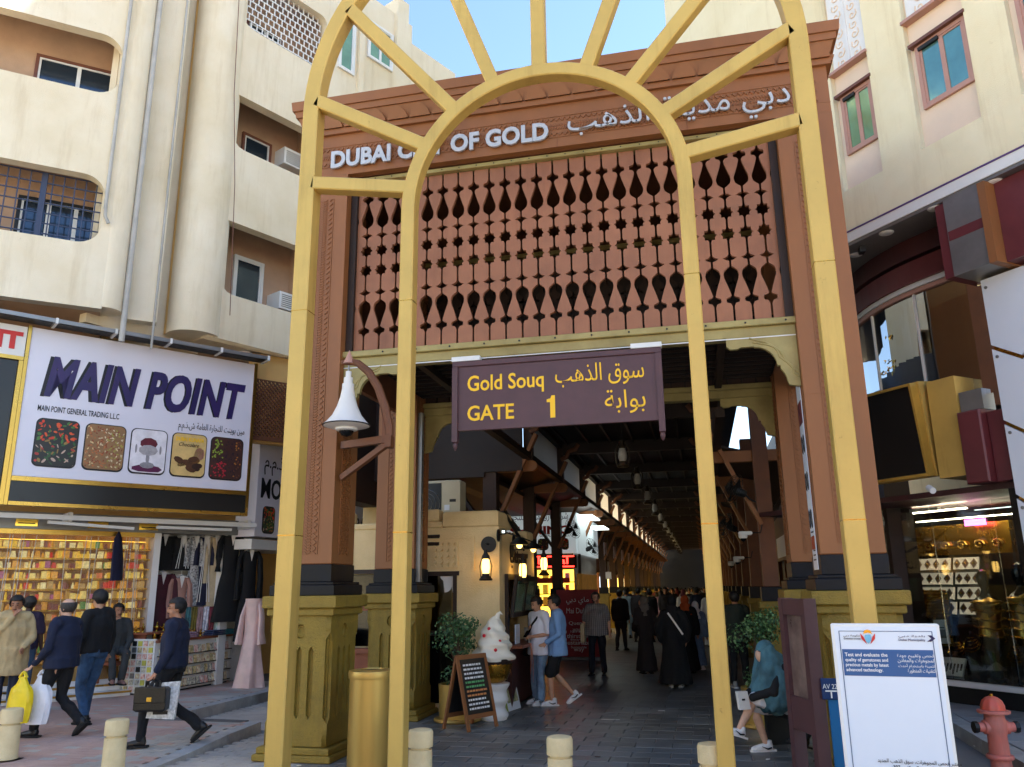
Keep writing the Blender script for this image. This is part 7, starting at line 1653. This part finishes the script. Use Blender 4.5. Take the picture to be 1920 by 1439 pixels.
person('young man in light blue shirt and black shorts stepping left',at_px(1048,1322),R(106),1.76,Jv,'a',LB,'long',.78,C('shorts_black',(18,18,21)),'short',shoes=('sneaker_swoosh',(236,236,236)),hair='short',nod=.12,collar=LB)
# 9 woman in patterned top
person('woman in patterned top and black trousers behind the two young men',at_px(985,1256),R(80),1.66,dict(kL=(-.09,.14,.5),aL=(-.09,.2,.1),kR=(.09,0,.49),aR=(.1,-.3,.15),footR=(0,.8,-.5)),'b',C('leaf_print',(70,70,64),var=.9,scale=24,rgb2=(190,180,160)),'long',.78,C('trousers_blk',(18,18,20)),'long',shoes=('sneaker_w',(220,220,220)),hair='long',vox=.016)
# 10 plaid man
def plaid():
    mt=C('plaid',(176,172,166),var=0); n=mt.node_tree.nodes; l=mt.node_tree.links; bs_=n['Principled BSDF']; tc=n.new('ShaderNodeTexCoord'); mx=None
    ws=[]
    for d,s in (('X',15),('Z',15)):
        wv_=n.new('ShaderNodeTexWave'); wv_.bands_direction=d; wv_.inputs['Scale'].default_value=s/2; l.new(tc.outputs['Object'],wv_.inputs[0]); r_=n.new('ShaderNodeValToRGB'); r_.color_ramp.elements[0].position=.2; r_.color_ramp.elements[1].position=.35; r_.color_ramp.elements[0].color=(.08,.08,.09,1); r_.color_ramp.elements[1].color=(.42,.40,.38,1); l.new(wv_.outputs[0],r_.inputs[0]); ws.append(r_)
    m_=n.new('ShaderNodeMix'); m_.data_type='RGBA'; m_.blend_type='MULTIPLY'; m_.inputs[0].default_value=.75; l.new(ws[0].outputs[0],m_.inputs[6]); l.new(ws[1].outputs[0],m_.inputs[7]); 
    ga=n.new('ShaderNodeMix'); ga.data_type='RGBA'; ga.blend_type='ADD'; ga.inputs[0].default_value=1; ga.inputs[7].default_value=(.08,.08,.08,1); l.new(m_.outputs[2],ga.inputs[6]); l.new(ga.outputs[2],bs_.inputs['Base Color']); return mt
PLD=plaid(); m10=at_px(1122,1267)
person('man in plaid short-sleeved shirt and dark trousers standing before the red banner',m10,R(178),1.76,dict(aR=(.14,.02,.09),kR=(.13,.03,.5),aL=(-.13,.0,.09),kL=(-.12,.03,.5),eR=(.28,-.02,1.14),wR=(.29,.04,.9),eL=(-.28,-.02,1.14),wL=(-.29,.04,.9)),'c',PLD,'short',.84,C('chino_navy',(24,26,38)),'long',hair='grey',fat=1.22,look=R(25),beard='full',collar=PLD)
q=rloc(m10,R(178),1.76,(.30,.02,1.0)); tb=thing('tote_bag','beige cloth tote bag hanging beside the man in plaid','bag',(q[0],q[1],q[2]-.32),R(178)); MB().mat(C('canvas',(214,196,156))).box(-.04,-.14,0,.04,.14,.42,bev=.03).build('sack',tb)
# 11.. people further down the gallery
V2=.018
KB=C('kurta_blue',(136,164,190)); m11=at_px(1177,1197); person('man in pale blue kurta walking away carrying a white bag',m11,R(0),1.76,dict(aR=(.1,.1,.09),aL=(-.1,-.12,.1)),'b',KB,'long',.55,KB,'long',hair='short',vox=V2,extra='back',fat=1.1)
q=rloc(m11,0,1.76,(-.30,.05,.80)); sackbag('white_carrier','white carrier bag held by the man in pale blue kurta',q,MT['bag_white'],.26,.45,R(90))
person('woman in long dark brown abaya with pale scarf near the middle of the gallery',at_px(1214,1263),R(20),1.66,dict(wL=(-.2,.2,1.0)),'b',robe=C('abaya_brown',(36,26,24)),hijab=C('scarf_grey',(100,92,84)),vox=V2,look=R(50),robe_w=.82)
person('woman in pink patterned dress walking away down the gallery',at_px(1243,1188),R(-5),1.68,{},'b',robe=C('pink_print',(150,84,92),var=.6,scale=14,rgb2=(210,170,170)),robe_w=.8,hair='long',vox=V2,extra='back',robe_hem=.35,pants=C('pk_tr',(150,80,90)),shoes=('shoe_black',(18,18,20)))
m14=at_px(1268,1288); person('woman in wide black abaya with a white bag strap across her back',m14,R(0),1.68,dict(eL=(-.3,-.02,1.14),eR=(.3,-.02,1.14)),'b',robe=C('abaya_black',(10,10,12)),robe_w=1.1,hijab=C('abaya_black',(10,10,12)),vox=V2,extra='back',look=0,shoes=('sneaker_w',(220,220,220)))
o=MB().mat('white_paint').tube([rloc(m14,0,1.68,p_) for p_ in ((-.08,-.16,1.44),(.05,-.20,1.25),(.2,-.24,1.02))],.02,6,sx=.4).build('bag_strap'); tag(o,'white bag strap across the back of the black abaya','strap')
person('person in orange headscarf and black robe beside the black abaya',at_px(1292,1262),R(0),1.66,{},'b',robe=C('abaya_black',(10,10,12)),robe_w=.9,hijab=C('orange',(176,76,24)),vox=V2,extra='back')
m16=at_px(1311,1257); person('girl in white headscarf and long denim pinafore walking away',m16,R(-4),1.52,dict(aR=(.1,.12,.09),aL=(-.1,-.1,.1)),'b',robe=C('denim_dress',(112,132,160),var=.2),robe_w=.72,robe_hem=.12,hijab=C('hijab_white',(232,230,234),var=.04),vox=V2,extra='back',shoes=('sneaker_w',(220,220,220)))
b=MB(); 
person('man in dark green T-shirt and black trousers standing with his back turned',at_px(1390,1290),R(8),1.76,dict(aR=(.12,.0,.09),aL=(-.12,.0,.09)),'b',C('tee_green',(38,46,36)),'short',.84,C('trousers_blk',(18,18,20)),'long',shoes=('sneaker_g',(150,150,146)),hair='short',vox=.015,extra='back',fat=1.1)
# seated woman with teal scarf
ws=at_px(1464,1410); TEAL=C('teal_scarf',(74,116,128),var=.25,scale=5); Jz=dict(pelvis=(0,-.18,.50),chest=(0,-.08,.80),neck=(0,.02,.98),head=(0,.10,1.12),sR=(.18,-.02,.93),sL=(-.18,-.02,.93),eR=(.22,.14,.70),wR=(.08,.36,.62),eL=(-.22,.16,.70),wL=(-.08,.38,.62),hR=(.09,-.16,.48),kR=(.10,.26,.52),aR=(.08,.14,.09),hL=(-.09,-.16,.50),kL=(-.02,.30,.60),aL=(.0,.52,.28),footL=(0,.95,.3))
sw_=person('seated woman under a teal headscarf in white trousers with crossed legs',ws,R(118),1.74,Jz,'c',C('top_black',(18,18,20)),'long',.42,C('trouser_white',(228,228,236),var=.05),'short',shoes=('sneaker_swoosh',(236,236,236)),hijab=TEAL,vox=.014,nod=.25)
b=MB(); b.tube([(0,.10,1.20),(0,.06,1.05),(0,.02,.85),(0,.05,.62),(.0,.12,.45)],[.10,.15,.22,.25,.16],16,sx=1.25,ax=(0,1,0)); blob('shawl',b,.016,TEAL,sw_,2,.05,3,8)
q=rloc(ws,R(118),1.74,(-.08,.50,.60)); hb_=thing('white_purse','small white folded purse in the lap of the seated woman','purse',q,R(118)); b=MB().mat(M('purse_white',(230,226,220),.4)).prism([(-.10,-.06),(.10,-.09),(.10,.05),(-.10,.07)],-.025,.025,Matrix.Rotation(PI/2,4,'Y')); b.build('pouch',hb_); MB().mat('dark_metal').box(-.03,-.02,.0,-.026,.02,.02).build('clasp',hb_)
bn_=thing('bench','dark bench under the seated woman','bench',(ws[0],ws[1],0),R(118)); MB().mat('dark_metal').box(-.9,-.45,.36,.5,-.05,.42,bev=.01).build('seat',bn_)
for x in (-.8,.4): MB().mat('dark_metal').box(x-.03,-.42,0,x+.03,-.08,.36).build('leg',bn_)
q=rloc(ws,R(118),1.74,(-.72,-.35,0)); Jq=dict(Jz); person('person in peach top seated behind the maroon totem',q,R(118),1.70,Jq,'c',C('peach',(206,150,120)),'long',.42,C('trousers_blk',(18,18,20)),'long',hair='long',vox=.02)
# far crowd
rr=random.Random(99); cc=[('black',(16,16,20)),('white',(214,212,210)),('charcoal',(48,48,54)),('navy',(36,44,70)),('beige',(176,156,130)),('maroon',(96,36,44)),('grey',(120,120,124)),('olive',(84,86,60))]
for k in range(20):
    y=26+2.0*k+rr.uniform(-1,1); x=rr.uniform(-3.3,.6); nm,c=cc[k%8]; nm2,c2=cc[(k*3+2)%8]; mt=C('far_'+nm,c); mt2=C('far2_'+nm2,c2); back=rr.random()<.6; rz=rr.uniform(-.3,.3)+(0 if back else PI); h=rr.uniform(1.6,1.82); before=set(o.name for o in COL.objects if o.parent is None) if False else None
    where=['among the nearest of the far walkers','a little beyond the middle of the gallery','far down the gallery','in the farthest part of the crowd'][k//5]
    if k%3==1: pp=person('walker in %s robe and %s headscarf %s'%(nm,nm2,where),(x,y,0),rz,h,{},'b',robe=mt,robe_w=.85,hijab=mt2,vox=.03,extra='back' if back else None)
    else: pp=person('walker in %s shirt and %s trousers %s'%(nm,nm2,where),(x,y,0),rz,h,dict(aR=(.1,.15,.09),aL=(-.1,-.15,.1)),'b',mt,'short' if k%2 else 'long',.85,mt2,'long',hair='short',vox=.03)
    CROWD=[]
    CROWD.append(pp)
    for q_ in range(2):
        y2=30+2.2*k+9*q_+rr.uniform(-1,1); x2=rr.uniform(-3.4,.7); dup(pp,(x2,y2,0),rr.uniform(-.4,.4)+(0 if rr.random()<.6 else PI),label='distant walker %s in %s %s and %s %s deep in the crowd'%('on the left' if x2<-1.4 else 'on the right',nm,'robe' if k%3==1 else 'shirt',nm2,'headscarf' if k%3==1 else 'trousers'),group='far crowd in the gallery')
bpy.data.scenes.remove(TMP)
